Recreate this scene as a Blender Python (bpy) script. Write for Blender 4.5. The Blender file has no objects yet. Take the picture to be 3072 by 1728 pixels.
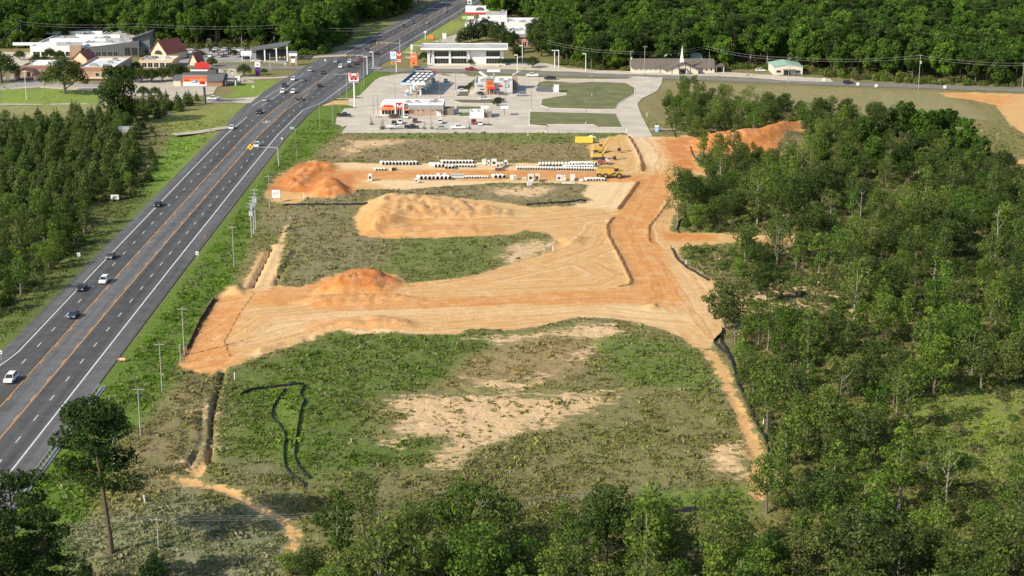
import bpy, math, random
import numpy as np
from mathutils import Vector, Matrix
R = math.radians
random.seed(7); rng = np.random.default_rng(7)
SC = bpy.context.scene; COL = SC.collection
# ------------------------------------------------------------------ camera, world, sun, exposure
FPX, HOR, CH = 4950.0, -500.0, 112.3
PITCH = math.atan((864-HOR)/FPX)
cam = bpy.data.cameras.new('camera'); cam.lens = FPX/3072*36; cam.sensor_width = 36
cam.clip_start = 1; cam.clip_end = 12000
camo = bpy.data.objects.new('camera', cam); COL.objects.link(camo)
camo.location = (0, 0, CH); camo.rotation_euler = (math.pi/2-PITCH, 0, 0); SC.camera = camo
SUN_AZ, SUN_EL = 33.0, 34.0        # light travels towards azimuth 33 deg (from +X to +Y)
w = bpy.data.worlds.new('World'); SC.world = w; w.use_nodes = True
nt = w.node_tree; nt.nodes.clear()
sky = nt.nodes.new('ShaderNodeTexSky'); sky.sky_type = 'NISHITA'; sky.sun_disc = False
sky.sun_elevation = R(SUN_EL)
_sx, _sy = -math.cos(R(SUN_AZ)), -math.sin(R(SUN_AZ))
sky.sun_rotation = math.atan2(_sx, _sy)
sky.air_density = 1.0; sky.dust_density = 1.0; sky.ozone_density = 1.0
bg = nt.nodes.new('ShaderNodeBackground'); bg.inputs[1].default_value = 0.145
wo = nt.nodes.new('ShaderNodeOutputWorld')
nt.links.new(sky.outputs[0], bg.inputs[0]); nt.links.new(bg.outputs[0], wo.inputs[0])
sl = bpy.data.lights.new('sun', 'SUN'); sl.energy = 4.6; sl.angle = R(0.5); sl.color = (1.0, 0.91, 0.75)
so = bpy.data.objects.new('sun', sl); COL.objects.link(so)
_d = Vector((math.cos(R(SUN_AZ))*math.cos(R(SUN_EL)), math.sin(R(SUN_AZ))*math.cos(R(SUN_EL)), -math.sin(R(SUN_EL))))
so.rotation_euler = _d.to_track_quat('-Z', 'Y').to_euler()
SC.view_settings.view_transform = 'Standard'; SC.view_settings.look = 'None'
SC.view_settings.exposure = 0.5; SC.view_settings.gamma = 1; SC.view_settings.use_curve_mapping = False
SC.render.engine = 'CYCLES'

# ------------------------------------------------------------------ helpers
CP, SP = math.cos(PITCH), math.sin(PITCH)
def P(x, y, z=0.0):
    """ground point (at height z) that the survey picture shows at (x, y)"""
    u = (x-1536)/FPX; v = (864-y)/FPX
    dy = CP+v*SP; dz = -SP+v*CP
    t = (z-CH)/dz
    return (u*t, dy*t, z)
def PD(x, y, z=0.0): return P(x*1.19255, y*1.19255, z)
def mpp(Y, z=0): return FPX/(Y*CP+(CH-z)*SP)          # px per metre at distance Y
def col(c): return (c[0], c[1], c[2], 1.0)

MATS = {}
def mat(name, c, rough=0.8, var=0.0, scale=1.0, metal=0.0, bump=0.0, spec=0.3, c2=None, emit=None):
    if name in MATS: return MATS[name]
    m = bpy.data.materials.new(name); m.use_nodes = True; n = m.node_tree; b = n.nodes['Principled BSDF']
    b.inputs['Base Color'].default_value = col(c); b.inputs['Roughness'].default_value = rough
    b.inputs['Metallic'].default_value = metal; b.inputs['Specular IOR Level'].default_value = spec
    if var > 0 or c2:
        tc = n.nodes.new('ShaderNodeNewGeometry'); nz = n.nodes.new('ShaderNodeTexNoise')
        nz.inputs['Scale'].default_value = scale; nz.inputs['Detail'].default_value = 5
        n.links.new(tc.outputs['Position'], nz.inputs['Vector'])
        rp = n.nodes.new('ShaderNodeValToRGB'); rp.color_ramp.elements[0].position = 0.3; rp.color_ramp.elements[1].position = 0.7
        lo = c2 if c2 else [k*(1-var) for k in c]; hi = c if c2 else [min(1, k*(1+var)) for k in c]
        rp.color_ramp.elements[0].color = col(lo); rp.color_ramp.elements[1].color = col(hi)
        n.links.new(nz.outputs[0], rp.inputs[0]); n.links.new(rp.outputs[0], b.inputs['Base Color'])
        if bump > 0:
            bp = n.nodes.new('ShaderNodeBump'); bp.inputs['Strength'].default_value = bump; bp.inputs['Distance'].default_value = 0.3
            n.links.new(nz.outputs[0], bp.inputs['Height']); n.links.new(bp.outputs[0], b.inputs['Normal'])
    MATS[name] = m; return m

class MB:
    def __init__(s): s.v = []; s.f = []; s.mi = []; s.mats = []; s.cur = 0
    def m(s, mt):
        if mt not in s.mats: s.mats.append(mt)
        s.cur = s.mats.index(mt); return s
    def add(s, vs, fs):
        o = len(s.v); s.v += [tuple(v) for v in vs]
        for f in fs: s.f.append([i+o for i in f]); s.mi.append(s.cur)
        return s
    def box(s, x0, x1, y0, y1, z0, z1, rot=0, piv=None):
        vs = [(x, y, z) for z in (z0, z1) for y in (y0, y1) for x in (x0, x1)]
        if rot:
            cx, cy = piv or ((x0+x1)/2, (y0+y1)/2); c, sn = math.cos(rot), math.sin(rot)
            vs = [(cx+(x-cx)*c-(y-cy)*sn, cy+(x-cx)*sn+(y-cy)*c, z) for x, y, z in vs]
        return s.add(vs, [(0, 2, 3, 1), (4, 5, 7, 6), (0, 1, 5, 4), (2, 6, 7, 3), (0, 4, 6, 2), (1, 3, 7, 5)])
    def prism(s, poly, z0, z1):          # plan polygon (ccw) extruded up
        n = len(poly); vs = [(p[0], p[1], z0) for p in poly]+[(p[0], p[1], z1) for p in poly]
        return s.add(vs, [list(range(n))[::-1], list(range(n, 2*n))]+[(i, (i+1) % n, (i+1) % n+n, i+n) for i in range(n)])
    def prof(s, poly, x0, x1):           # (y,z) profile extruded along x
        n = len(poly); vs = [(x0, p[0], p[1]) for p in poly]+[(x1, p[0], p[1]) for p in poly]
        return s.add(vs, [list(range(n)), list(range(n, 2*n))[::-1]]+[(i, i+n, (i+1) % n+n, (i+1) % n) for i in range(n)])
    def profy(s, poly, y0, y1):          # (x,z) profile extruded along y
        n = len(poly); vs = [(p[0], y0, p[1]) for p in poly]+[(p[0], y1, p[1]) for p in poly]
        return s.add(vs, [list(range(n)), list(range(n, 2*n))[::-1]]+[(i, i+n, (i+1) % n+n, (i+1) % n) for i in range(n)])
    def tube(s, pts, rs, n=7, cap=True):
        pts = [Vector(p) for p in pts]
        if not isinstance(rs, (list, tuple)): rs = [rs]*len(pts)
        vs = []; L = len(pts)
        for i, p in enumerate(pts):
            d = (pts[min(i+1, L-1)]-pts[max(i-1, 0)]).normalized()
            a = d.orthogonal().normalized() if abs(d.z) < .9 else Vector((1, 0, 0)); b = d.cross(a).normalized(); a = b.cross(d)
            for k in range(n):
                t = 2*math.pi*k/n; vs.append(p+(a*math.cos(t)+b*math.sin(t))*rs[i])
        fs = [(i*n+k, i*n+(k+1) % n, (i+1)*n+(k+1) % n, (i+1)*n+k) for i in range(L-1) for k in range(n)]
        if cap: fs += [list(range(n))[::-1], list(range((L-1)*n, L*n))]
        return s.add(vs, fs)
    def pipe(s, L, r, t, n=14, zc=None):  # hollow, axis along y, resting on ground
        zc = r if zc is None else zc; vs = []
        for y in (0, L):
            for rr in (r, r-t):
                for k in range(n):
                    a = 2*math.pi*k/n; vs.append((rr*math.cos(a), y, zc+rr*math.sin(a)))
        fs = []
        for k in range(n):
            j = (k+1) % n
            fs += [(k, j, 2*n+j, 2*n+k), (n+j, n+k, 3*n+k, 3*n+j), (k, n+k, n+j, j), (2*n+k, 2*n+j, 3*n+j, 3*n+k)]
        return s.add(vs, fs)
    def cyl(s, c, r, h, n=12, axis='z'):
        p = Vector(c); d = {'z': Vector((0, 0, h)), 'x': Vector((h, 0, 0)), 'y': Vector((0, h, 0))}[axis]
        return s.tube([p, p+d], r, n)
    def mesh(s, name):
        me = bpy.data.meshes.new(name); me.from_pydata(s.v, [], s.f)
        for k in s.mats: me.materials.append(k)
        if len(s.mats) > 1: me.polygons.foreach_set('material_index', s.mi)
        me.update(); return me
    def build(s, name, mt=None, parent=None, label=None, smooth=False):
        me = s.mesh(name)
        if mt is not None:
            me.materials.clear(); me.materials.append(mt)
        if smooth: me.polygons.foreach_set('use_smooth', [True]*len(me.polygons))
        o = bpy.data.objects.new(name, me); COL.objects.link(o); o.parent = parent
        if label: o['label'] = label
        return o
def thing(name, label, cat, loc=(0, 0, 0), rz=0, group=None):
    o = bpy.data.objects.new(name, None); COL.objects.link(o); o.empty_display_size = .5
    o.location = loc; o.rotation_euler = (0, 0, rz); o['label'] = label; o['category'] = cat
    if group: o['group'] = group
    return o
def tag(o, label, cat, group=None, kind=None):
    if label: o['label'] = label
    if cat: o['category'] = cat
    if group: o['group'] = group
    if kind: o['kind'] = kind
    return o
def kids(o): return KID.get(o.name, None) or [c for c in bpy.data.objects if c.parent == o]
KID = {}
def dup(root, loc, rz=0, label=None, group=None, scale=None):
    if root.name not in KID:
        KID[root.name] = [c for c in bpy.data.objects if c.parent == root]
        for c in KID[root.name]: KID[c.name] = [g for g in bpy.data.objects if g.parent == c]
    r = root.copy(); COL.objects.link(r); r.location = loc; r.rotation_euler = (0, 0, rz)
    if scale: r.scale = (scale if isinstance(scale, tuple) else (scale,)*3)
    if label: r['label'] = label
    if group: r['group'] = group
    for c0 in KID[root.name]:
        c = c0.copy(); COL.objects.link(c); c.parent = r
        for g0 in KID.get(c0.name, []):
            g = g0.copy(); COL.objects.link(g); g.parent = c
    return r
def text_mb(mb, s, size, cx, y, cz, mt, depth=.03):
    """lettering facing -y centred on (cx, cz)"""
    cu = bpy.data.curves.new('t', 'FONT'); cu.body = s; cu.size = size; cu.align_x = 'CENTER'; cu.align_y = 'CENTER'; cu.extrude = depth; cu.resolution_u = 2
    ob = bpy.data.objects.new('t', cu); COL.objects.link(ob)
    bpy.context.view_layer.update()
    me = bpy.data.meshes.new_from_object(ob.evaluated_get(bpy.context.evaluated_depsgraph_get()))
    mb.m(mt).add([(cx+v.co.x, y-v.co.z, cz+v.co.y) for v in me.vertices], [list(p.vertices) for p in me.polygons])
    bpy.data.objects.remove(ob); bpy.data.curves.remove(cu); bpy.data.meshes.remove(me)

# ------------------------------------------------------------------ noise and distance fields
def vnoise(X, Y, sc, seed):
    r = np.random.default_rng(seed).random((256, 256))
    x = X/sc+1000.37; y = Y/sc+1000.71
    xi = np.floor(x).astype(int); yi = np.floor(y).astype(int); fx = x-xi; fy = y-yi
    fx = fx*fx*(3-2*fx); fy = fy*fy*(3-2*fy)
    a = r[yi % 256, xi % 256]; b = r[yi % 256, (xi+1) % 256]; c = r[(yi+1) % 256, xi % 256]; d = r[(yi+1) % 256, (xi+1) % 256]
    return (a*(1-fx)+b*fx)*(1-fy)+(c*(1-fx)+d*fx)*fy
def fbm(X, Y, sc, seed, o=3): return sum(vnoise(X, Y, sc/2**i, seed+i)*.5**(i+1) for i in range(o))/(1-.5**o)
def segd(X, Y, pts, closed):
    best = np.full(X.shape, 1e9); n = len(pts)
    for i in range(n if closed else n-1):
        ax, ay = pts[i][:2]; bx, by = pts[(i+1) % n][:2]; dx, dy = bx-ax, by-ay; l = dx*dx+dy*dy+1e-9
        t = np.clip(((X-ax)*dx+(Y-ay)*dy)/l, 0, 1)
        best = np.minimum(best, (X-ax-t*dx)**2+(Y-ay-t*dy)**2)
    return np.sqrt(best)
def inside(X, Y, pts):
    c = np.zeros(X.shape, bool); n = len(pts)
    for i in range(n):
        ax, ay = pts[i][:2]; bx, by = pts[(i+1) % n][:2]
        if ay == by: continue
        k = ((ay > Y) != (by > Y)) & (X < (bx-ax)*(Y-ay)/(by-ay)+ax); c ^= k
    return c
def sdf(X, Y, pts, pad=30):
    out = np.full(X.shape, -float(pad))
    xs = [p[0] for p in pts]; ys = [p[1] for p in pts]
    k = (X > min(xs)-pad) & (X < max(xs)+pad) & (Y > min(ys)-pad) & (Y < max(ys)+pad)
    if not k.any(): return out
    x, y = X[k], Y[k]; d = segd(x, y, pts, True); out[k] = np.where(inside(x, y, pts), d, -d); return np.maximum(out, -pad)
def sdl(X, Y, pts, wd, pad=20):
    out = np.full(X.shape, -float(pad))
    xs = [p[0] for p in pts]; ys = [p[1] for p in pts]
    k = (X > min(xs)-pad) & (X < max(xs)+pad) & (Y > min(ys)-pad) & (Y < max(ys)+pad)
    if not k.any(): return out
    out[k] = wd-segd(X[k], Y[k], pts, False); return np.maximum(out, -pad)
def N_(l): return [P(a, b) for a, b in l]
def D_(l): return [PD(a, b) for a, b in l]
def sst(x, a, b):
    t = np.clip((x-a)/(b-a), 0, 1); return t*t*(3-2*t)
# ------------------------------------------------------------------ layout outlines
CL = [(-101, 150), (-101, 300), (-101, 430), (-100.5, 560), (-100, 630), (-97.5, 690), (-90.5, 763), (-83, 835), (-69.5, 926), (-57.6, 1004), (-41, 1124), (-34, 1165), (0, 1400), (32, 1620)]
def cx(Y): return np.interp(Y, [p[1] for p in CL], [p[0] for p in CL])
LOT = N_([(1025, 398), (1042, 376), (1031, 379), (1007, 370), (1009, 355), (1034, 325), (1067, 325), (1074, 321), (1045, 314), (1046, 297), (1079, 286), (1126, 240), (1141, 231), (1207, 221), (1391, 221), (1409, 230), (1435, 231), (1579, 228), (1617, 231), (1677, 236), (1826, 237), (1885, 236), (1900, 229), (1988, 232), (1985, 250), (1972, 272), (1925, 296), (1912, 312), (1924, 345), (1945, 385), (1958, 410), (1900, 412), (1877, 398)])
ISL_A = N_([(1611, 345), (1640, 300), (1704, 280), (1700, 262), (1706, 252), (1715, 249), (1780, 245), (1880, 250), (1906, 264), (1905, 283), (1884, 295), (1857, 310), (1846, 328), (1800, 329), (1646, 325), (1621, 316), (1624, 300)])
ISL_A = N_([(1621, 316), (1646, 325), (1800, 329), (1846, 328), (1857, 310), (1884, 295), (1905, 283), (1906, 264), (1880, 250), (1780, 246), (1715, 249), (1640, 243), (1612, 247), (1610, 258), (1656, 262), (1660, 277), (1697, 280), (1695, 287), (1633, 298), (1624, 300)])
ISL_B = N_([(1585, 375), (1641, 380), (1635, 374), (1783, 374), (1800, 382), (1870, 383), (1850, 342), (1641, 337), (1588, 336)])
ISL_C = N_([(1366, 329), (1445, 329), (1445, 321), (1366, 320)])
ISL_D = N_([(1355, 302), (1380, 309), (1480, 311), (1522, 309), (1525, 305), (1490, 302), (1380, 300)])
ISL_E = N_([(1376, 350), (1409, 350), (1409, 338), (1376, 339)])
ISL_F = N_([(1310, 226), (1345, 229), (1354, 226), (1330, 222)])
ISL_G = N_([(1390, 376), (1478, 380), (1480, 373), (1462, 369)])
BARE = [D_([(660, 490), (690, 445), (745, 408), (790, 400), (830, 410), (870, 409), (1000, 410), (1300, 410), (1440, 408), (1500, 400), (1470, 370), (1495, 355), (1560, 338), (1600, 340), (1640, 343), (1700, 345), (1745, 335), (1870, 330), (1900, 315), (1960, 305), (2010, 299), (2025, 330), (1975, 340), (1950, 383), (1840, 387), (1760, 385), (1745, 400), (1762, 425), (1815, 435), (1815, 452), (1760, 440), (1735, 455), (1715, 490), (1700, 530), (1680, 582), (1800, 588), (1990, 598), (2000, 620), (1850, 612), (1700, 622), (1722, 665), (1790, 705), (1815, 760), (1822, 800), (1815, 840), (1795, 860), (1780, 880), (1740, 870), (1700, 842), (1620, 815), (1530, 800), (1440, 800), (1380, 815), (1290, 832), (1180, 825), (1150, 843), (990, 838), (830, 840), (760, 860), (650, 893), (560, 930), (530, 942), (480, 928), (450, 915), (475, 865), (500, 820), (540, 745), (575, 715), (600, 725), (640, 735), (700, 718), (760, 722), (840, 690), (900, 678), (990, 690), (1020, 712), (1100, 705), (1200, 692), (1270, 668), (1330, 648), (1385, 632), (1400, 608), (1370, 586), (1320, 580), (1290, 590), (1200, 595), (1060, 598), (980, 600), (905, 592), (890, 545), (920, 505), (960, 490), (1060, 490), (1150, 497), (1260, 508), (1330, 522), (1450, 518), (1490, 505), (1460, 490), (1480, 466), (1440, 460), (1250, 460), (1130, 468), (1010, 478), (900, 475), (880, 492), (830, 499), (770, 497), (740, 510), (700, 505)]),
        D_([(2365, 232), (2576, 236), (2680, 240), (2680, 360), (2576, 335), (2540, 312), (2500, 262), (2440, 250), (2380, 243)]),
        D_([(2500, 410), (2600, 395), (2600, 425), (2510, 425)]),
        D_([(728, 545), (700, 605), (645, 640), (618, 700), (612, 722), (640, 735), (694, 722), (705, 640), (718, 585)]),
        D_([(1780, 880), (1760, 872), (1800, 930), (1830, 1000), (1860, 1080), (1885, 1150), (1885, 1230), (1910, 1265), (1935, 1235), (1925, 1150), (1890, 1070), (1855, 1000), (1830, 930), (1800, 885)]),
        D_([(425, 1197), (480, 1205), (530, 1222), (582, 1232), (640, 1268), (700, 1292), (742, 1325), (756, 1365), (735, 1395), (705, 1392), (728, 1360), (718, 1330), (680, 1305), (625, 1278), (575, 1247), (520, 1232), (460, 1225)]),
        D_([(480, 1200), (500, 1165), (520, 1125), (538, 1120), (528, 1150), (505, 1205)]),
        N_([(1150, 297), (935, 303), (930, 318), (1000, 313), (1060, 315)])]
PATCH = [D_([(950, 1005), (1010, 985), (1130, 988), (1250, 975), (1380, 988), (1460, 985), (1560, 985), (1580, 1000), (1480, 1035), (1450, 1060), (1380, 1082), (1290, 1092), (1230, 1115), (1190, 1150), (1150, 1178), (1085, 1168), (1140, 1130), (1120, 1100), (1030, 1095), (1010, 1118), (915, 1122), (950, 1090), (1000, 1068), (1040, 1045), (1010, 1035), (960, 1025)]),
         D_([(1250, 625), (1400, 600), (1450, 620), (1330, 660), (1260, 668)]),
         D_([(870, 352), (1040, 350), (1000, 372), (900, 375), (880, 395), (850, 395), (880, 365)]),
         D_([(1300, 960), (1400, 905), (1480, 860), (1530, 850), (1450, 930), (1300, 985), (1150, 980), (1180, 950)]),
         D_([(1240, 470), (1400, 468), (1380, 500), (1300, 500), (1230, 485)]),
         D_([(480, 1180), (520, 1060), (510, 1020), (525, 1020), (530, 1070), (515, 1130)]),
         D_([(1785, 1120), (1850, 1110), (1880, 1180), (1880, 1230), (1820, 1190)]),
         D_([(1830, 1180), (1960, 1140), (1975, 1200), (1940, 1240)]),
         D_([(1180, 850), (1300, 838), (1420, 825), (1500, 812), (1580, 835), (1520, 850), (1380, 850), (1250, 870)]),
         D_([(2200, 480), (2420, 440), (2520, 470), (2380, 520)]), D_([(1860, 700), (2050, 690), (2160, 740), (2000, 800), (1880, 800)]),
         N_([(2180, 600), (2450, 580), (2420, 650), (2250, 660)]), N_([(2350, 700), (2600, 690), (2560, 760), (2300, 770)]),
         N_([(2560, 930), (2700, 920), (2720, 960), (2560, 970)])]
ORANGE = [(D_([(660, 475), (750, 400), (830, 405), (855, 428), (910, 440), (890, 492), (820, 500), (760, 485), (690, 475)]), 1.0, 3),
          (D_([(850, 430), (1200, 427), (1500, 432), (1600, 442), (1680, 438), (1700, 450), (1600, 457), (1450, 451), (1150, 446), (900, 450)]), .8, 1),
          (D_([(1600, 440), (1695, 438), (1705, 470), (1650, 540), (1635, 580), (1665, 625), (1695, 690), (1722, 765), (1600, 740), (1590, 690), (1548, 610), (1530, 570), (1565, 520), (1605, 460)]), .75, 1.3),
          (D_([(620, 740), (780, 705), (900, 675), (1000, 685), (1025, 715), (985, 740), (1100, 752), (1580, 722), (1722, 742), (1722, 768), (1500, 763), (1100, 772), (850, 780), (740, 768), (640, 765)]), .72, 1.2),
          (D_([(455, 900), (540, 745), (615, 738), (605, 800), (560, 850), (600, 905), (530, 942), (445, 918)]), .8, 2.5),
          (D_([(1650, 352), (1705, 345), (1870, 328), (2015, 296), (2020, 390), (1760, 388), (1770, 430), (1690, 430)]), .95, 4),
          (D_([(790, 740), (830, 700), (920, 672), (990, 688), (1025, 716), (960, 735)]), 1.0, 2),
          (D_([(765, 480), (800, 450), (850, 447), (890, 478), (890, 495), (800, 500)]), 1.15, 2),
          (D_([(1655, 580), (1800, 590), (1800, 606), (1680, 608)]), .9, 1.5),
          (D_([(2365, 232), (2560, 240), (2520, 275), (2440, 255)]), .6, 4),
          (D_([(890, 590), (900, 545), (980, 560), (1300, 575), (1280, 595), (980, 600)]), .45, 3), (D_([(893, 560), (930, 508), (1330, 530), (1180, 568), (960, 592)]), .28, 3),
          (D_([(1000, 800), (800, 800), (740, 830), (900, 828), (1050, 828)]), .5, 2)]
PALE = [(D_([(830, 405), (1500, 410), (1500, 428), (850, 424)]), .9, 2), (D_([(900, 452), (1600, 458), (1550, 525), (1440, 520), (1480, 466), (1130, 468), (1000, 478)]), 1.0, 2),
        (D_([(690, 800), (900, 772), (1200, 775), (1600, 768), (1780, 800), (1700, 830), (1400, 790), (1000, 800), (640, 860)]), .55, 5), (D_([(1580, 335), (1660, 345), (1690, 400), (1650, 430), (1600, 400)]), .9, 3),
        (D_([(1700, 620), (1815, 760), (1822, 800), (1780, 880), (1745, 800), (1700, 690)]), .35, 5), (D_([(730, 545), (610, 722), (694, 722), (720, 585)]), .5, 2),
        (D_([(630, 895), (760, 858), (900, 830), (1050, 830), (1050, 845), (830, 842), (700, 880)]), .5, 2), (D_([(700, 722), (780, 715), (760, 745), (700, 742)]), .8, 2),
        (D_([(930, 500), (1330, 522), (1330, 545), (1100, 545), (940, 540)]), .35, 4)]
CUT_SHADE = [(D_([(1607, 458), (1585, 490), (1558, 526)]), 1.1), (D_([(1546, 545), (1530, 565), (1532, 590), (1550, 625), (1572, 665), (1590, 705), (1588, 716), (1560, 722)]), .75),  # road cut lines whose shade is painted into the soil colour
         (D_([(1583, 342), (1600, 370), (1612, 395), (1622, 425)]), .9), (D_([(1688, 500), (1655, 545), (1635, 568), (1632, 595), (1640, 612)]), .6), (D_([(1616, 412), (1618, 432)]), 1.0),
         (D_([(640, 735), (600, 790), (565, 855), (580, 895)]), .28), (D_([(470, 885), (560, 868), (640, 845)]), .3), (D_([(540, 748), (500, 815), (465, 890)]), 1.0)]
TRENCH = [(D_([(683, 618), (665, 655), (648, 690), (632, 722)]), .35, 1.25), (D_([(745, 626), (725, 655), (705, 690), (692, 716)]), .3, 1.1), (D_([(562, 930), (548, 985), (535, 1040), (532, 1085), (530, 1120), (528, 1168)]), .3, 1.3),
          (D_([(512, 1020), (505, 1060), (512, 1100), (490, 1145), (475, 1175)]), .2, .8), (D_([(645, 985-370), (640, 620)]), .3, .4), (D_([(1150, 970), (1200, 990)]), .3, .6)]
TRACKS = [D_([(500, 900), (560, 850), (640, 800), (850, 780), (1100, 772), (1500, 748), (1660, 752)]), D_([(1660, 752), (1640, 690), (1600, 620), (1580, 570), (1620, 500), (1650, 440), (1660, 390), (1625, 345)]), D_([(800, 438), (1200, 434), (1500, 440), (1700, 445)]), D_([(1100, 712), (1250, 685), (1400, 652), (1500, 620), (1530, 570)]), D_([(1000, 578), (1200, 566), (1400, 552), (1560, 530)]), D_([(1790, 850), (1740, 780), (1690, 700), (1650, 640)]), D_([(650, 865), (850, 815), (1100, 812), (1450, 785), (1720, 810)]), D_([(1750, 420), (1690, 380), (1650, 350)]), D_([(1500, 660), (1560, 690), (1500, 715), (1200, 730), (1040, 735)])]
MOUND = [  # outline, height, edge width of the slope
    (D_([(770, 492), (800, 455), (845, 447), (885, 475), (888, 495), (820, 501)]), 3.2, 6), (D_([(700, 462), (720, 440), (760, 415), (800, 405), (860, 412), (850, 425), (800, 440), (760, 470)]), 1.5, 4),
    (D_([(893, 560), (905, 525), (930, 505), (960, 498), (1060, 500), (1200, 512), (1330, 530), (1300, 552), (1180, 560), (1050, 568), (960, 590), (910, 592)]), 3.7, 9),
    (D_([(1000, 570), (1200, 565), (1300, 575), (1200, 592), (1000, 597), (960, 590)]), .9, 4),
    (D_([(785, 738), (830, 705), (890, 690), (950, 690), (1000, 700), (1028, 718), (960, 736), (860, 745)]), 4.2, 8), (D_([(720, 762), (800, 742), (1000, 738), (1080, 752), (960, 765), (820, 772)]), 1.0, 4),
    (D_([(740, 835), (820, 803), (950, 790), (1050, 806), (1050, 830), (900, 828)]), .9, 4),
    (D_([(560, 735), (585, 715), (615, 722), (620, 740)]), 1.2, 2), (D_([(1400, 600), (1440, 590), (1480, 600), (1470, 615), (1420, 620)]), 1.0, 3),
    (D_([(1610, 770), (1650, 764), (1665, 776), (1630, 782)]), .7, 1.5),
    (D_([(1725, 378), (1740, 350), (1790, 340), (1870, 338), (1900, 325), (1960, 312), (2012, 306), (2015, 340), (1960, 370), (1840, 385)]), 4.2, 12),
    (D_([(640, 895), (720, 868), (800, 850), (900, 838), (1040, 838), (1040, 832), (860, 828), (740, 850), (640, 880)]), .8, 1.5)]
GREENS = [  # (outline, feather m, weight, colour)
    (D_([(0, 1245), (150, 1080), (240, 960), (330, 850), (430, 720), (500, 630), (600, 500), (690, 390), (740, 310), (800, 265), (870, 200), (985, 165), (985, 185), (900, 262), (860, 300), (850, 345), (790, 390), (730, 412), (680, 450), (650, 500), (630, 600), (590, 700), (540, 745), (480, 860), (455, 920), (430, 960), (400, 1000), (350, 1100), (290, 1180), (230, 1260), (180, 1449), (0, 1449)]), 3, 1.0, (.068, .118, .018)),
    (D_([(0, 905), (240, 690), (530, 342), (620, 262), (570, 262), (520, 285), (440, 330), (370, 430), (320, 510), (225, 590), (120, 700), (0, 800)]), 3, 1.0, (.10, .17, .028)),
    (D_([(0, 222), (240, 222), (252, 262), (0, 265)]), 4, 1.0, (.13, .19, .04)),
    (D_([(0, 265), (260, 262), (300, 290), (0, 290)]), 4, .8, (.17, .18, .08)),
    (D_([(560, 205), (690, 203), (670, 240), (560, 245), (600, 225)]), 3, 1, (.12, .18, .035)),
    (D_([(560, 262), (620, 262), (530, 342), (470, 340), (380, 300)]), 5, .9, (.15, .17, .05)),
    (D_([(560, 940), (830, 842), (1290, 835), (1350, 850), (1150, 950), (950, 1000), (930, 1100), (1110, 1110), (1080, 1180), (900, 1200), (700, 1230), (550, 1150)]), 7, .9, (.062, .10, .02)),
    (D_([(680, 980), (770, 970), (770, 1180), (700, 1180)]), 3, .9, (.085, .14, .022)),
    (D_([(1400, 815), (1740, 870), (1800, 930), (1800, 1000), (1560, 960), (1480, 880)]), 6, .9, (.08, .118, .028)),
    (D_([(1480, 1000), (1830, 1000), (1870, 1120), (1880, 1240), (1700, 1180), (1300, 1160), (1250, 1120)]), 8, .7, (.12, .12, .05)),
    (D_([(950, 1180), (1300, 1140), (1700, 1200), (1880, 1240), (1850, 1300), (1500, 1300), (900, 1300)]), 7, .7, (.12, .115, .055)),
    (D_([(1600, 1230), (1880, 1225), (1900, 1300), (1600, 1300)]), 5, .9, (.08, .13, .025)),
    (D_([(1150, 900), (1300, 850), (1500, 820), (1500, 900), (1300, 960), (1150, 970)]), 6, .75, (.20, .155, .085)),
    (D_([(1000, 600), (1150, 590), (1250, 605), (1260, 650), (1180, 700), (1030, 705), (930, 650)]), 6, .8, (.085, .115, .032)),
    (D_([(650, 520), (880, 500), (890, 590), (1000, 610), (930, 700), (740, 715), (720, 600)]), 6, .75, (.15, .135, .085)),
    (D_([(720, 465), (1480, 462), (1470, 520), (1300, 520), (940, 490), (720, 515)]), 4, .85, (.15, .13, .08)),
    (D_([(860, 335), (1440, 335), (1500, 360), (1500, 402), (1200, 406), (830, 402), (790, 380)]), 5, .9, (.165, .135, .08)),
    (D_([(900, 335), (1570, 333), (1560, 345), (1440, 365), (900, 345)]), 3, .8, (.10, .125, .04)),
    (D_([(1660, 205), (2380, 232), (2480, 300), (2100, 295), (1900, 260), (1700, 250)]), 6, 1.0, (.165, .155, .08)),
    (D_([(1605, 262), (1680, 230), (1690, 300), (1680, 340), (1645, 335)]), 4, .9, (.14, .13, .065)),
    (D_([(160, 1330), (430, 1245), (700, 1290), (760, 1400), (700, 1449), (160, 1449)]), 6, .85, (.135, .145, .095)),
    (D_([(280, 1120), (480, 950), (560, 950), (540, 1180), (420, 1220), (330, 1220)]), 4, .8, (.125, .11, .06)),
    (D_([(560, 1150), (700, 1150), (760, 1240), (640, 1230), (560, 1210)]), 4, .8, (.13, .125, .07)),
    (D_([(0, 300), (380, 300), (380, 500), (250, 900), (0, 900)]), 8, .85, (.06, .075, .025)),
    (D_([(860, 60), (985, 60), (1000, 130), (850, 140), (880, 100)]), 4, 1, (.12, .15, .04)),
    (D_([(985, 130), (1130, 50), (1180, 60), (1080, 110), (1030, 135)]), 4, 1, (.15, .19, .05)),
    (D_([(2080, 960), (2576, 1000), (2576, 1449), (2050, 1449), (1960, 1300), (1920, 1150)]), 14, .7, (.10, .115, .03)),
    (D_([(2250, 1000), (2576, 980), (2576, 1230), (2350, 1150)]), 8, .9, (.12, .155, .035)),
    (D_([(800, 1240), (1900, 1290), (2000, 1449), (2000, 1800), (700, 1800)]), 8, .8, (.075, .085, .028)),
    (D_([(1700, 620), (1850, 620), (1960, 740), (1830, 740), (1760, 690)]), 4, .7, (.11, .105, .05)),
    (D_([(1850, 440), (2576, 430), (2576, 640), (2000, 640), (1800, 560)]), 10, .7, (.14, .13, .065)),
    (D_([(1850, 870), (2100, 820), (2200, 760), (1900, 720)]), 6, .6, (.14, .12, .07))]
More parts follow.
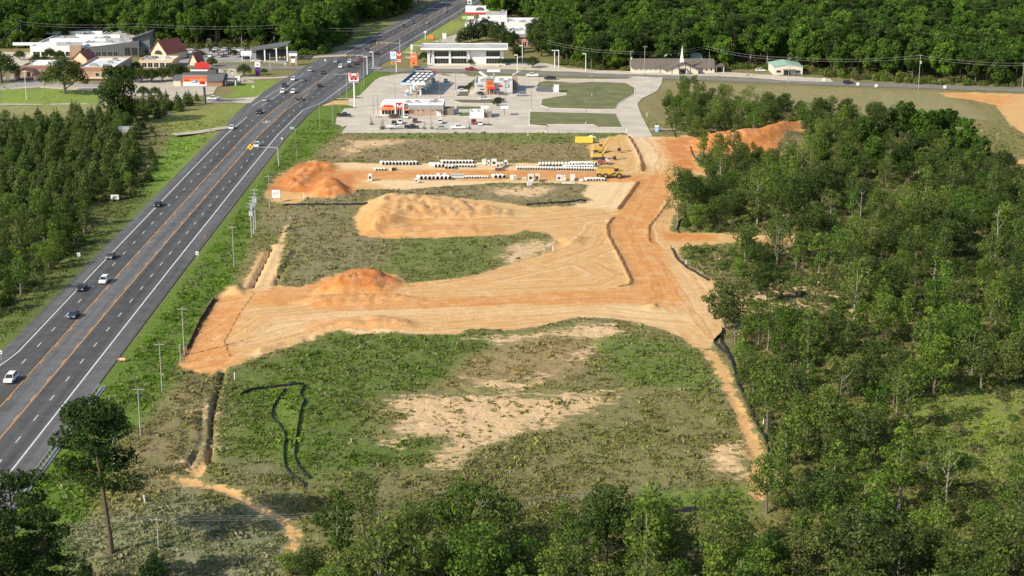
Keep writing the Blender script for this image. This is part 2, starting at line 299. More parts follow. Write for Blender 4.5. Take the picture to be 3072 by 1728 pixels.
FLAT = [LOT, N_([(0, 200), (870, 196), (900, 150), (0, 140)]), N_([(400, 225), (700, 225), (700, 305), (380, 290)])]

def height(X, Y):
    X = np.asarray(X, float); Y = np.asarray(Y, float)
    z = (fbm(X, Y, 3.2, 11, 3)-.5)*.5+(fbm(X, Y*.8, 1.5, 17, 2)-.5)*.4+(fbm(X, Y, 22, 31, 2)-.5)*.7
    bare = np.full(X.shape, -20.)
    for b in BARE: bare = np.maximum(bare, sdf(X, Y, b, 20))
    k = sst(bare, -.6, .8); z = z*(1-.8*k)+k*(fbm(X, Y, 2.2, 77, 3)-.5)*.26-k*.1
    rough = 0
    for i, (o, h, e) in enumerate(MOUND):
        d = sdf(X, Y, o, 20); m = sst(d, -e*.15, e)
        ri = fbm(X+40*i, Y, 3.4, 90+i, 3)
        gl = fbm(X, Y*.45, 2.6, 130+i, 3); hh = h*np.interp(X, [-40, -22, 5], [1.0, .85, .3]) if i == 2 else h; z = z+m*hh*(.82+.32*fbm(X, Y, 7, 60+i, 2))+m*(.5 if h > 1.4 else .35)*(np.abs(ri-.5)*-1.7+.35)-m*(1.1 if h > 1.4 else .4)*np.clip(1-np.abs(gl-.5)*10, 0, 1)+m*(fbm(X, Y, 1.3, 140+i, 2)-.5)*.6
    for o, wd, dp in TRENCH:
        d = sdl(X, Y, o, wd, 10); z = z-dp*sst(d, -.5, .35)+.25*sst(d, -2.6, -1.0)*(1-sst(d, -1.0, -.4))*fbm(X, Y, 1.6, 5, 2)*1.6
    for o, wd in CUT_SHADE:
        if wd > .5:
            d = sdl(X, Y, o, wd, 8); z = z+.3*sst(d, -.5, .3)*fbm(X, Y, 1.4, 8, 2)*1.5
    off = X-cx(Y)
    dr = np.maximum(-15.5-off, off-14.5)            # distance outside the highway
    dr = np.where(Y > 680, np.maximum(-21-off, off-19), dr)
    f = sst(dr, 0, 6)
    for o in FLAT: f = np.minimum(f, sst(-sdf(X, Y, o, 12), 0, 4))
    z = z*f+(1-f)*-.16
    side = np.abs(Y-np.interp(X, SIDE_X, SIDE_Y)); f2 = sst(side, 8, 14); z = z*f2+(1-f2)*-.16
    # the highway runs on a low bank: the verge falls gently away and comes back
    v = sst(dr, 2, 9)*(1-sst(dr, 10, 26)); z = z-v*.7*(Y < 640)
    return z
_s = N_([(0, 207), (540, 196), (870, 203), (1000, 205), (1200, 211), (1400, 212), (1617, 220), (1800, 226), (2003, 231), (2259, 241), (2563, 252), (2860, 262), (3072, 270)])
SIDE_X = [-900]+[p[0] for p in _s]+[900]; SIDE_Y = [_s[0][1]+10]+[p[1] for p in _s]+[_s[-1][1]-60]

# ------------------------------------------------------------------ terrain
rows = [168.0]
while rows[-1] < 1500: rows.append(rows[-1]*1.0029 if rows[-1] < 760 else rows[-1]*1.008)
rows = np.array(rows); NC = 540
S = np.linspace(-.44, .44, NC)
YY = np.repeat(rows[:, None], NC, 1); XX = S[None, :]*(YY+40)
sh = XX.shape; X = XX.ravel(); Y = YY.ravel(); Z = height(X, Y)
def attr_all(X, Y):
    bare = np.full(X.shape, -20.)
    for b in BARE: bare = np.maximum(bare, sdf(X, Y, b, 20))
    pat = np.full(X.shape, -12.)
    for b in PATCH: pat = np.maximum(pat, sdf(X, Y, b, 12))
    org = np.zeros(X.shape); pal = np.zeros(X.shape)
    for o, wgt, e in ORANGE: org = np.maximum(org, wgt*sst(sdf(X, Y, o, 20), -e, e))
    for o, wgt, e in PALE: pal = np.maximum(pal, wgt*sst(sdf(X, Y, o, 20), -e, e))
    shade_d = np.full(X.shape, -8.)
    for o, wd in CUT_SHADE: shade_d = np.maximum(shade_d, sdl(X, Y, o, wd*.7, 8))
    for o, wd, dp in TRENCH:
        if dp > 1.2: shade_d = np.maximum(shade_d, sdl(X, Y, o, wd, 8)-.1)
    global TRK
    TRK = np.full(X.shape, 14.)
    for o in TRACKS: TRK = np.minimum(TRK, -sdl(X, Y, o, 0, 14))
    wr = fbm(X, Y, 14, 3, 3)
    base = np.stack([.105+.05*wr, .118+.012*wr, .04+.03*wr], 1)
    for o, fe, wgt, c in GREENS:
        k = (wgt*sst(sdf(X, Y, o, fe+2)+(wr-.5)*fe*1.2, -fe*.8, fe*.8))[:, None]
        base = base*(1-k)+np.array(c)[None]*k
    base = base*np.array([1.55, 1.42, 1.3])
    return bare, pat, org, pal, shade_d, base
BARE_D, PAT_D, ORG, PAL, SHADE_D, BASE = attr_all(X, Y); TRKA = TRK.copy()

def ground_material():
    m = bpy.data.materials.new('ground'); m.use_nodes = True; n = m.node_tree; L = n.links; b = n.nodes['Principled BSDF']
    b.inputs['Roughness'].default_value = .95; b.inputs['Specular IOR Level'].default_value = .1
    def A(k):
        a = n.nodes.new('ShaderNodeAttribute'); a.attribute_name = k; return a
    geo = n.nodes.new('ShaderNodeNewGeometry')
    def noise(sc, det=4, rough=.6, off=0, mul=(1, 1, 1)):
        mp = n.nodes.new('ShaderNodeMapping'); mp.inputs['Location'].default_value = (off, off, 0); mp.inputs['Scale'].default_value = mul
        L.new(geo.outputs['Position'], mp.inputs[0])
        z = n.nodes.new('ShaderNodeTexNoise'); z.inputs['Scale'].default_value = sc; z.inputs['Detail'].default_value = det; z.inputs['Roughness'].default_value = rough
        L.new(mp.outputs[0], z.inputs['Vector']); return z.outputs[0]
    def M(op, a, c, d=None, cl=False):
        k = n.nodes.new('ShaderNodeMath'); k.operation = op; k.use_clamp = cl
        for i, v in enumerate((a, c, d)):
            if v is None: continue
            if isinstance(v, (int, float)): k.inputs[i].default_value = v
            else: L.new(v, k.inputs[i])
        return k.outputs[0]
    def mix(f, a, c):
        k = n.nodes.new('ShaderNodeMix'); k.data_type = 'RGBA'
        for i, v in ((0, f), (6, a), (7, c)):
            if isinstance(v, tuple): k.inputs[i].default_value = col(v)
            elif isinstance(v, (int, float)): k.inputs[i].default_value = v
            else: L.new(v, k.inputs[i])
        return k.outputs[2]
    def ramp(v, lo, hi):
        k = n.nodes.new('ShaderNodeMapRange'); k.interpolation_type = 'SMOOTHSTEP'; L.new(v, k.inputs[0]); k.inputs[1].default_value = lo; k.inputs[2].default_value = hi; return k.outputs[0]
    n1 = noise(1.1, 5, .65); n2 = noise(.28, 4, .6, 31); n3 = noise(2.6, 3, .6, 77); n4 = noise(.07, 3, .5, 9)
    # vegetation: base colour broken into darker clumps, dry stalks and greener tufts
    g = A('base').outputs['Color']
    g = mix(M('MULTIPLY', ramp(n1, .45, .65), .45), g, mix(.5, g, (.04, .06, .015)))
    g = mix(M('MULTIPLY', ramp(n2, .48, .7), .45), g, mix(.55, g, (.26, .21, .11)))
    n5 = noise(.38, 5, .7, 55); g = mix(M('MULTIPLY', ramp(n5, .5, .68), .4), g, mix(.5, g, (.05, .09, .018)))
    g = mix(M('MULTIPLY', ramp(n3, .55, .75), .4), g, mix(.5, g, (.26, .23, .13)))
    g = mix(M('MULTIPLY', ramp(n4, .5, .7), .35), g, mix(.5, g, (.07, .12, .02)))
    # bare soil
    o = A('orange').outputs['Fac']; pl = A('pale').outputs['Fac']
    s = mix(pl, (.52, .315, .125), (.64, .465, .255))
    s = mix(M('MULTIPLY', o, 1.0, cl=True), s, mix(ramp(n2, .35, .65), (.50, .19, .045), (.54, .24, .07)))
    s = mix(M('MULTIPLY', ramp(o, .82, 1.0), .85), s, mix(ramp(n1, .35, .65), (.42, .125, .028), (.50, .18, .045)))
    streak = noise(1.3, 4, .6, 5, (.18, 1.6, 1))
    s = mix(M('MULTIPLY', ramp(streak, .45, .66), .5), s, mix(.6, s, (.36, .17, .06)))
    streak2 = noise(.9, 5, .65, 25, (.16, .9, 1)); streak2.node.inputs['Distortion'].default_value = 1.6; s = mix(M('MULTIPLY', ramp(streak2, .5, .68), .45), s, mix(.55, s, (.66, .48, .28)))
    s = mix(M('MULTIPLY', ramp(n2, .5, .75), .35), s, mix(.5, s, (.62, .46, .27)))
    s = mix(M('MULTIPLY', ramp(n3, .62, .75), .35), s, mix(.5, s, (.22, .12, .06)))
    tr = A('track').outputs['Fac']; cv = n.nodes.new('ShaderNodeCombineXYZ'); L.new(M('ADD', M('MULTIPLY', tr, 1.0), M('MULTIPLY', n4, 3.0)), cv.inputs[0]); L.new(M('MULTIPLY', n2, .6), cv.inputs[1])
    tn = n.nodes.new('ShaderNodeTexNoise'); tn.inputs['Scale'].default_value = .75; tn.inputs['Detail'].default_value = 4; tn.inputs['Roughness'].default_value = .7; L.new(cv.outputs[0], tn.inputs['Vector'])
    tf = M('MULTIPLY', M('SUBTRACT', 1.0, ramp(tr, 6.0, 13.5)), .75)
    s = mix(M('MULTIPLY', ramp(tn.outputs[0], .50, .60), tf), s, mix(.6, s, (.40, .17, .055)))
    s = mix(M('MULTIPLY', M('SUBTRACT', 1.0, ramp(tn.outputs[0], .38, .47)), M('MULTIPLY', tf, M('SUBTRACT', 1.0, M('MULTIPLY', o, .75), cl=True))), s, mix(.65, s, (.70, .52, .33)))
    blot = noise(.16, 6, .7, 91); s = mix(M('MULTIPLY', ramp(blot, .5, .62), .4), s, mix(.55, s, (.66, .49, .31)))
    o_k = M('SUBTRACT', 1.0, M('MULTIPLY', o, .8), cl=True); blo2 = noise(.21, 6, .72, 191); s = mix(M('MULTIPLY', ramp(blo2, .54, .64), .4), s, mix(.5, s, (.38, .19, .075)))
    e = M('MULTIPLY_ADD', M('SUBTRACT', n2, .5), 5.5, M('MULTIPLY', M('SUBTRACT', n1, .5), 3.6))
    bm = ramp(M('ADD', A('bare').outputs['Fac'], e), -.5, .5)
    c = mix(bm, g, s)
    st = noise(.55, 5, .7, 12, (.5, 1.1, 1))
    e2 = M('MULTIPLY_ADD', M('SUBTRACT', st, .56), 26.0, M('MULTIPLY_ADD', M('SUBTRACT', n1, .5), 9.0, M('MULTIPLY', M('SUBTRACT', n4, .5), 22.0)))
    pm = M('MULTIPLY', ramp(M('ADD', A('patch').outputs['Fac'], e2), -2.0, 2.6), M('SUBTRACT', 1.0, bm))
    c = mix(pm, c, mix(ramp(n1, .4, .6), (.60, .42, .235), (.50, .34, .18)))
    mm = ramp(M('ADD', A('cut_shade').outputs['Fac'], M('MULTIPLY', M('SUBTRACT', n1, .5), .5)), -.25, .2)
    c = mix(M('MULTIPLY', mm, .9), c, (.12, .052, .022))  # shade of cuts and trenches, painted as a dark clay colour
    L.new(c, b.inputs['Base Color'])
    bp = n.nodes.new('ShaderNodeBump'); bp.inputs['Strength'].default_value = .8; bp.inputs['Distance'].default_value = .5
    hgt = M('MULTIPLY', M('ADD', n1, M('MULTIPLY', n3, .5)), M('SUBTRACT', 1.0, M('MULTIPLY', bm, .45)))
    L.new(hgt, bp.inputs['Height']); L.new(bp.outputs[0], b.inputs['Normal'])
    return m
GROUND = ground_material()
V = np.stack([X, Y, Z], 1); nr = len(rows)
i0 = (np.arange(nr-1)[:, None]*NC+np.arange(NC-1)[None, :]).ravel()
Q = np.stack([i0, i0+1, i0+NC+1, i0+NC], 1)
fc_bare = BARE_D[Q].mean(1) > 0; fc_mound = np.zeros(len(Q), bool)
fcx, fcy = X[Q].mean(1), Y[Q].mean(1)
def submesh(name, mask, kind='structure', label=None):
    q = Q[mask]; ids, inv = np.unique(q.ravel(), return_inverse=True)
    me = bpy.data.meshes.new(name); me.vertices.add(len(ids)); me.vertices.foreach_set('co', V[ids].astype(np.float32).ravel())
    me.loops.add(len(inv)); me.loops.foreach_set('vertex_index', inv.astype(np.int32).ravel())
    me.polygons.add(len(q)); me.polygons.foreach_set('loop_start', np.arange(0, len(q)*4, 4, dtype=np.int32))
    me.polygons.foreach_set('loop_total', np.full(len(q), 4, np.int32)); me.polygons.foreach_set('use_smooth', np.ones(len(q), bool))
    me.update()
    for k, a in (('bare', BARE_D), ('patch', PAT_D), ('orange', ORG), ('pale', PAL), ('cut_shade', SHADE_D), ('track', TRKA)):
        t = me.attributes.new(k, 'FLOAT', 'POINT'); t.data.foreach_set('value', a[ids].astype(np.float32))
    t = me.attributes.new('base', 'FLOAT_COLOR', 'POINT'); t.data.foreach_set('color', np.hstack([BASE[ids], np.ones((len(ids), 1))]).astype(np.float32).ravel())
    me.materials.append(GROUND); o = bpy.data.objects.new(name, me); COL.objects.link(o); o['kind'] = kind
    if label: o['label'] = label
    return o
MN = ['orange_soil_pile', None, 'sand_mound', None, 'orange_soil_pile', None, None, None, None, None, 'orange_soil_pile', None]
MOUND_LAB = {0: 'steep orange soil pile beside the white sign and the highway', 2: 'long sandy mound with a gullied face in the middle of the clearing', 4: 'low orange soil pile above the lower dirt road', 10: 'broad bright orange fill pile among the trees on the right'}
left = np.ones(len(Q), bool)
for i, nm in enumerate(MN):
    if nm:
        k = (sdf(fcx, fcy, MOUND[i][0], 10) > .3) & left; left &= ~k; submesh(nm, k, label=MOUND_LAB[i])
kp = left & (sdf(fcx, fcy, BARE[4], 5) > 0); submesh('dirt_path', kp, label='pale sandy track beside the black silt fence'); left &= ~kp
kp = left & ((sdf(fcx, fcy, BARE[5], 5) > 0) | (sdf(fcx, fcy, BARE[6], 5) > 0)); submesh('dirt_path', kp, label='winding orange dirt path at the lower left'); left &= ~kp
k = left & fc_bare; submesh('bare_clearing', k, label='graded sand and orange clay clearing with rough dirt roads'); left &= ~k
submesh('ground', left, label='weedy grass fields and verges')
# the countryside beyond
MBo = MB(); 
for (x0, x1, y0, y1) in ((-5000, -600, -800, 7000), (600, 5000, -800, 7000), (-600, 600, 1450, 7000), (-600, 600, -800, 175)): MBo.add([(x0, y0, -1.2), (x1, y0, -1.2), (x1, y1, -1.2), (x0, y1, -1.2)], [(0, 1, 2, 3)])
MBo.add([(-605, 170, -1.5), (605, 170, -1.5), (605, 1460, -1.5), (-605, 1460, -1.5)], [(0, 1, 2, 3)])
o = MBo.build('countryside', mat('field', (.09, .11, .035), var=.4, scale=.05)); o['kind'] = 'structure'

# ------------------------------------------------------------------ highway, roads and paint
def asphalt(name, c, cr):
    m = mat(name, c, .88, var=.22, scale=.35, bump=.0, spec=.2); return m
ASPH = bpy.data.materials.new('asphalt'); ASPH.use_nodes = True
n = ASPH.node_tree; b = n.nodes['Principled BSDF']; b.inputs['Roughness'].default_value = .9; b.inputs['Specular IOR Level'].default_value = .2
geo = n.nodes.new('ShaderNodeNewGeometry'); mp = n.nodes.new('ShaderNodeMapping'); mp.inputs['Scale'].default_value = (1.0, .02, 1)
n.links.new(geo.outputs['Position'], mp.inputs[0])
z1 = n.nodes.new('ShaderNodeTexNoise'); z1.inputs['Scale'].default_value = .55; z1.inputs['Detail'].default_value = 4; n.links.new(mp.outputs[0], z1.inputs[0])
z2 = n.nodes.new('ShaderNodeTexNoise'); z2.inputs['Scale'].default_value = .25; z2.inputs['Detail'].default_value = 8; z2.inputs['Roughness'].default_value = .7; n.links.new(geo.outputs['Position'], z2.inputs[0])
mx = n.nodes.new('ShaderNodeMath'); mx.operation = 'ADD'; n.links.new(z1.outputs[0], mx.inputs[0]); n.links.new(z2.outputs[0], mx.inputs[1])
mr = n.nodes.new('ShaderNodeMapRange'); n.links.new(mx.outputs[0], mr.inputs[0]); mr.inputs[1].default_value = .7; mr.inputs[2].default_value = 1.3; mr.inputs[3].default_value = .58; mr.inputs[4].default_value = 1.36
at = n.nodes.new('ShaderNodeAttribute'); at.attribute_name = 'tone'
ml = n.nodes.new('ShaderNodeMix'); ml.data_type = 'RGBA'; ml.blend_type = 'MULTIPLY'; ml.inputs[0].default_value = 1
n.links.new(at.outputs['Color'], ml.inputs[6]); n.links.new(mr.outputs[0], ml.inputs[7]); n.links.new(ml.outputs[2], b.inputs['Base Color'])
def paved(name, lab, strips, zz, ys, tones):
    """lanes of slightly different asphalt, side by side"""
    mb = MB(); tn = []
    for (a, c), t in zip(strips, tones):
        for j in range(len(ys)-1):
            q = []
            for yy, s in ((ys[j], a), (ys[j], c), (ys[j+1], c), (ys[j+1], a)):
                s = s(yy) if callable(s) else s
                dx = (cx(yy+5)-cx(yy-5))/10; k = 1/math.hypot(1, dx)
                q.append((float(cx(yy))+s*k, yy-s*dx*k*k, zz))
            mb.add(q, [(0, 1, 2, 3)]); tn.append(t)
    o = mb.build(name, ASPH); o['kind'] = 'structure'; o['label'] = lab
    t = o.data.attributes.new('tone', 'FLOAT_COLOR', 'FACE'); t.data.foreach_set('color', np.array([(c*1.02, c, c*.98, 1) for c in tn], np.float32).ravel())
    return o
YS = list(np.arange(150, 1600, 12.0))
def LPo(y): return float(np.interp(y, [150, 300, 345, 360, 640, 690, 720, 860, 900, 1600], [-17, -17, -14.5, -13.6, -14.2, -17.5, -19.2, -19.2, -16, -15]))
def RPo(y): return float(np.interp(y, [150, 640, 700, 720, 860, 920, 1600], [13.6, 13.6, 13.8, 17.5, 17.5, 15, 14]))
paved('highway', 'five lane asphalt highway with a centre turning lane', [(LPo, -10.6), (-10.6, -2.8), (-2.8, 2.6), (2.6, 9.6), (9.6, RPo)], 0.0, YS, [.105, .074, .112, .072, .098])
WHITE = mat('road_paint_white', (.52, .52, .50), .7, var=.25, scale=2); YEL = mat('road_paint_yellow', (.66, .30, .05), .7, var=.2, scale=.6)
def stripe(off, w, y0, y1, mb, dash=None, step=6):
    y = y0
    while y < y1:
        ye = min(y1, y+(dash[0] if dash else step)); q = []
        for yy, s in ((y, -w/2), (y, w/2), (ye, w/2), (ye, -w/2)):
            o_ = off(yy) if callable(off) else off; q.append((float(cx(yy))+o_+s, yy, .012))
        mb.add(q, [(0, 1, 2, 3)]); y = y+dash[1] if dash else ye
    return mb
mb = MB()
LEo = lambda y: float(np.interp(y, [150, 300, 325, 352, 640, 1600], [-15.5, -15.5, -13.8, -9.9, -10.6, -10.6]))
stripe(LEo, .32, 150, 672, mb); stripe(9.5, .34, 150, 690, mb)
stripe(lambda y: float(np.interp(y, [690, 710], [9.5, 13.5])), .3, 690, 795, mb); stripe(-10.6, .24, 700, 780, mb); stripe(-14.4, .24, 700, 800, mb)
stripe(-11, .26, 860, 1500, mb); stripe(11, .26, 860, 1500, mb)
stripe(6.1, .22, 150, 800, mb, (3.3, 12.19)); stripe(-6.7, .22, 150, 800, mb, (3.3, 12.19)); stripe(6.1, .2, 870, 1500, mb, (3.3, 12.19)); stripe(-6.7, .2, 870, 1500, mb, (3.3, 12.19))
for yy in (795, 868):
    x0 = float(cx(yy)); mb.add([(x0-14 if yy > 800 else x0+1, yy, .012), (x0+0 if yy > 800 else x0+14, yy, .012), (x0+0 if yy > 800 else x0+14, yy+.8, .012), (x0-14 if yy > 800 else x0+1, yy+.8, .012)], [(0, 1, 2, 3)])
def arrow(x, y, s, flip):
    f = -1 if flip else 1
    mb.add([(x-.15, y, .012), (x+.15, y, .012), (x+.15, y+f*3*s, .012), (x-.15, y+f*3*s, .012)], [(0, 1, 2, 3)])
    mb.add([(x-.15, y+f*2.2*s, .0125), (x-f*1.5, y+f*2.2*s, .0125), (x-f*1.5, y+f*3*s, .0125), (x-.15, y+f*3*s, .0125)], [(0, 1, 2, 3)])
    mb.add([(x-f*1.2, y+f*1.4*s, .0125), (x-f*2.0, y+f*2.6*s, .0125), (x-f*1.2, y+f*3.8*s, .0125)], [(0, 1, 2)])
arrow(-98.9, 656, 1.2, False); arrow(-99.6, 664, 1.2, True)
o = mb.build('lane_markings', WHITE); o['kind'] = 'structure'; o['label'] = 'white edge lines, lane dashes and turn arrows'
mb = MB()
for off in (-3.0, 2.45): 
    stripe(off, .17, 150, 735, mb); stripe(off+(.36 if off < 0 else -.36), .15, 150, 735, mb, (3.3, 12.19)); 
stripe(-2.6, .2, 880, 1500, mb); stripe(2.6, .2, 880, 1500, mb); stripe(-1.0, .2, 735, 795, mb)
o = mb.build('centre_markings', YEL); o['kind'] = 'structure'; o['label'] = 'yellow lines along the centre turning lane'
# side road
def ribbon(name, pts, w, z, m, lab, kind='structure', ws=None):
    mb = MB(); L = []
    for i, p in enumerate(pts):
        a = pts[max(i-1, 0)]; c = pts[min(i+1, len(pts)-1)]; dx, dy = c[0]-a[0], c[1]-a[1]; l = math.hypot(dx, dy) or 1
        h = (ws[i] if ws else w)/2; L.append(((p[0]-dy/l*h, p[1]+dx/l*h, z), (p[0]+dy/l*h, p[1]-dx/l*h, z)))
    for i in range(len(L)-1): mb.add([L[i][0], L[i][1], L[i+1][1], L[i+1][0]], [(0, 1, 2, 3)])
    o = mb.build(name, m); o['kind'] = kind; o['label'] = lab; return o
def dense(pts, k=8):
    out = []
    for a, c in zip(pts[:-1], pts[1:]):
        for j in range(k): out.append(tuple(a[t]+(c[t]-a[t])*j/k for t in (0, 1)))
    return out+[pts[-1][:2]]
SIDEP = dense(list(zip(SIDE_X, SIDE_Y)), 6)
ASPH2 = mat('side_asphalt', (.17, .162, .145), .9, var=.15, scale=.2)
ribbon('side_road', SIDEP, 13, -.02, ASPH2, 'two lane side road crossing behind the petrol station and church')
ribbon('side_road_markings', [(p[0], p[1]) for p in SIDEP], .3, .0, YEL, 'yellow centre line of the side road')
# ------------------------------------------------------------------ paved lots
def concrete_mat(name, c, jsz=6.0):
    m = bpy.data.materials.new(name); m.use_nodes = True; n = m.node_tree; L = n.links; b = n.nodes['Principled BSDF']; b.inputs['Roughness'].default_value = .9
    b.inputs['Specular IOR Level'].default_value = .2
    g = n.nodes.new('ShaderNodeNewGeometry'); z = n.nodes.new('ShaderNodeTexNoise'); z.inputs['Scale'].default_value = .12; z.inputs['Detail'].default_value = 8; z.inputs['Roughness'].default_value = .65
    L.new(g.outputs['Position'], z.inputs[0]); r = n.nodes.new('ShaderNodeValToRGB'); L.new(z.outputs[0], r.inputs[0])
    r.color_ramp.elements[0].position = .3; r.color_ramp.elements[1].position = .7
    r.color_ramp.elements[0].color = col([k*.78 for k in c]); r.color_ramp.elements[1].color = col([k*1.1 for k in c])
    mp = n.nodes.new('ShaderNodeMapping'); mp.inputs['Scale'].default_value = (.05, .5, 1); L.new(g.outputs['Position'], mp.inputs[0])
    z2 = n.nodes.new('ShaderNodeTexNoise'); z2.inputs['Scale'].default_value = 1; z2.inputs['Detail'].default_value = 3; L.new(mp.outputs[0], z2.inputs[0])
    mr = n.nodes.new('ShaderNodeMapRange'); L.new(z2.outputs[0], mr.inputs[0]); mr.inputs[1].default_value = .5; mr.inputs[2].default_value = .75; mr.inputs[3].default_value = 1; mr.inputs[4].default_value = .8
    x = n.nodes.new('ShaderNodeMix'); x.data_type = 'RGBA'; x.blend_type = 'MULTIPLY'; x.inputs[0].default_value = 1; L.new(r.outputs[0], x.inputs[6]); L.new(mr.outputs[0], x.inputs[7]); L.new(x.outputs[2], b.inputs['Base Color'])
    return m
CONC = concrete_mat('lot_concrete', (.49, .43, .345)); CONC2 = concrete_mat('tan_concrete', (.44, .38, .30)); GREYLOT = concrete_mat('grey_lot', (.30, .285, .26)); KERB = mat('kerb', (.52, .49, .42), .8, var=.12, scale=1)
GRASS = mat('cut_grass', (.12, .14, .045), .95, c2=(.075, .10, .028), scale=.35, var=.2); DGRASS = mat('island_weeds', (.17, .16, .07), .95, c2=(.09, .105, .03), scale=.12, var=.2)
STRAW = mat('mulch', (.16, .12, .08), .95, c2=(.09, .08, .05), scale=.6, var=.2)
def slab(name, poly, z0, z1, m, lab, kind='structure'):
    mb = MB(); mb.prism([(p[0], p[1]) for p in poly], z0, z1); o = mb.build(name, m); o['kind'] = kind; o['label'] = lab; return o
slab('parking_lot', LOT, -.3, .03, CONC, 'pale concrete parking lots and access road')
def inset(poly, d):
    c = (sum(p[0] for p in poly)/len(poly), sum(p[1] for p in poly)/len(poly)); out = []
    for p in poly:
        l = math.hypot(p[0]-c[0], p[1]-c[1]); out.append((c[0]+(p[0]-c[0])*(1-d/l), c[1]+(p[1]-c[1])*(1-d/l)))
    return out
def island(poly, m, lab):
    slab('kerb', poly, .0, .15, KERB, 'concrete kerb round '+lab)
    o = slab('grass_island', inset(poly, .6), .1, .22, m, lab); return o
island(ISL_A, DGRASS, 'large rounded grass lot inside the access road'); island(ISL_B, DGRASS, 'rectangular mown lot beside the concrete road')
island(ISL_C, GRASS, 'narrow grass strip behind the dumpster enclosure'); island(ISL_D, STRAW, 'oval planting bed in the middle of the lot')
island(ISL_E, GRASS, 'small grass patch right of the burger restaurant'); island(ISL_F, STRAW, 'oval bed behind the fuel canopy')
for q in ([(1121, 353), (1155, 356), (1150, 352), (1125, 350)], [(1442, 377), (1478, 380), (1480, 374), (1462, 370)], [(1320, 353), (1345, 354), (1343, 351), (1322, 351)], [(1368, 290), (1402, 290), (1412, 262), (1440, 234), (1432, 232), (1396, 258)], [(1000+10, 296), (1085, 297), (1090, 293), (1060, 291)]):
    island(N_(q), STRAW, 'mulched planting bed with kerb')
slab('asphalt_pad', N_([(1613, 261), (1655, 262), (1660, 277), (1612, 275), (1607, 270)]), .1, .235, mat('old_asphalt', (.12, .12, .115), .9, var=.2, scale=.5), 'dark square pad at the corner of the grass lot')
slab('front_lot', N_([(1250, 205), (1540, 207), (1640, 212), (1720, 214), (1800, 219), (1895, 222), (2200, 229), (2260, 232), (2340, 240), (2420, 244), (2500, 245), (2490, 236), (2300, 224), (2180, 216), (1900, 214), (1800, 211), (1700, 204), (1640, 190), (1560, 188), (1290, 193)]), -.2, .04, CONC, 'pale concrete frontage lots along the far side of the side road')
slab('mall_lot', N_([(430, 143), (780, 146), (860, 160), (900, 172), (850, 190), (770, 185), (640, 188), (480, 192), (430, 165)]), -.2, .05, GREYLOT, 'grey shopping centre parking lot full of cars')
slab('mall_lot', N_([(0, 155), (110, 158), (120, 195), (20, 198), (0, 200)]), -.2, .05, CONC, 'pale lot at the far left')
slab('restaurant_lot', N_([(380, 232), (520, 228), (640, 208), (700, 205), (735, 215), (715, 235), (760, 243), (765, 248), (700, 247), (650, 262), (640, 282), (520, 300), (380, 300), (365, 270)]), -.2, .05, CONC2, 'tan gravel lot round the low brick restaurant')
slab('dark_lot', N_([(0, 222), (130, 226), (260, 230), (330, 235), (330, 262), (120, 258), (0, 266)]), -.2, .05, GREYLOT, 'shaded grey lot in front of the brick building')
slab('drive', N_([(0, 266), (120, 258), (330, 262), (380, 300), (300, 312), (290, 272), (120, 262), (0, 270)]), -.2, .06, CONC2, 'tan drive')
slab('drive', N_([(620, 296), (700, 296), (768, 290), (790, 276), (752, 309), (700, 306), (620, 309)]), -.2, .05, CONC2, 'pale driveway entering the highway beside the billboard')
slab('drive', N_([(860, 233), (800, 236), (740, 238), (715, 234), (740, 230), (820, 232), (866, 228)]), -.2, .05, CONC2, 'narrow pale driveway on the left verge')
ribbon('gravel_track', dense(N_([(-80, 313), (120, 314), (280, 311), (420, 322), (520, 345)])), 3.4, .12, CONC2, 'pale gravel track across the lawn')
ribbon('drive', dense(N_([(520, 405), (590, 398), (660, 386), (690, 382)])), 5, .2, CONC2, 'short sandy drive by the young pines')
ribbon('drive', dense(N_([(1330, 128), (1400, 105), (1440, 80), (1450, 70)])), 14, .06, CONC2, 'pale drive leading up to the far shops')
ribbon('drive', dense(N_([(1240, 137), (1345, 137)])), 5, .06, CONC, 'pale cross drive')
ribbon('drive', dense(N_([(1215, 157), (1260, 159), (1290, 166)])), 5, .06, CONC, 'pale cross drive')
ribbon('drive', dense(N_([(1215, 174), (1250, 174), (1290, 190)])), 8, .06, CONC, 'pale cross drive')
ribbon('drive', dense(N_([(790, 186), (870, 176), (960, 170), (1040, 166)])), 7, .08, CONC2, 'pale frontage drive left of the junction')
ribbon('sidewalk', dense(N_([(1950, 389), (2060, 390), (2160, 392)])), 2.2, .25, CONC2, 'narrow concrete walk beside the portable toilet')

# ------------------------------------------------------------------ common building materials
WHT = mat('white_wall', (.74, .73, .70), .7, var=.04, scale=.3); ROOFW = mat('white_roof', (.72, .71, .68), .6, c2=(.50, .49, .46), scale=.12, var=.1); ROOFG = mat('roof_grey', (.48, .47, .44), .7, c2=(.32, .31, .29), scale=.15, var=.1)
GLASS = mat('dark_glass', (.025, .03, .03), .12, spec=.5); DARK = mat('dark_metal', (.04, .04, .042), .5); GREYM = mat('grey_metal', (.34, .34, .33), .5, metal=.3); BRICK = mat('brick', (.36, .21, .14), .9, c2=(.27, .14, .09), scale=1.5, var=.2)
TANB = mat('tan_brick', (.42, .30, .22), .9, c2=(.34, .23, .16), scale=.8, var=.2); PEACH = mat('peach_stucco', (.68, .50, .33), .9, var=.05, scale=.5); REDR = mat('red_roof', (.25, .075, .055), .7, var=.15, scale=.4)
RED = mat('sign_red', (.55, .04, .03), .5); ORG_ = mat('sign_orange', (.78, .22, .08), .5); BLUE = mat('sign_blue', (.05, .22, .50), .5); GREEN = mat('sign_green', (.06, .30, .18), .5); SHING = mat('brown_shingle', (.155, .125, .10), .9, c2=(.11, .09, .075), scale=.9, var=.1)
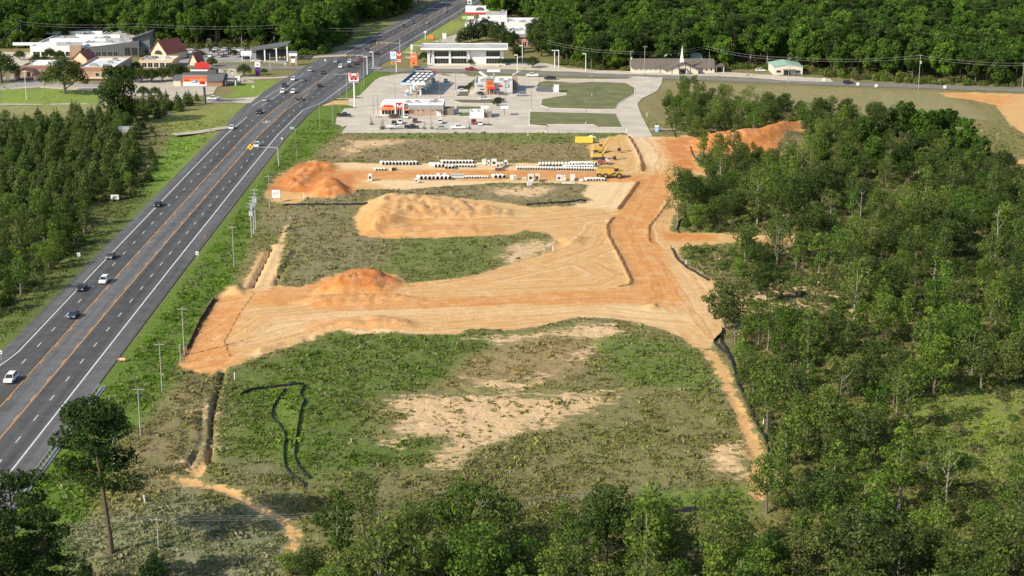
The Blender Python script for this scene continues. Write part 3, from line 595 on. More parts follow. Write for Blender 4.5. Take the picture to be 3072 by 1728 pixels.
CREAM = mat('cream_wall', (.60, .55, .45), .85, var=.04, scale=.5); TEALR = mat('teal_metal_roof', (.28, .42, .33), .5, var=.06, scale=.3); SLATE = mat('slate_grey', (.10, .10, .10), .7, var=.1, scale=.4); WOOD = mat('weathered_wood', (.22, .18, .13), .9, var=.2, scale=2); STEEL = mat('galvanised', (.42, .43, .43), .5, metal=.2)
YELP = mat('plant_yellow', (.52, .33, .07), .5, var=.12, scale=1.2); TYRE = mat('tyre', (.025, .025, .025), .9); PIPEC = mat('pipe_concrete', (.66, .64, .59), .85, c2=(.50, .48, .43), scale=1.1, var=.1); PIPEI = mat('inside_shade_and_lid', (.16, .15, .14), .9)  # PIPEI: concrete darkened to paint in the shade of hollows, also used for lids
PURP = mat('sign_purple', (.10, .03, .16), .5); BLUEG = mat('light_blue', (.18, .42, .68), .5); FABRIC = mat('silt_fabric', (.022, .022, .022), .95, var=.3, scale=3); BLACK = mat('black', (.015, .015, .015), .7)
def spot(x, y): q = P(x, y); return (q[0], q[1], 0.0)
def W(x0, x1, y): a, c = P(x0, y), P(x1, y); return c[0]-a[0]
def windows(root, n, x0, x1, y, z0, z1, gap, mul=2, m=GLASS, frame=WHT, name='window'):
    step = (x1-x0)/n
    for i in range(n):
        a, c = x0+i*step+gap/2, x0+(i+1)*step-gap/2; mb = MB()
        mb.m(frame).box(a-.12, c+.12, y-.06, y, z0-.12, z1+.12); mb.m(m).box(a, c, y-.09, y-.05, z0, z1)
        if mul > 1:
            for k in range(1, mul): xx = a+(c-a)*k/mul; mb.m(frame).box(xx-.05, xx+.05, y-.12, y-.08, z0, z1)
        mb.build(name, parent=root)
def hvac(root, pts, z, s=1.0):
    for x, y in pts:
        mb = MB(); mb.m(GREYM).box(x-1.1*s, x+1.1*s, y-.8*s, y+.8*s, z, z+1.1*s); mb.m(DARK).cyl((x, y, z+1.1*s), .5*s, .12, 10); mb.build('rooftop_unit', parent=root)
def parapet(root, x0, x1, y0, y1, z0, z1, wm, rm, t=.35):
    mb = MB(); mb.m(wm); mb.box(x0, x1, y0, y0+t, z0, z1); mb.box(x0, x1, y1-t, y1, z0, z1); mb.box(x0, x0+t, y0+t, y1-t, z0, z1); mb.box(x1-t, x1, y0+t, y1-t, z0, z1)
    mb.build('wall', parent=root); mb = MB(); mb.box(x0+t, x1-t, y0+t, y1-t, z1-.9, z1-.7); mb.build('roof', rm, root)

# ---- white car dealership with a flat overhanging roof
w_ = W(1285, 1510, 194); t = thing('showroom', 'white two-storey car showroom with a flat overhanging roof and big windows', 'building', spot(1398, 194)); h = w_/2; D = 16
mb = MB(); mb.m(WHT).box(-h+2, h, .3, D, 0, 7.6); mb.build('wall', parent=t)
mb = MB(); mb.m(ROOFG).box(-h-3.6, h+2.0, -2.6, D+1.5, 8.05, 8.3); mb.m(WHT); mb.box(-h-3.8, h+2.2, -2.9, -2.6, 7.8, 8.6); mb.box(-h-3.8, h+2.2, D+1.5, D+1.8, 7.8, 8.6); mb.box(-h-3.8, -h-3.6, -2.6, D+1.5, 7.8, 8.6); mb.box(h+2.0, h+2.2, -2.6, D+1.5, 7.8, 8.6); mb.build('roof', parent=t)
for k, (a, c) in enumerate(((-h+3.0, -h+10.2), (-h+11.4, -h+19.2), (-h+29, -h+36))):
    for z0, z1 in ((.4, 3.0), (4.2, 6.7)): windows(t, 1 if k < 3 else 3, a, c, .3, z0, z1, .2, 5, GLASS, GREYM)
    mb = MB(); mb.box(a, c, -.2, .25, 3.2, 4.0); mb.build('band', WHT, t)
for x in (-h+.4, -h+2.3, -h+10.8, -h+20.2): mb = MB(); mb.box(x-.3, x+.3, -.8, -.3, 0, 7.8); mb.build('column', WHT, t)
mb = MB(); mb.box(-h-.6, -h+1.6, 2, D-2, 0, 5.6); mb.build('side_bay', WHT, t); windows(t, 1, -h-.3, -h+1.3, 2, .6, 4.6, .4, 1)
mb = MB(); mb.box(-h+1, h+1, -3.2, -2.4, 0, .9); mb.build('low_wall', CREAM, t)

# ---- burger restaurant: brick and grey metal, tall red logo tower
def wlogo(mb, cx_, y, cz, s, m):          # the broad flying W, five strokes
    for x0, z0, x1, z1, wd in ((-.95, .75, -.45, -.75, .26), (-.45, -.75, 0, .25, .26), (0, .25, .45, -.75, .26), (.45, -.75, .95, .75, .26)):
        dx, dz = x1-x0, z1-z0; l = math.hypot(dx, dz); nx, nz = -dz/l*wd, dx/l*wd
        q = [((x0+nx)*s+cx_, (z0+nz)*s+cz), ((x0-nx)*s+cx_, (z0-nz)*s+cz), ((x1-nx)*s+cx_, (z1-nz)*s+cz), ((x1+nx)*s+cx_, (z1+nz)*s+cz)]
        mb.m(m).profy(q, y, y+.1)
    mb.m(m).profy([(cx_-.95*s, cz+.75*s), (cx_-.95*s, cz+1.0*s), (cx_-.5*s, cz+.85*s)], y, y+.1); mb.m(m).profy([(cx_+.95*s, cz+.75*s), (cx_+.5*s, cz+.85*s), (cx_+.95*s, cz+1.0*s)], y, y+.1)
w_ = W(1142, 1331, 347); t = thing('burger_restaurant', 'low brick burger restaurant with red awning and white W on a red tower', 'restaurant', spot(1236, 347)); h = w_/2
k = w_/1010.0; X_ = lambda zx: -h+(zx-120)*k
mb = MB(); mb.m(TANB).box(X_(560), h, 0, 13, 0, 2.7); mb.m(GREYM).box(X_(560), h, -.06, 13, 2.7, 4.4); mb.m(SLATE).box(h, h+.05, 0, 13, 0, 4.4); mb.m(WHT).box(X_(120), X_(560), .5, 13, 0, 4.3); mb.build('wall', parent=t)
mb = MB(); mb.box(X_(150), h-.3, 1, 12.6, 4.4, 4.6); mb.build('roof', ROOFW, t); mb = MB(); mb.m(WHT); mb.box(X_(560), h, -.1, .3, 4.4, 4.75); mb.box(h-.3, h, .3, 13, 4.4, 4.75); mb.box(X_(150), h, 12.6, 13, 4.4, 4.8); mb.build('parapet', parent=t)
mb = MB(); mb.m(WHT); mb.box(X_(355), X_(500), -1.2, 1.2, 5.6, 6.0); mb.box(X_(355), X_(375), -1.2, 1.2, 0, 5.6); mb.box(X_(480), X_(500), -1.2, 1.2, 0, 5.6); mb.build('entrance_tower', parent=t)
mb = MB(); mb.m(RED).box(X_(375), X_(480), -.9, 0, 2.6, 5.6); wlogo(mb, X_(428), -1.03, 4.1, .95, WHT); mb.build('logo_panel', parent=t)
mb = MB(); mb.m(GLASS).box(X_(375), X_(480), -.7, -.4, 0, 2.5); mb.m(WHT); [mb.box(X_(q)-.05, X_(q)+.05, -.78, -.68, 0, 2.5) for q in (395, 428, 460)]; mb.build('door', parent=t)
mb = MB(); mb.m(ORG_).prof([(-1.4, 2.5), (-1.4, 2.9), (.5, 3.7), (.5, 2.9)], X_(125), X_(350)); mb.build('awning', parent=t); mb = MB(); mb.m(ORG_).prof([(-1.2, 2.4), (-1.2, 2.7), (0, 3.0), (0, 2.5)], X_(505), X_(590)); mb.build('awning', parent=t)
mb = MB(); mb.m(RED).box(X_(165), X_(325), .3, .5, 3.6, 4.3); mb.build('sign_band', parent=t)
windows(t, 4, X_(135), X_(345), .5, .5, 2.3, .3, 1); windows(t, 1, X_(520), X_(575), 0, .6, 2.3, .1, 1, GLASS, RED)
mb = MB(); mb.m(WHT).box(X_(1020), X_(1090), -.12, 0, 0, 2.1); mb.m(DARK).box(X_(1010), X_(1100), -1.1, 0, 2.25, 2.4); mb.build('service_door', parent=t)
for zx in (645, 720, 795, 945): mb = MB(); mb.box(X_(zx)-.15, X_(zx)+.15, -.3, -.06, 2.1, 2.5); mb.build('wall_lamp', DARK, t)
hvac(t, [(X_(560), 5), (X_(700), 6), (X_(940), 6), (X_(1000), 8)], 4.6, .8)
mb = MB(); mb.m(DARK); mb.box(h+.3, h+4.2, 1, 1.2, 0, 2.9); mb.box(h+4.0, h+4.2, 1.2, 6, 0, 2.9); mb.box(h+.3, h+4.0, 5.8, 6, 0, 2.9); mb.build('screened_yard', WOOD, t)
hvac(t, [(h+1.4, 3.2), (h+3, 3.4)], 1.6, .8)
for zx in (670, 730, 795): mb = MB(); mb.cyl((X_(zx), -1.2, 0), .09, 1.0, 8); o = mb.build('bollard', WOOD); o.location = t.location; tag(o, '%s short grey post before the brick wall of the burger restaurant'%{670: 'left', 730: 'middle', 795: 'right'}[zx], 'bollard', 'posts in front of the restaurant wall')

# ---- grey store with an orange tower and raised white roof panels
w_ = W(1425, 1538, 282); t = thing('corner_store', 'grey block store with orange brick entrance tower and tilted white roof panels', 'store', spot(1481, 282)); h = w_/2; k = w_/600.
X_ = lambda zx: -h+(zx-1638)*k
parapet(t, -h, h, 0, 22, 0, 4.9, mat('pale_block', (.50, .49, .46), .9, var=.05, scale=.6), ROOFW)
mb = MB(); mb.m(GREYM).box(-h-.05, h+.05, -.08, 0, 0, .8); mb.m(SLATE).box(h, h+.06, .0, 22, 0, 4.9); mb.build('base_and_side_shade', parent=t)  # slate skin on the right wall paints that side's shade
OB = mat('orange_brick', (.52, .22, .10), .9, c2=(.42, .17, .08), scale=1.5, var=.1)
mb = MB(); mb.m(OB).box(X_(1815), X_(1948), -1.5, 1.6, 0, 6.8); mb.m(GREYM).box(X_(1808), X_(1955), -1.8, 1.9, 6.8, 7.0); mb.build('tower', parent=t)
mb = MB(); mb.m(RED); text_mb(mb, 'M', 2.4, X_(1880), -1.6, 5.0, RED); mb.m(RED).prof([(-2.7, 2.6), (-2.7, 2.9), (-1.5, 3.5), (-1.5, 2.9)], X_(1840), X_(1960)); mb.build('logo_and_canopy', parent=t)
mb = MB(); mb.m(GLASS).box(X_(1850), X_(1925), -1.6, -1.5, 0, 2.3); mb.m(WHT).box(X_(1872)-.1, X_(1872)+.1, -1.7, -1.6, 0, 2.3); mb.m(WHT).box(X_(1900)-.05, X_(1900)+.05, -1.7, -1.6, 0, 2.3); mb.build('door', parent=t)
mb = MB(); text_mb(mb, 'Deli', 1.5, X_(1720), -.08, 3.7, DARK); mb.build('wall_lettering', parent=t); mb = MB(); text_mb(mb, 'O', 1.0, X_(2050), -.1, 3.6, RED); text_mb(mb, 'ATM', .9, X_(2155), -.1, 3.6, DARK) if False else None; mb.m(RED).profy([(X_(2050)+1.0*math.cos(a/12*6.283), 3.6+.55*math.sin(a/12*6.283)) for a in range(12)], -.07, -.02); mb.build('wall_sign', parent=t); mb = MB(); mb.m(DARK); mb.box(X_(2120), X_(2185), -.1, -.02, 3.0, 4.2); mb.m(WHT).box(X_(2132), X_(2173), -.14, -.1, 3.3, 3.9); mb.build('wall_sign', parent=t)
for a, c in ((1725, 1785), (1975, 2035)): mb = MB(); mb.m(DARK).box(X_(a), X_(c), -.1, 0, 1.9, 2.3); mb.build('window', parent=t)
mb = MB(); mb.m(WOOD).box(h-.2, h+2.4, 14, 20, 0, 6.2); mb.build('rear_tower', TANB, t)
def panel(a, c): mb = MB(); mb.m(WHT).add(a, [(0, 1, 2, 3)]); mb.add([(x, y, z-.35) for x, y, z in a], [(0, 1, 2, 3)]); mb.add([a[i] for i in range(4)]+[(x, y, z-.35) for x, y, z in a], [(i, (i+1) % 4, (i+1) % 4+4, i+4) for i in range(4)]); mb.build('raised_roof_panel', WHT, t); mb = MB(); mb.box(c[0]-.4, c[0]+.4, c[1]-.4, c[1]+.4, 4.2, c[2]-.4); mb.build('panel_support', GREYM, t)
panel([(X_(1690), 17, 7.6), (X_(1815), 12, 5.8), (X_(1850), 15, 5.8), (X_(1715), 20, 7.6)], (X_(1790), 15.5, 6.3))
panel([(X_(1825), 21, 7.3), (X_(2035), 21, 7.3), (X_(2035), 24.5, 7.6), (X_(1825), 24.5, 7.6)], (X_(1930), 21.8, 7.3)); panel([(X_(2235), 14.5, 6.3), (X_(2355), 18, 7.8), (X_(2375), 21, 7.8), (X_(2240), 17, 6.3)], (X_(2300), 17, 7.0))
hvac(t, [(X_(2130), 5), (X_(2060), 12), (X_(2200), 10), (X_(1760), 9)], 4.1, 1.0)

# ---- fuel canopy
a0, a1, b0, b1 = P(1201, 248, 6), P(1276, 249, 6), P(1243, 213, 6), P(1311, 213, 6)
ang = math.atan2(-(b0[0]-a0[0]), (b0[1]-a0[1])); t = thing('fuel_canopy', 'petrol station canopy with white skylight squares on a black roof', 'canopy', ((a0[0]+a1[0])/2, a0[1], 0), ang)
cw, cd = (a1[0]-a0[0])/2, math.hypot(b0[0]-a0[0], b0[1]-a0[1])
mb = MB(); mb.m(BLACK).box(-cw+.25, cw-.25, .25, cd-.25, 5.6, 5.85); mb.build('deck', parent=t)
mb = MB(); mb.m(BLUEG).box(-cw, 0, 0, .25, 5.2, 6.1); mb.m(WHT).box(0, cw, 0, .25, 5.2, 6.1); mb.m(WHT).box(-cw, 0, -.04, 0, 5.2, 5.5); mb.m(BLUE).box(-cw, -cw+.25, .25, cd-.25, 5.2, 6.1); mb.m(GREYM).box(cw-.25, cw, .25, cd-.25, 5.2, 6.1); mb.m(WHT).box(-cw, cw-3, cd-.25, cd, 5.2, 6.1); mb.m(RED).box(cw-3, cw, cd-.25, cd, 5.2, 6.1); mb.build('fascia', parent=t)
for i in range(4):
    for j in range(4):
        x = -cw+2.4+i*(2*cw-2.4)/4+.3; y = 2.0+j*(cd-4)/4
        mb = MB(); mb.box(x-.7, x+.7, y, y+(cd-4)/4*.6, 5.86, 5.95); mb.build('roof_panel', WHT, t)
for i in range(2):
    for j in range(5): mb = MB(); mb.box((-1, 1)[i]*cw*.5-.25, (-1, 1)[i]*cw*.5+.25, 3+j*(cd-6)/4-.25, 3+j*(cd-6)/4+.25, 0, 5.6); mb.build('column', WHT, t)
pump = thing('fuel_pump', 'first fuel pump from the front in the left row under the canopy', 'fuel pump', (t.location.x-3.2, t.location.y+2, 0), ang, 'fuel pumps under the canopy')
mb = MB(); mb.m(KERB).box(-.8, .8, -1.4, 1.4, 0, .18); mb.build('plinth', parent=pump); mb = MB(); mb.m(BLUEG).box(-.5, .5, -.35, .35, .18, 1.5); mb.m(WHT).box(-.5, .5, -.35, .35, 1.5, 2.2); mb.m(DARK).box(-.3, .3, -.37, -.35, 1.1, 1.45); mb.build('cabinet', parent=pump); mb = MB(); mb.tube([(.5, 0, 1.4), (.8, 0, 1.1), (.75, 0, .5), (.55, 0, .9)], .04, 5); mb.build('hose', BLACK, pump)
for i in range(1, 10):
    px = (-1 if i % 2 == 0 else 1)*cw*.5; py = 3+(i//2)*(cd-6)/4+1.4; c, s_ = math.cos(ang), math.sin(ang)
    dup(pump, (t.location.x+px*c-py*s_, t.location.y+px*s_+py*c, 0), ang, '%s fuel pump from the front in the %s row under the canopy' % (('first', 'second', 'third', 'fourth', 'fifth', 'sixth')[i//2], 'left' if i % 2 == 0 else 'right'))

# ---- church
w_ = W(1897, 2148, 221); t = thing('church', 'low brown roofed church with a pointed white steeple', 'church', spot(2045, 221)); k = w_/842.; X_ = lambda zx: (zx-823)*k
mb = MB(); mb.m(CREAM); mb.box(X_(325), X_(1160), 3, 18, 0, 2.7); mb.build('wall', parent=t)
mb = MB(); mb.m(SHING).prof([(2.2, 2.5), (10.5, 6.0), (18.8, 2.5)], X_(318), X_(1168)); mb.build('roof', parent=t)
gx = X_(985)
mb = MB(); mb.m(CREAM).profy([(-gx, 0), (gx, 0), (gx, 2.2), (0, 5.2), (-gx, 2.2)], -1.5, 10); mb.build('gable_hall', parent=t)
mb = MB(); e = 1.0
for s_ in (-1, 1): mb.m(SHING).add([(0, -2.4, 5.75), (s_*(gx+e), -2.4, 2.1), (s_*(gx+e), 11, 2.1), (0, 11, 5.75), (0, -2.4, 5.4), (s_*(gx+e), -2.4, 1.75), (s_*(gx+e), 11, 1.75), (0, 11, 5.4)], [(0, 1, 2, 3), (4, 5, 6, 7), (0, 1, 5, 4), (1, 2, 6, 5)])
mb.build('gable_roof', parent=t)
mb = MB(); mb.m(WHT).box(-.9, .9, -.6, 1.2, 5, 7.2); s8 = [(.85*math.cos(a*math.pi/4), .3+.85*math.sin(a*math.pi/4)) for a in range(8)]; mb.m(WHT).add([(x, y, 7.2) for x, y in s8]+[(0, .3, 13.6)], [(i, (i+1) % 8, 8) for i in range(8)]); mb.build('steeple', parent=t)
mb = MB(); mb.m(DARK).box(-1.4, 1.4, -1.56, -1.5, 0, 2.4); mb.m(SHING).box(-2.2, 2.2, -4, -1.5, 2.5, 2.8); mb.m(WHT).box(-2.0, -1.8, -3.9, -3.7, 0, 2.5); mb.m(WHT).box(1.8, 2, -3.9, -3.7, 0, 2.5); mb.build('porch', parent=t)
for x in (X_(722), X_(792), X_(853), X_(905)): mb = MB(); mb.m(SHING).box(x-.15, x+.15, -1.6, -1.5, 0, max(1, 4.9-abs(x)*.42)); mb.build('pilaster', parent=t)
windows(t, 6, X_(345), X_(640), 3, 1.1, 2.1, 2.6, 1, GLASS, CREAM); windows(t, 3, X_(1010), X_(1150), 3, 1.0, 2.1, 1.6, 1, GLASS, CREAM)
mb = MB(); mb.m(SHING).box(X_(1175), X_(1265), 4, 13, 2.7, 3.2); mb.m(CREAM); [mb.box(x-.2, x+.2, y-.2, y+.2, 0, 2.7) for x in (X_(1182), X_(1256)) for y in (4.4, 12.6)]; mb.build('carport', parent=t)
t = thing('hall', 'pale teal roofed hall behind the church', 'building', (spot(2045, 221)[0]+.3, P(2045, 221)[1]+24, 0)); mb = MB(); mb.m(CREAM).box(-8, 12, 0, 10, 0, 4); mb.build('wall', parent=t); mb = MB(); mb.m(TEALR).prof([(-.6, 3.8), (5, 6.4), (10.6, 3.8)], -8.5, 12.5); mb.build('roof', parent=t)
# ---- green roofed metal building
w_ = W(2321, 2408, 225); t = thing('metal_workshop', 'small cream metal building with a pale green gable roof', 'building', spot(2364, 225)); h = w_/2
mb = MB(); mb.m(CREAM).profy([(-h, 0), (h, 0), (h, 3.9), (0, 5.1), (-h, 3.9)], 0, 17); mb.build('wall', parent=t)
for s_ in (-1, 1): mb = MB(); mb.m(TEALR).add([(0, -.3, 5.3), (s_*(h+.3), -.3, 4.05), (s_*(h+.3), 17.3, 4.05), (0, 17.3, 5.3), (0, -.3, 5.1), (s_*(h+.3), -.3, 3.85), (s_*(h+.3), 17.3, 3.85), (0, 17.3, 5.1)], [(0, 1, 2, 3), (4, 5, 6, 7), (0, 1, 5, 4), (1, 2, 6, 5), (2, 3, 7, 6)]); mb.build('roof', parent=t)
mb = MB(); mb.m(SLATE).box(-2.6, 3.6, -2.6, 0, 2.5, 2.75); mb.m(DARK).box(-2.2, 1.2, -.06, 0, 0, 2.3); [mb.box(x-.1, x+.1, -2.5, -2.3, 0, 2.5) for x in (-2.4, 3.4)]; mb.build('porch', parent=t); windows(t, 1, -h+1.4, -h+3.4, 0, 1.3, 2.1, .1, 1, GLASS, DARK); windows(t, 1, h-3, h-1.2, 0, 1.3, 2.1, .1, 1, GLASS, DARK)

# ---- strip shops behind the dark trees
def flatshop(x0, x1, y, D, H, lab, name='shop', wall=WHT, roof=ROOFW, units=4, win=5, front=None):
    t = thing(name, lab, 'building', spot((x0+x1)/2, y)); h = W(x0, x1, y)/2; parapet(t, -h, h, 0, D, 0, H, wall, roof)
    if win: windows(t, win, -h+1, h-1, 0, .4, 2.6, .8, 2)
    if front: mb = MB(); mb.m(front).box(-h-.05, h+.05, -1.2, 0, 2.9, H-.5); mb.build('fascia', parent=t)
    r = random.Random(int(x0)); hvac(t, [(r.uniform(-h+2, h-2), r.uniform(3, D-3)) for _ in range(units)], H-.7); return t, h
flatshop(1497, 1606, 127, 34, 5.2, 'long white roofed shop with a silver fascia beyond the dark trees', 'shop', WHT, ROOFW, 6, 7, GREYM)
flatshop(1422, 1500, 96, 26, 5.0, 'white shop nearest the far drive', 'shop', WHT, ROOFW, 4, 5)
flatshop(1520, 1640, 94, 26, 5.2, 'white flat roofed shop with several roof units at the back', 'shop', WHT, ROOFW, 7, 7)
flatshop(1438, 1520, 78, 34, 6.5, 'tallest white shop at the top of the far group', 'shop', WHT, ROOFG, 3, 5)
flatshop(1547, 1600, 140, 7, 3.4, 'small red and white shed behind the far pines', 'shed', mat('pale_red', (.45, .18, .15), .8, var=.2, scale=.5), ROOFW, 0, 3)
flatshop(1385, 1418, 118, 10, 4.0, 'small white gabled shop beside the drive', 'shop', WHT, ROOFW, 1, 2)
flatshop(1395, 1424, 93, 10, 4.0, 'small teal topped shop behind the green sign', 'shop', WHT, mat('teal_roof', (.25, .5, .45), .6), 1, 2)

# ---- left: shopping centre, brick centre and gabled shops
t, h = flatshop(92, 250, 170, 74, 5.6, 'very wide white flat roofed shopping hall at the far left', 'shopping_hall', WHT, ROOFG, 12, 6)
for a, c, y0, y1, z in ((-25, -2, 8, 9, 6.3), (-10, 20, 24, 25, 6.5), (0, 24, 40, 41, 6.7), (-22, 10, 58, 59, 6.5)): mb = MB(); mb.box(a, c, y0, y1, 4.9, z); mb.build('roof_wall', WHT, t)
t, h = flatshop(250, 385, 162, 60, 5.8, 'white flat roofed hall beside the dark prow building', 'shopping_hall', WHT, ROOFG, 10, 0)
t = thing('prow_building', 'dark grey cinema-like building rising to a pointed slanted roof', 'building', spot(350, 170)); 
t.scale = (1, 1, .78); mb = MB(); mb.m(SLATE).profy([(-18, 0), (12, 0), (12, 10.5), (8, 9.6), (4, 9), (-18, 5.5)], 0, 3); mb.build('front_wall', parent=t)
mb = MB(); mb.m(mat('steel_blue', (.13, .15, .16), .5)).profy([(8, 0), (17, 0), (17, 15.5), (8, 11.6)], 3, 12); mb.build('prow', parent=t)
mb = MB(); mb.m(GREYM).box(-17, 2, 3, 16, 5.0, 5.6); mb.m(SLATE).add([(7, 1, 11.7), (18, 1, 16.5), (18, 13, 16.5), (7, 13, 11.7), (7, 1, 11.3), (18, 1, 16.1), (18, 13, 16.1), (7, 13, 11.3)], [(0, 1, 2, 3), (4, 5, 6, 7), (0, 1, 5, 4), (1, 2, 6, 5)]); mb.build('roof', parent=t)
windows(t, 6, -17, 1, 0, .6, 3.4, .8, 2, GLASS, GREYM); windows(t, 3, 4, 15, 0, 1, 6, .9, 2, GLASS, SLATE)
mb = MB(); mb.m(TANB).box(-24, -18, -1, 4, 0, 7.4); mb.build('brick_pylon', parent=t)
def gable(x, y, wpx, ridge, D, lab, eave=3.2, base=0, arch=False, rz=0):
    t = thing('gabled_shop', lab, 'building', spot(x, y), rz); h = W(x-wpx/2, x+wpx/2, y)/2
    mb = MB(); mb.m(PEACH).profy([(-h, 0), (h, 0), (h, eave), (0, ridge), (-h, eave)], 0, D); mb.build('wall', parent=t)
    for s_ in (-1, 1):
        e = .6; sl_ = (ridge-eave)/h; z1 = eave-e*sl_; mb = MB(); mb.m(REDR).add([(0, -.5, ridge+.3), (s_*(h+e), -.5, z1+.3), (s_*(h+e), D, z1+.3), (0, D, ridge+.3), (0, -.5, ridge), (s_*(h+e), -.5, z1), (s_*(h+e), D, z1), (0, D, ridge)], [(0, 1, 2, 3), (4, 5, 6, 7), (0, 1, 5, 4), (1, 2, 6, 5), (2, 3, 7, 6)]); mb.build('roof', parent=t)
    if arch: mb = MB(); mb.m(DARK).profy([(h*.55*math.cos(a/12*math.pi), eave*.75+h*.45*math.sin(a/12*math.pi)) for a in range(13)], -.08, 0); mb.build('arched_window', parent=t)
    return t
gable(477, 182, 58, 10.0, 16, 'large peach gable with a dark arched window and dark red roof', 4.2, arch=True, rz=-.5)
gable(580, 196, 24, 6.0, 7, 'small peach gable with a red roof above the car park', 2.2, rz=-.35)
gable(242, 214, 44, 9.6, 11, 'peach gable with red roof behind the brick building', 6.2, rz=-.2)
t, h = flatshop(236, 345, 247, 38, 7.2, 'tan brick building with a red brick band and bright white roof', 'brick_building', TANB, ROOFW, 8, 0)
mb = MB(); mb.m(BRICK).box(-h-.05, h+.05, -.1, 0, 5.3, 6.8); mb.m(PEACH).box(-h-.05, h-2, -1.2, 0, 1.9, 2.4); mb.build('brick_band', parent=t); windows(t, 3, -1, h-1, 0, 2.9, 4.4, 1.2, 1)
t, h = flatshop(66, 200, 232, 20, 5.6, 'long low brick shop row behind the big oak', 'brick_building', TANB, ROOFG, 3, 0)
mb = MB(); mb.m(BRICK).box(-h-.05, h+.05, -.1, 0, 4.2, 5.4); mb.build('brick_band', parent=t); windows(t, 7, -h+2, h-2, 0, .5, 2.6, 1.0, 1, GLASS, BRICK)
mb = MB(); mb.m(WHT).box(-h+4, -h+14, 6, 16, 5.0, 6.2); mb.build('roof_box', parent=t)
t = thing('arched_porch', 'brick barrel arched porch in shade at the left end of the brick shops', 'porch', spot(80, 240)); mb = MB(); mb.m(BRICK)
arc = [(5*math.cos(a/12*math.pi), 2.2+3.4*math.sin(a/12*math.pi)) for a in range(13)]; ins = [(4.3*math.cos(a/12*math.pi), 2.2+2.8*math.sin(a/12*math.pi)) for a in range(13)]
for i in range(12): mb.profy([arc[i], arc[i+1], ins[i+1], ins[i]], -3, 5)
mb.m(PEACH).box(-5, -4.3, -3, 5, 0, 2.2); mb.box(4.3, 5, -3, 5, 0, 2.2); mb.build('arch', parent=t)
flatshop(418, 520, 204, 16, 4.0, 'white roofed shop row hidden by trees below the large red gable', 'shop', PEACH, ROOFW, 6, 5)
# ---- low brick restaurant with dark roof
w_ = W(545, 670, 259); t = thing('brick_restaurant', 'low brick restaurant with dark grey roof and roof screens behind the billboard', 'restaurant', spot(605, 259)); h = w_/2
mb = MB(); mb.m(BRICK).box(-h, h, 0, 13, 0, 2.9); mb.m(CREAM).box(-h-3.5, -h, 1, 10, 0, 2.9); mb.build('wall', parent=t)
mb = MB(); mb.m(SLATE).prof([(-.8, 2.7), (3.2, 4.9), (10, 4.9), (13.6, 2.7)], -h-.5, h+.6); mb.m(SLATE).prof([(.5, 2.8), (4, 4.2), (9, 4.2), (11, 2.8)], -h-4, -h-.5); mb.build('roof', parent=t)
mb = MB(); mb.m(CREAM).box(-h, h, -.1, 0, 2.3, 2.7); mb.build('trim', parent=t)
mb = MB(); mb.m(SLATE); mb.box(-6, 6, 6, 6.3, 4.9, 6.9); mb.box(-6, 6, 11, 11.3, 4.6, 6.9); mb.m(WHT).box(-6, 2, 5.9, 6, 6.2, 6.9); mb.build('roof_screen', parent=t); hvac(t, [(-3, 8.5), (1, 8.5), (4, 8)], 4.9, .9)
mb = MB(); mb.m(RED); mb.add([(-4, 8, 7), (-4.4, 8, 9.6), (-2, 8, 9.8), (-1.2, 8, 10.6), (0, 8, 9.8), (2, 8, 9.9), (2.6, 8, 7), (1.4, 8, 5.2), (.8, 8, 7.2), (-2.6, 8, 7)], [tuple(range(10))]); mb.add([(-4, 8.3, 7), (-4.4, 8.3, 9.6), (-2, 8.3, 9.8), (-1.2, 8.3, 10.6), (0, 8.3, 9.8), (2, 8.3, 9.9), (2.6, 8.3, 7), (1.4, 8.3, 5.2), (.8, 8.3, 7.2), (-2.6, 8.3, 7)], [tuple(range(10))]); mb.m(RED).box(-.1, .1, 8, 8.3, 4.5, 7.5)
o = mb.build('roof_sign', RED); o.location = t.location; tag(o, 'ragged red sign standing above the roof of the low brick restaurant', 'sign')
mb = MB(); mb.m(SLATE).box(h+.5, h+6, 2, 7, 2.6, 2.9); mb.m(WHT); [mb.box(x-.2, x+.2, y-.2, y+.2, 0, 2.6) for x in (h+1, h+5.6) for y in (2.4, 6.6)]; mb.build('carport', parent=t)
# ---- car wash canopy
t = thing('car_wash', 'dark steel car wash canopy with tilted roof and white columns at the mall lot corner', 'canopy', spot(812, 184)); mb = MB()
mb.m(SLATE).add([(-10, 0, 5.5), (9, 0, 8.5), (9, 14, 8.9), (-10, 14, 5.9), (-10, 0, 5), (9, 0, 8), (9, 14, 8.4), (-10, 14, 5.4)], [(0, 1, 2, 3), (4, 5, 6, 7), (0, 1, 5, 4), (1, 2, 6, 5), (2, 3, 7, 6), (3, 0, 4, 7)]); mb.build('roof', parent=t)
for x in (-9, -3, 3, 8.5): mb = MB(); mb.m(WHT).box(x-.3, x+.3, .3, .9, 0, 5.2+(x+9)*.15); mb.build('column', parent=t)
mb = MB(); mb.m(DARK).box(-8, 8, 4, 13, 0, 4.6); mb.build('tunnel', parent=t); mb = MB(); mb.m(WHT).box(-15, -9.5, -.5, -.1, 3, 5.4); mb.m(WHT).box(-14.6, -14.3, -.5, -.2, 0, 3); mb.m(WHT).box(-10.2, -9.9, -.5, -.2, 0, 3); mb.build('sign_panel', parent=t)
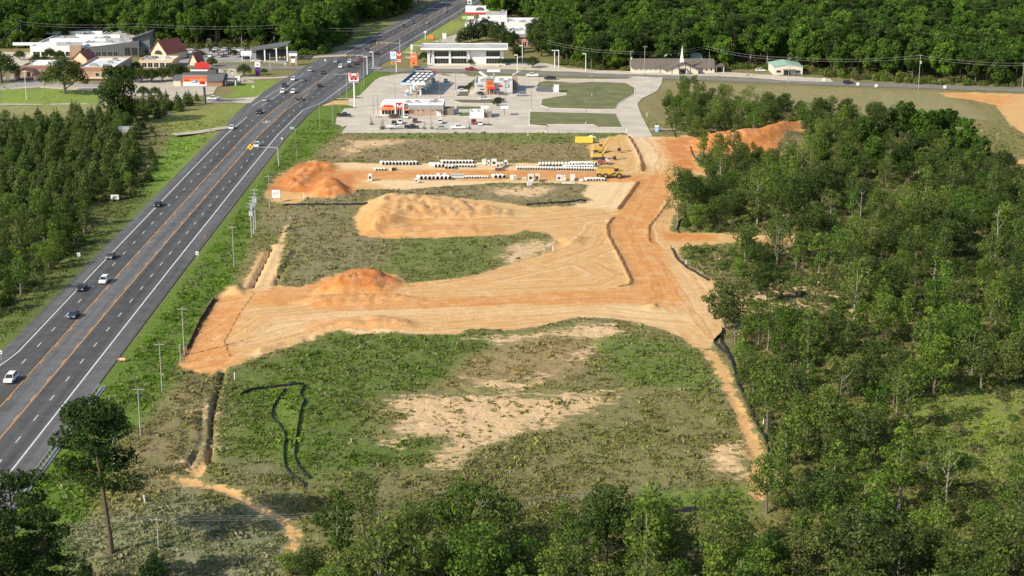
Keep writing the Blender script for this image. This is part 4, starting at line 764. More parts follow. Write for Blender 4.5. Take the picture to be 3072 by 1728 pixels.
# ---- white block dumpster enclosure
t = thing('dumpster_enclosure', 'roofless white block enclosure with two bays beside the burger restaurant', 'enclosure', spot(1440, 354)); k = 1/5.367/7.2
X_ = lambda zx: (zx-1717)*k*1.0; H = 2.6; mb = MB(); mb.m(WHT)
mb.box(X_(1560), X_(1780), 0, .25, 0, H); mb.box(X_(1560), X_(1560)+.25, .25, 7, 0, H); mb.box(X_(1665), X_(1665)+.25, .25, 7, 0, H); mb.box(X_(1780)-.25, X_(1780), .25, 7, 0, H); mb.box(X_(1560), X_(1780), 7, 7.25, 0, H); mb.build('wall', parent=t)
mb = MB(); mb.m(WOOD).box(X_(1780), X_(1900), 1, 1.25, 0, H); mb.box(X_(1900)-.2, X_(1900), 1.25, 7, 0, H); mb.build('gate', parent=t)
mb = MB(); mb.m(DARK).box(X_(1580), X_(1650), 2, 5, 0, 1.5); mb.build('dumpster', GREYM, t)
for x, lab in ((1455, 'left white drive-through shade panel on a post'), (1513, 'right white drive-through shade panel on a post')):
    t = thing('shade_canopy', lab+' in the lot', 'canopy', spot(x, 347)); mb = MB(); mb.cyl((0, 0, 0), .12, 3.2, 8); mb.build('post', WOOD, t); mb = MB(); mb.m(WHT).add([(-1.6, -1.2, 3.1), (1.6, -1.2, 3.1), (1.6, 2.4, 3.6), (-1.6, 2.4, 3.6), (-1.6, -1.2, 3.25), (1.6, -1.2, 3.25), (1.6, 2.4, 3.75), (-1.6, 2.4, 3.75)], [(0, 1, 2, 3), (4, 5, 6, 7), (0, 1, 5, 4), (1, 2, 6, 5), (2, 3, 7, 6), (3, 0, 4, 7)]); mb.build('panel', parent=t)
t = thing('utility_cabinet', 'tall white cabinet standing on the grass lot edge', 'cabinet', spot(1669, 277)); mb = MB(); mb.m(WHT).box(-1.1, 1.1, 0, 2, .2, 3.4); mb.build('box', parent=t); mb = MB(); mb.m(GREYM).box(-1.2, 1.2, -.05, 2.05, 3.4, 3.55); mb.build('lid', parent=t)
t = thing('white_shed', 'white sided mobile building under the trees at the left', 'shed', spot(383, 410)); mb = MB(); mb.m(WHT).box(-3.5, 3, 0, 5, 0, 2.8); mb.build('wall', parent=t); mb = MB(); mb.m(GREYM).prof([(-.3, 2.7), (2.5, 3.6), (5.3, 2.7)], -3.8, 3.3); mb.build('roof', parent=t)
# ------------------------------------------------------------------ signs
def pylon(x, y, H, lab, name='pylon_sign'): return thing(name, lab, 'sign', spot(x, y))
t = pylon(1064, 322, 15, 'tall white pole sign with a red W between highway and restaurants'); H = 14.6
mb = MB(); mb.cyl((0, 0, 0), .32, H-4, 10); mb.build('post', WHT, t)
mb = MB(); mb.m(mat('pale_sign', (.72, .66, .62), .6)).profy([(-2.2, H-4), (2.0, H-4), (2.0, H), (1.5, H+.2), (.9, H-.2), (-.7, H-.2), (-1.5, H+.1), (-2.3, H)], -.3, .3); wlogo(mb, -.1, -.42, H-1.5, 1.75, mat('faded_red', (.55, .16, .14), .6)); mb.m(WHT).box(-2.2, 2.0, -.34, -.3, H-4, H-3.3); text_mb(mb, 'WHATABURGER', .58, -.1, -.4, H-3.65, DARK); mb.build('panel', parent=t)
t = pylon(1190, 217, 0, 'double fuel price sign with white and red panels on one post'); mb = MB(); mb.cyl((-.1, 0, 0), .2, 10, 8); mb.build('post', WHT, t)
mb = MB(); mb.m(WHT).box(-2.9, -.1, -.25, .25, 6.6, 10); ring = [((.9 if i % 2 else .9)*math.cos(i/16*6.283)-1.5, 8.6+.8*math.sin(i/16*6.283)) for i in range(16)]; mb.m(BLUE).profy(ring, -.3, -.25); mb.m(WHT).profy([(-1.5+.55*math.cos(i/14*6.283), 8.6+.5*math.sin(i/14*6.283)) for i in range(14)], -.35, -.3); mb.m(BLUE).box(-2.7, -.4, -.3, -.25, 5.6, 6.6); mb.m(YELP).box(-2.7, -.4, -.3, .2, 3.9, 5.5); mb.m(RED).box(-2.1, -1.0, -.36, -.3, 4.4, 5.1); mb.build('price_panel', parent=t)
mb = MB(); mb.m(RED).box(.2, 2.5, -.25, .25, 7.4, 9.8); mb.m(RED).box(.2, 2.5, -.25, .25, 4.6, 7.0); mb.m(WHT).box(.5, 2.2, -.3, -.25, 5.1, 5.5); mb.m(WHT).box(.5, 2.2, -.3, -.25, 5.9, 6.3); wlogo(mb, 1.35, -.36, 8.6, .8, WHT); mb.build('red_panel', parent=t)
t = pylon(1241, 201, 0, 'large orange panel sign beside the side road'); mb = MB(); mb.m(ORG_).box(-1.6, 1.6, -.3, .3, .8, 6.6); mb.m(RED).box(-1.6, 1.6, -.34, -.3, 3.4, 3.6); mb.m(WHT).box(-1.2, .9, -.36, -.3, 5.2, 5.5); mb.m(RED).box(-.5, .5, -.36, -.3, 1.4, 2.6); mb.build('panel', parent=t); mb = MB(); mb.m(WHT).box(-1.3, -.9, -.2, .2, 0, 9.6); mb.box(-1.4, -.3, -.25, .25, 8.8, 11.2); mb.build('post', parent=t)
t = pylon(615, 310, 0, 'advertising billboard with orange top and white base on a dark post', 'billboard'); mb = MB(); mb.tube([(0, 0, 0), (0, 0, 7.6)], [.65, .5], 12); mb.build('post', SLATE, t)
mb = MB(); mb.m(ORG_); mb.box(-9.0, 1.2, -.3, 0, 9.3, 11.8); mb.m(mat('billboard_red', (.60, .13, .07), .6)).box(-9.0, 1.2, -.33, -.3, 10.6, 11.8); mb.m(WHT).box(-9.0, 1.2, -.3, 0, 7.6, 9.3); mb.m(BLUE).box(-5.0, -2.8, -.36, -.3, 8.9, 10.0); mb.m(WHT).box(-4.8, -3.6, -.4, -.36, 9.2, 9.8)
mb.m(YELP).box(-1.6, -.2, -.36, -.3, 10.2, 10.9); mb.m(RED).box(-1.9, .6, -.36, -.3, 8.3, 9.6); mb.m(DARK).box(-1.2, 0, -.4, -.36, 8.8, 9.3); mb.m(DARK); mb.box(-8.3, -6.0, -.36, -.33, 9.9, 10.3); mb.m(GREYM).box(-9.2, 1.4, .1, 1.4, 11.8, 11.9); mb.build('panel', parent=t)
mb = MB(); mb.m(STEEL).box(-9.2, 1.4, -1.3, .3, 7.2, 7.3); [mb.tube([(x, -.2, 7.2), (x, -1.4, 7.0)], .05, 4) for x in (-8, -5, -2, .8)]; mb.build('catwalk', parent=t)
t = pylon(774, 226, 0, 'pylon sign white above and deep purple below beside a round shrub'); mb = MB(); mb.m(WHT).box(-1.3, 1.3, -.3, .3, 4, 6.4); mb.m(PURP).profy([(-1.2, 4), (-1.2, .9), (-.7, 0), (.7, 0), (1.2, .9), (1.2, 4)], -.3, .3); mb.m(GREYM).box(-.5, .5, -.34, -.3, 4.7, 5.6); mb.build('panel', parent=t)
t = pylon(880, 195, 0, 'two-pillar brick sign near the junction'); mb = MB(); [mb.m(TANB).box(x-.5, x+.5, -.4, .4, 0, 6.5) for x in (-1.5, 1.5)]; mb.build('pillar', parent=t); mb = MB(); mb.m(WHT).box(-2.1, 2.1, -.5, .5, 4.6, 6.2); mb.m(SLATE).prof([(-.7, 6.2), (0, 7.0), (.7, 6.2)], -2.3, 2.3); mb.m(WHT).box(-1, 1, -.4, .4, 1.2, 3.2); mb.build('panel', parent=t)
t = pylon(713, 246, 0, 'low white notice board on two posts behind the restaurant drive'); mb = MB(); mb.m(WHT).box(-1.3, 1.3, -.15, .15, 1, 2.8); mb.build('panel', parent=t); mb = MB(); [mb.box(x-.1, x+.1, -.1, .1, 0, 2.9) for x in (-1.45, 1.45)]; mb.build('post', DARK, t)
t = pylon(1430, 92, 0, 'far billboard with white face and red bottom band', 'billboard'); mb = MB(); mb.cyl((0, 0, 0), .5, 10, 8); mb.build('post', SLATE, t); mb = MB(); mb.m(WHT).box(-6.5, 5.6, -.3, .3, 10.2, 14.6); mb.m(RED).box(-6.5, 5.6, -.34, -.3, 9.6, 10.8); mb.m(SLATE); mb.box(-.6, 4.8, -.36, -.3, 11.8, 12.2); mb.profy([(-.4, 12.2), (0, 13.4), (2, 13.8), (4, 13.5), (4.8, 12.2)], -.37, -.3); mb.build('panel', parent=t)
t = pylon(1409, 90, 0, 'tall rounded white and dark green pole sign in front of the far billboard'); mb = MB(); mb.cyl((0, 0, 0), .3, 14, 8); mb.build('post', SLATE, t); mb = MB(); mb.m(WHT).box(-1.2, 1.2, -.3, .3, 15.4, 17.6); mb.m(GREEN).box(-1.3, 1.3, -.32, .32, 14, 15.4); mb.m(WHT).profy([(1.2*math.cos(a/8*math.pi), 17.6+1.4*math.sin(a/8*math.pi)) for a in range(9)], -.3, .3); mb.m(DARK).box(-.7, .5, -.36, -.32, 15.8, 17.0); mb.build('panel', parent=t)
t = pylon(1403, 98, 0, 'wide pale green and white double-post sign'); mb = MB(); [mb.cyl((x, 0, 0), .25, 8, 8) for x in (-.2, 2.6)]; mb.build('post', STEEL, t); mb = MB(); mb.m(mat('lime', (.32, .55, .18), .6)).box(-3.2, .4, -.3, .3, 8, 9.6); mb.m(WHT).box(.4, 3.6, -.3, .3, 8, 9.6); mb.m(mat('teal_sign', (.2, .5, .42), .6)).box(-.9, 1.4, -.2, .2, 7.3, 7.9); mb.build('panel', parent=t)
t = pylon(1414, 97, 0, 'small red square sign on a dark post by the far shops'); mb = MB(); mb.cyl((0, 0, 0), .2, 6, 8); mb.build('post', SLATE, t); mb = MB(); mb.m(mat('dull_red', (.42, .12, .11), .6)).box(-1.1, 1.1, -.2, .2, 5.4, 7.6); mb.m(WHT).box(-.9, .9, -.24, -.2, 5.5, 5.9); mb.build('panel', parent=t)
t = pylon(1333, 117, 0, 'white notice sign among the frontage drives'); mb = MB(); mb.m(WHT).box(-1.1, 1.1, -.2, .2, .6, 3.2); mb.m(WHT).box(-.7, .7, -.2, .2, 0, .6); mb.build('panel', parent=t)
t = pylon(1292, 118, 0, 'round orange construction drum sign on the far verge', 'orange_sign'); mb = MB(); mb.m(ORG_).box(-1.8, 1.4, -.5, .5, .4, 2.2); mb.m(ORG_).cyl((1.4, 0, .2), .8, 2.2, 10); mb.build('panel', parent=t); mb = MB(); mb.m(WHT).cyl((-3, 0, 0), .15, 4.6, 6); mb.box(-3.8, -2.2, -.1, .1, 3.8, 4.6); mb.build('post', parent=t)
# road furniture
t = thing('overhead_warning_sign', 'galvanised arm holding a yellow diamond warning sign over the highway', 'traffic sign', spot(837, 497)); H = 6.4; L_ = 9.2
mb = MB(); mb.tube([(0, 0, 0), (-.25, 0, H)], [.22, .17], 9); mb.build('post', STEEL, t); mb = MB(); mb.tube([(-.25, 0, H-.1), (-4, 0, H+.15), (-L_, 0, H+.3)], [.15, .12, .08], 8); mb.build('arm', STEEL, t)
mb = MB(); mb.m(mat('warning_yellow', (.75, .48, .04), .5)); mb.profy([(-L_-.6, H-.9), (-L_+.55, H+.25), (-L_-.6, H+1.4), (-L_-1.75, H+.25)], -.12, -.06); mb.m(DARK); mb.profy([(-L_-.75, H-.2), (-L_-.45, H-.2), (-L_-.45, H+.6), (-L_-.6, H+.8), (-L_-.75, H+.6)], -.16, -.12); mb.build('sign_panel', parent=t)
t = thing('street_name_sign', 'green road name sign high on a pole beside the highway', 'traffic sign', spot(891, 480)); mb = MB(); mb.tube([(0, 0, 0), (-.2, 0, 10)], [.14, .09], 7); mb.build('post', WOOD, t); mb = MB(); mb.m(GREEN).box(-2.2, -.6, -.15, -.1, 11.2, 12.0); mb.m(WHT).box(-2.0, -.8, -.17, -.15, 11.45, 11.7); mb.m(GREYM).box(-2.2, .1, -.1, -.05, 11.0, 11.2); mb.build('panel', parent=t); mb = MB(); mb.tube([(-.2, 0, 9.9), (-.25, 0, 11.2)], .05, 5); mb.build('bracket', STEEL, t)
def smallsign(x, y, w, h, z, lab, m=WHT, ink=True):
    q = P(x, y); t = thing('road_sign', lab, 'traffic sign', (q[0], q[1], float(height([q[0]], [q[1]])[0]))); mb = MB(); [mb.box(s*w*.3-.05, s*w*.3+.05, -.05, .05, 0, z+h) for s in ((-1, 1) if w > 1 else (0,))]; mb.build('post', STEEL, t)
    mb = MB(); mb.m(m).box(-w/2, w/2, -.12, -.06, z, z+h)
    if ink: mb.m(DARK).box(-w*.22, w*.22, -.14, -.12, z+h*.35, z+h*.6)
    mb.build('panel', parent=t); return t
smallsign(592, 776, .8, 1.0, 1.2, 'white speed limit sign at the right edge of the highway shoulder'); smallsign(237, 778, .9, 1.0, 1.0, 'white sign seen edge-on on the left grass verge'); smallsign(945, 415+0, .6, .7, 1.2, 'small round pale sign on the right shoulder edge below the lot') if False else smallsign(846, 424, .6, .6, 1, 'small pale marker at the shoulder edge above the yellow diamond sign', WHT, False)
smallsign(345, 600, 2.6, 1.5, .8, 'wide white real estate board at the edge of the young pines'); smallsign(4, 1080, .7, .8, 1.6, 'small white sign at the left picture edge beside the highway'); smallsign(760, 268, .8, .8, 1, 'small white sign on the green verge left of the junction'); smallsign(697, 227, .8, .8, 1, 'small square sign on the verge near the purple pylon') ; smallsign(857, 208, 1.0, 1.2, 2.2, 'pale sign panel on a white pole by the junction'); smallsign(976, 188, .9, .9, 1, 'small white sign at the junction left corner')
for i, (x, y) in enumerate(((2471, 243), (2573, 257), (2628, 262), (2834, 266))): smallsign(x, y, 1.3, 1.3, .3, ('low white utility box sign opposite the metal workshop', 'tiny white marker box beside the side road after the black car', 'white framed roadside board right of the black car', 'white roadside marker farthest right on the side road')[i], WHT, False)
q = P(829, 600); t = thing('site_sign', 'large white construction site board near the orange soil piles', 'sign', (q[0], q[1], 0)); mb = MB(); mb.m(WHT).box(-1.3, 1.3, -.1, 0, .7, 3.3); mb.m(GREYM).box(-1.0, 1.0, -.13, -.1, 2.2, 2.35); mb.m(GREYM).box(-1.0, .6, -.13, -.1, 1.7, 1.8); mb.build('panel', parent=t); mb = MB(); [mb.box(x-.1, x+.1, 0, .15, 0, 3.4) for x in (-1.25, 1.25)]; mb.build('post', WOOD, t)
t = thing('barrel', 'orange traffic drum tipped on the verge at the shoulder edge', 'traffic drum', (P(367, 1083)[0], P(367, 1083)[1], .35)); mb = MB(); mb.cyl((-.9, 0, 0), .34, 1.7, 14, 'x'); mb.build('body', ORG_, t); mb = MB(); mb.cyl((-.4, 0, 0), .36, .18, 14, 'x'); mb.cyl((.2, 0, 0), .36, .18, 14, 'x'); mb.build('band', WHT, t)
t = thing('barrel', 'small faded red cone standing on the highway shoulder', 'traffic cone', (P(616, 714)[0], P(616, 714)[1], .02)); mb = MB(); mb.box(-.3, .3, -.3, .3, 0, .06); mb.tube([(0, 0, .06), (0, 0, 1.1)], [.25, .06], 10); mb.build('body', mat('cone_red', (.5, .12, .07), .7), t)
# guard rail at the lower left
gr = thing('guard_rail', 'galvanised guard rail on short posts along the lower left of the highway', 'guard rail', (float(cx(270))+14.2, 225, 0)); mb = MB()
mb.m(mat('rail_metal', (.60, .60, .57), .5)).prof([(0, 0), (.01, 0), (.01, 0), (0, 0)], 0, .01) if False else None
mb = MB(); mb.m(mat('rail_metal', (.42, .42, .40), .5)); mb.box(0, .08, 0, 104, .5, .86); mb.box(.08, .14, 0, 104, .56, .66); mb.box(.08, .14, 0, 104, .72, .82); mb.build('rail', parent=gr)
for i in range(52): mb2 = MB(); mb2.box(-.2, 0, -.1, .1, 0, .8) if i == 0 else None; 
pm = MB(); pm.box(.14, .34, -.1, .1, -.3, .9); pme = pm.mesh('rail_post'); pme.materials.append(SLATE)
for i in range(51): o = bpy.data.objects.new('rail_post', pme); COL.objects.link(o); o.parent = gr; o.location = (0, .6+i*2, 0)
t = slab('rail_kerb', [(float(cx(270))+14.5, 225), (float(cx(270))+15.5, 225), (float(cx(270))+15.5, 330), (float(cx(270))+14.5, 330)], -.2, .03, GREYLOT, 'pale mow strip under the guard rail')

# ------------------------------------------------------------------ poles and wires
POLEW = mat('pole_wood', (.36, .34, .29), .9, c2=(.28, .26, .22), scale=2, var=.1)
def zg(x, y): return float(height([x], [y])[0])
def pole(x, y, H, lab, arms=1, r=.16, group=None, trans=0, m=POLEW, name='utility_pole', lean=0):
    q = P(x, y); t = thing(name, lab, 'pole', (q[0], q[1], zg(q[0], q[1])-.1), group=group); mb = MB(); mb.tube([(0, 0, 0), (lean, 0, H)], [r, r*.65], 8); mb.build('pole', m, t)
    for k in range(arms):
        z = H-.5-k*1.1; mb = MB(); mb.box(-1.1+lean, 1.1+lean, -.16, -.06, z, z+.13); [mb.cyl((s+lean, -.11, z+.13), .05, .22, 6) for s in (-1, -.4, .4, 1)]; mb.build('crossarm', m, t)
    for k in range(trans): mb = MB(); a = k*2.1; mb.m(STEEL).cyl((.5*math.cos(a), .5*math.sin(a), H-4.2), .36, 1.3, 10); mb.build('transformer', parent=t)
    return t
pole(755, 707, 10.8, 'left pole of the transformer trio beside the highway', 2, .17, 'transformer poles by the highway', 2, STEEL); pole(762, 700, 12.0, 'middle pole of the transformer trio beside the highway', 3, .17, 'transformer poles by the highway', 3, STEEL); pole(767, 684, 12.4, 'right pole of the transformer trio beside the highway', 3, .17, 'transformer poles by the highway', 2, STEEL)
PL = [(553, 1056, 11.2, 'grey utility pole at the edge of the orange dirt corner'), (486, 1164, 10.8, 'grey utility pole on the green verge right of the orange drum'), (422, 1302, 10.2, 'grey utility pole between the big pine and the verge'), (348, 1451, 9.6, 'grey utility pole behind the big pine trunk'), (702, 795, 11.5, 'grey utility pole on the verge above the sandy trench'), (809, 619, 10.8, 'thin pole left of the white construction board'), (542, 1080, 4.5, 'short pale post beside the orange dirt corner')]
for x, y, H, lab in PL: pole(x, y, H, lab, 1 if H > 5 else 0, .15)
pole(960, 391, 11, 'thin pole on the verge below the driveway', 0, .1); pole(1021, 349, 12, 'thin pole on the verge left of the black pickup', 0, .1); pole(1021+20, 309, 13.5, 'dark pole beside the sand driveway', 1, .12); pole(999, 384, 11, 'second thin pole on the verge below the driveway', 0, .1); pole(476, 1640, 5.4, 'small utility pole with crossarm in the lower left scrub', 1, .14); pole(80, 300, 13, 'white concrete pole on the left lawn', 1, .2, None, 0, CREAM); pole(136, 297, 8, 'dark thin pole on the left lawn', 0, .12, None, 0, WOOD); pole(66, 140, 15, 'tall grey pole before the far left forest', 1, .16)
pole(1092, 258, 14, 'pole on the grass strip left of the fuel canopy', 1, .13); pole(1085, 305, 10, 'slim pole at the lot corner', 0, .1); pole(2365, 249, 12, 'utility pole before the green roofed workshop', 1, .16, None, 1); pole(1933, 223, 14, 'utility pole in front of the church left wing', 1, .15); pole(1891, 240, 14, 'utility pole left of the church beside the side road', 1, .16, None, 1); pole(1773, 232, 9, 'slim pole beside the side road verge', 0, .1); pole(2755, 268, 16, 'utility pole before the right forest', 1, .15, None, 1); pole(3066, 266, 12, 'pole at the right picture edge by the forest', 1, .15); pole(2126, 228, 12, 'thin pole before the church right wing', 0, .1)
def wires(name, pts, H, sag, lab, n=1, r=.035, dz=0.0):
    root = thing(name, lab, 'power line', (0, 0, 0))
    for k in range(n):
        mb = MB(); L = []
        for a, c in zip(pts[:-1], pts[1:]):
            for j in range(9):
                u = j/8; L.append((a[0]+(c[0]-a[0])*u+(k-(n-1)/2)*.0, a[1]+(c[1]-a[1])*u+(k-(n-1)/2)*.9, a[2]+(c[2]-a[2])*u-4*sag*u*(1-u)-k*dz))
        mb.tube(L, r, 4, False); mb.build('wire', mat('wire', (.38, .37, .34), .6), root)
def top(x, y, H): q = P(x, y); return (q[0], q[1], H)
wires('power_line', [top(-60, 250, 13), top(66, 140, 13.5), top(420, 146, 13.5), top(860, 150, 13.5), top(1130, 155, 13)], 0, 1.2, 'power line before the far left forest', 2, .03, 1.5)
wires('power_line', [top(1640, 200, 13), top(1891, 240, 13.5), top(1933+180, 222, 13.5), top(2365, 249, 12), top(2755, 268, 15.5), top(3100, 282, 14)], 0, 1.3, 'power line along the side road past the church', 2, .03, 1.2)
q = P(476, 1640); wires('power_line', [(-90, q[1]-6, 5.6), (q[0], q[1], 5.2), (q[0]+40, q[1]+3, 5.6), (q[0]+90, q[1]+14, 6)], 0, .8, 'thin wires crossing the lower left scrub', 3, .014, .0)
# street lamps and traffic signals
lampP = thing('parking_lamp', 'tall two-headed lamp pole', 'street lamp', (0, 0, -60)); mb = MB(); mb.cyl((0, 0, 0), .3, .7, 8); mb.build('base', KERB, lampP); mb = MB(); mb.tube([(0, 0, .7), (0, 0, 9)], [.11, .08], 7); mb.build('pole', WOOD, lampP); mb = MB(); mb.box(-.9, -.25, -.2, .2, 8.9, 9.05); mb.box(-.25, .25, -.05, .05, 8.95, 9.03); mb.box(.25, .9, -.2, .2, 8.9, 9.05); mb.build('lamp_head', GREYM, lampP)
LP_ = [(1186, 317, 'beside the back of the burger restaurant by the fuel lot'), (1292, 372, 'in front of the brick wall among the parked cars'), (1367, 277, 'left of the grey store'), (1594, 331, 'at the left end of the large grass lot'), (1640, 396, 'on the lower lot edge right of the white pickup'), (1758, 372, 'inside the rectangular mown lot'), (1464, 372, 'beside the maroon pickup and white car'), (1517, 305, 'at the right end of the oval bed'), (1120, 352, 'left of the burger restaurant front'), (1134, 352, 'nearest the corner of the burger restaurant'), (1453, 323, 'behind the dumpster enclosure'), (1776, 287, 'in the middle of the large grass lot'), (1617, 250, 'beside the black pickup on the upper lot'), (1085, 292, 'on the left edge of the fuel lot'), (1250, 300, 'in front of the fuel canopy'), (1320, 292, 'right of the fuel canopy shadow')]
for i, (x, y, lab) in enumerate(LP_):
    if i == 0: lampP.location = spot(x, y); lampP['label'] = 'thin lamp pole '+lab; lampP['group'] = 'lamp poles in the parking lots'; continue
    dup(lampP, spot(x, y), 0, 'thin lamp pole '+lab)
whp = thing('road_lamp', 'white curved road lamp left of the pair beside the forest', 'street lamp', spot(1664, 203), group='white road lamps by the forest'); mb = MB(); mb.tube([(0, 0, 0), (0, 0, 8.6)], [.2, .15], 8); mb.build('pole', WHT, whp); mb = MB(); mb.box(-1.6, .1, -.2, .2, 8.4, 8.75); mb.build('lamp_head', WHT, whp)
for x, y, lab in ((1676, 203, 'white curved road lamp right of the pair beside the forest'), (1757, 214, 'white curved road lamp standing alone before the dark trees'), (1567, 188, 'white lamp pole behind the showroom end'), (1552, 218, 'white lamp pole topped by a pale box beside the showroom'), (1120, 208, 'pale pole at the junction corner'), (1102, 224, 'pale pole left at the junction corner')): dup(whp, spot(x, y), 0, lab)
for k, (x, y, L_, rz, lab) in enumerate(((1120, 206, 14, 0.0, 'traffic signal mast on the near right corner of the junction'), (1200, 166, 12, 0, 'traffic signal mast on the far right corner of the junction'), (811, 212, 9, 3.1, 'traffic signal mast on the left side of the junction'))):
    t = thing('traffic_signal', lab, 'traffic signal', spot(x, y), rz); mb = MB(); mb.tube([(0, 0, 0), (0, 0, 8.5)], [.2, .16], 8); mb.build('pole', STEEL, t); mb = MB(); mb.tube([(0, 0, 6.2), (-L_, 0, 6.8)], [.13, .07], 7); mb.build('arm', STEEL, t)
    for s in (.55, .8, 1.0): mb = MB(); mb.m(YELP).box(-L_*s-.2, -L_*s+.2, -.25, .05, 5.9, 7.2); mb.build('signal_head', parent=t)

# ------------------------------------------------------------------ silt fences
def silt(pts, lab, H=.85):
    a0 = pts[0]; t = thing('silt_fence', lab, 'silt fence', (a0[0], a0[1], 0)); mb = MB(); st = MB(); r = random.Random(int(abs(a0[0])*7)); d = []
    for a, c in zip(pts[:-1], pts[1:]):
        L = math.hypot(c[0]-a[0], c[1]-a[1]); n = max(1, int(L/1.6)); d += [(a[0]+(c[0]-a[0])*j/n+r.uniform(-.08, .08), a[1]+(c[1]-a[1])*j/n+r.uniform(-.08, .08)) for j in range(n)]
    d.append(pts[-1][:2]); zz = height([p[0] for p in d], [p[1] for p in d])
    for i in range(len(d)-1):
        (ax, ay), (bx, by) = d[i], d[i+1]; za, zb = zz[i]-.15, zz[i+1]-.15; h1, h2 = H*r.uniform(.8, 1.1), H*r.uniform(.8, 1.1); l = math.hypot(bx-ax, by-ay) or 1; nx, ny = -(by-ay)/l*.04, (bx-ax)/l*.04
        ax -= a0[0]; bx -= a0[0]; ay -= a0[1]; by -= a0[1]
        mb.add([(ax-nx, ay-ny, za), (bx-nx, by-ny, zb), (bx-nx, by-ny, zb+h2), (ax-nx, ay-ny, za+h1), (ax+nx, ay+ny, za), (bx+nx, by+ny, zb), (bx+nx, by+ny, zb+h2), (ax+nx, ay+ny, za+h1)], [(0, 1, 2, 3), (4, 5, 6, 7), (3, 2, 6, 7)])
        if i % 2 == 0: st.box(ax-.05, ax+.05, ay-.05, ay+.05, za, za+h1+.15)
    mb.build('fabric', FABRIC, t); o = st.build('stake', SLATE, t); o['kind'] = 'stuff'
silt(D_([(603, 995), (630, 983), (665, 977), (765, 966)]), 'black silt fence running level across the lower left field', .75)
silt(D_([(766, 967), (755, 995), (765, 1010), (757, 1035), (752, 1060), (744, 1110), (741, 1150), (746, 1175), (762, 1192), (778, 1205)]), 'right black silt fence winding down from the fence corner', .75)
silt(D_([(718, 978), (706, 1000), (690, 1020), (683, 1040), (682, 1055), (700, 1070), (715, 1090), (718, 1110), (713, 1130), (716, 1180), (735, 1200), (758, 1215), (766, 1229)]), 'left black silt fence winding down to the scrub', .75)
silt(D_([(1815, 826), (1817, 842), (1804, 850), (1794, 862), (1810, 878), (1833, 893), (1845, 930), (1852, 960), (1880, 1020), (1905, 1080), (1925, 1110), (1933, 1150), (1930, 1180), (1938, 1222)]), 'long black silt fence beside the sandy track at the right', .95)
silt(D_([(1815, 838), (1812, 860), (1826, 880), (1848, 935), (1858, 975)]), 'short inner black silt fence at the bend of the right track', .9)
silt(D_([(712, 513), (800, 514.5), (860, 514.5), (925, 515)]), 'straight black silt fence left of the sandy mound', .8); silt(D_([(1325, 518), (1400, 513), (1475, 508)]), 'straight black silt fence right of the sandy mound', .8)
silt(D_([(1688, 624), (1700, 650), (1725, 672), (1755, 690), (1782, 706)]), 'curved black silt fence along the clearing edge under the right trees', .9); silt(D_([(1722, 535), (1723, 548), (1706, 562), (1702, 578), (1708, 585)]), 's-shaped black silt fence between the right trees', .8)
silt(D_([(1735, 372), (1745, 395), (1765, 415), (1800, 425), (1835, 437)]), 'black silt fence below the orange fill pile', .7); silt(N_([(2004, 1536), (2050, 1535), (2110, 1534)]), 'short black silt fence at the bottom of the field', 1.0)
silt(D_([(1672, 272), (1685, 300), (1690, 325), (1700, 345)]), 'dark silt fence beside the tree clump right of the access road', .7)
silt(N_([(644, 892), (600, 960), (575, 1010), (562, 1040)]), 'dark low fence on the left edge of the orange dirt corner', .8)
# pipe markers
for x, y, lab in ((434, 1510, 'white marker post in the lower left scrub'), (704, 1136, 'white marker post right of the eroded gully'), (2290, 1283, 'white marker post beside the right silt fence'), (2058, 797, 'white marker post under the trees by the curved silt fence'), (2157, 790, 'white marker post in the weeds right of the curved silt fence'), (1659, 452+300, 'white marker post in the sandy middle of the clearing'), (1584, 408, 'white double marker on the lower edge of the lot'), (1880, 396, 'white marker post at the corner of lot and access road'), (1941, 349, 'white hydrant on the verge beside the access road'), (912, 590, 'pale marker stake before the orange soil pile')):
    q = P(x, y); t = thing('marker_post', lab, 'marker', (q[0], q[1], zg(q[0], q[1])-.1)); mb = MB(); mb.cyl((0, 0, 0), .11, 1.6, 8); mb.build('post', WHT, t); mb = MB(); mb.tube([(0, 0, 1.6), (0, 0, 1.75)], [.13, .03], 8); mb.build('cap', WHT, t)

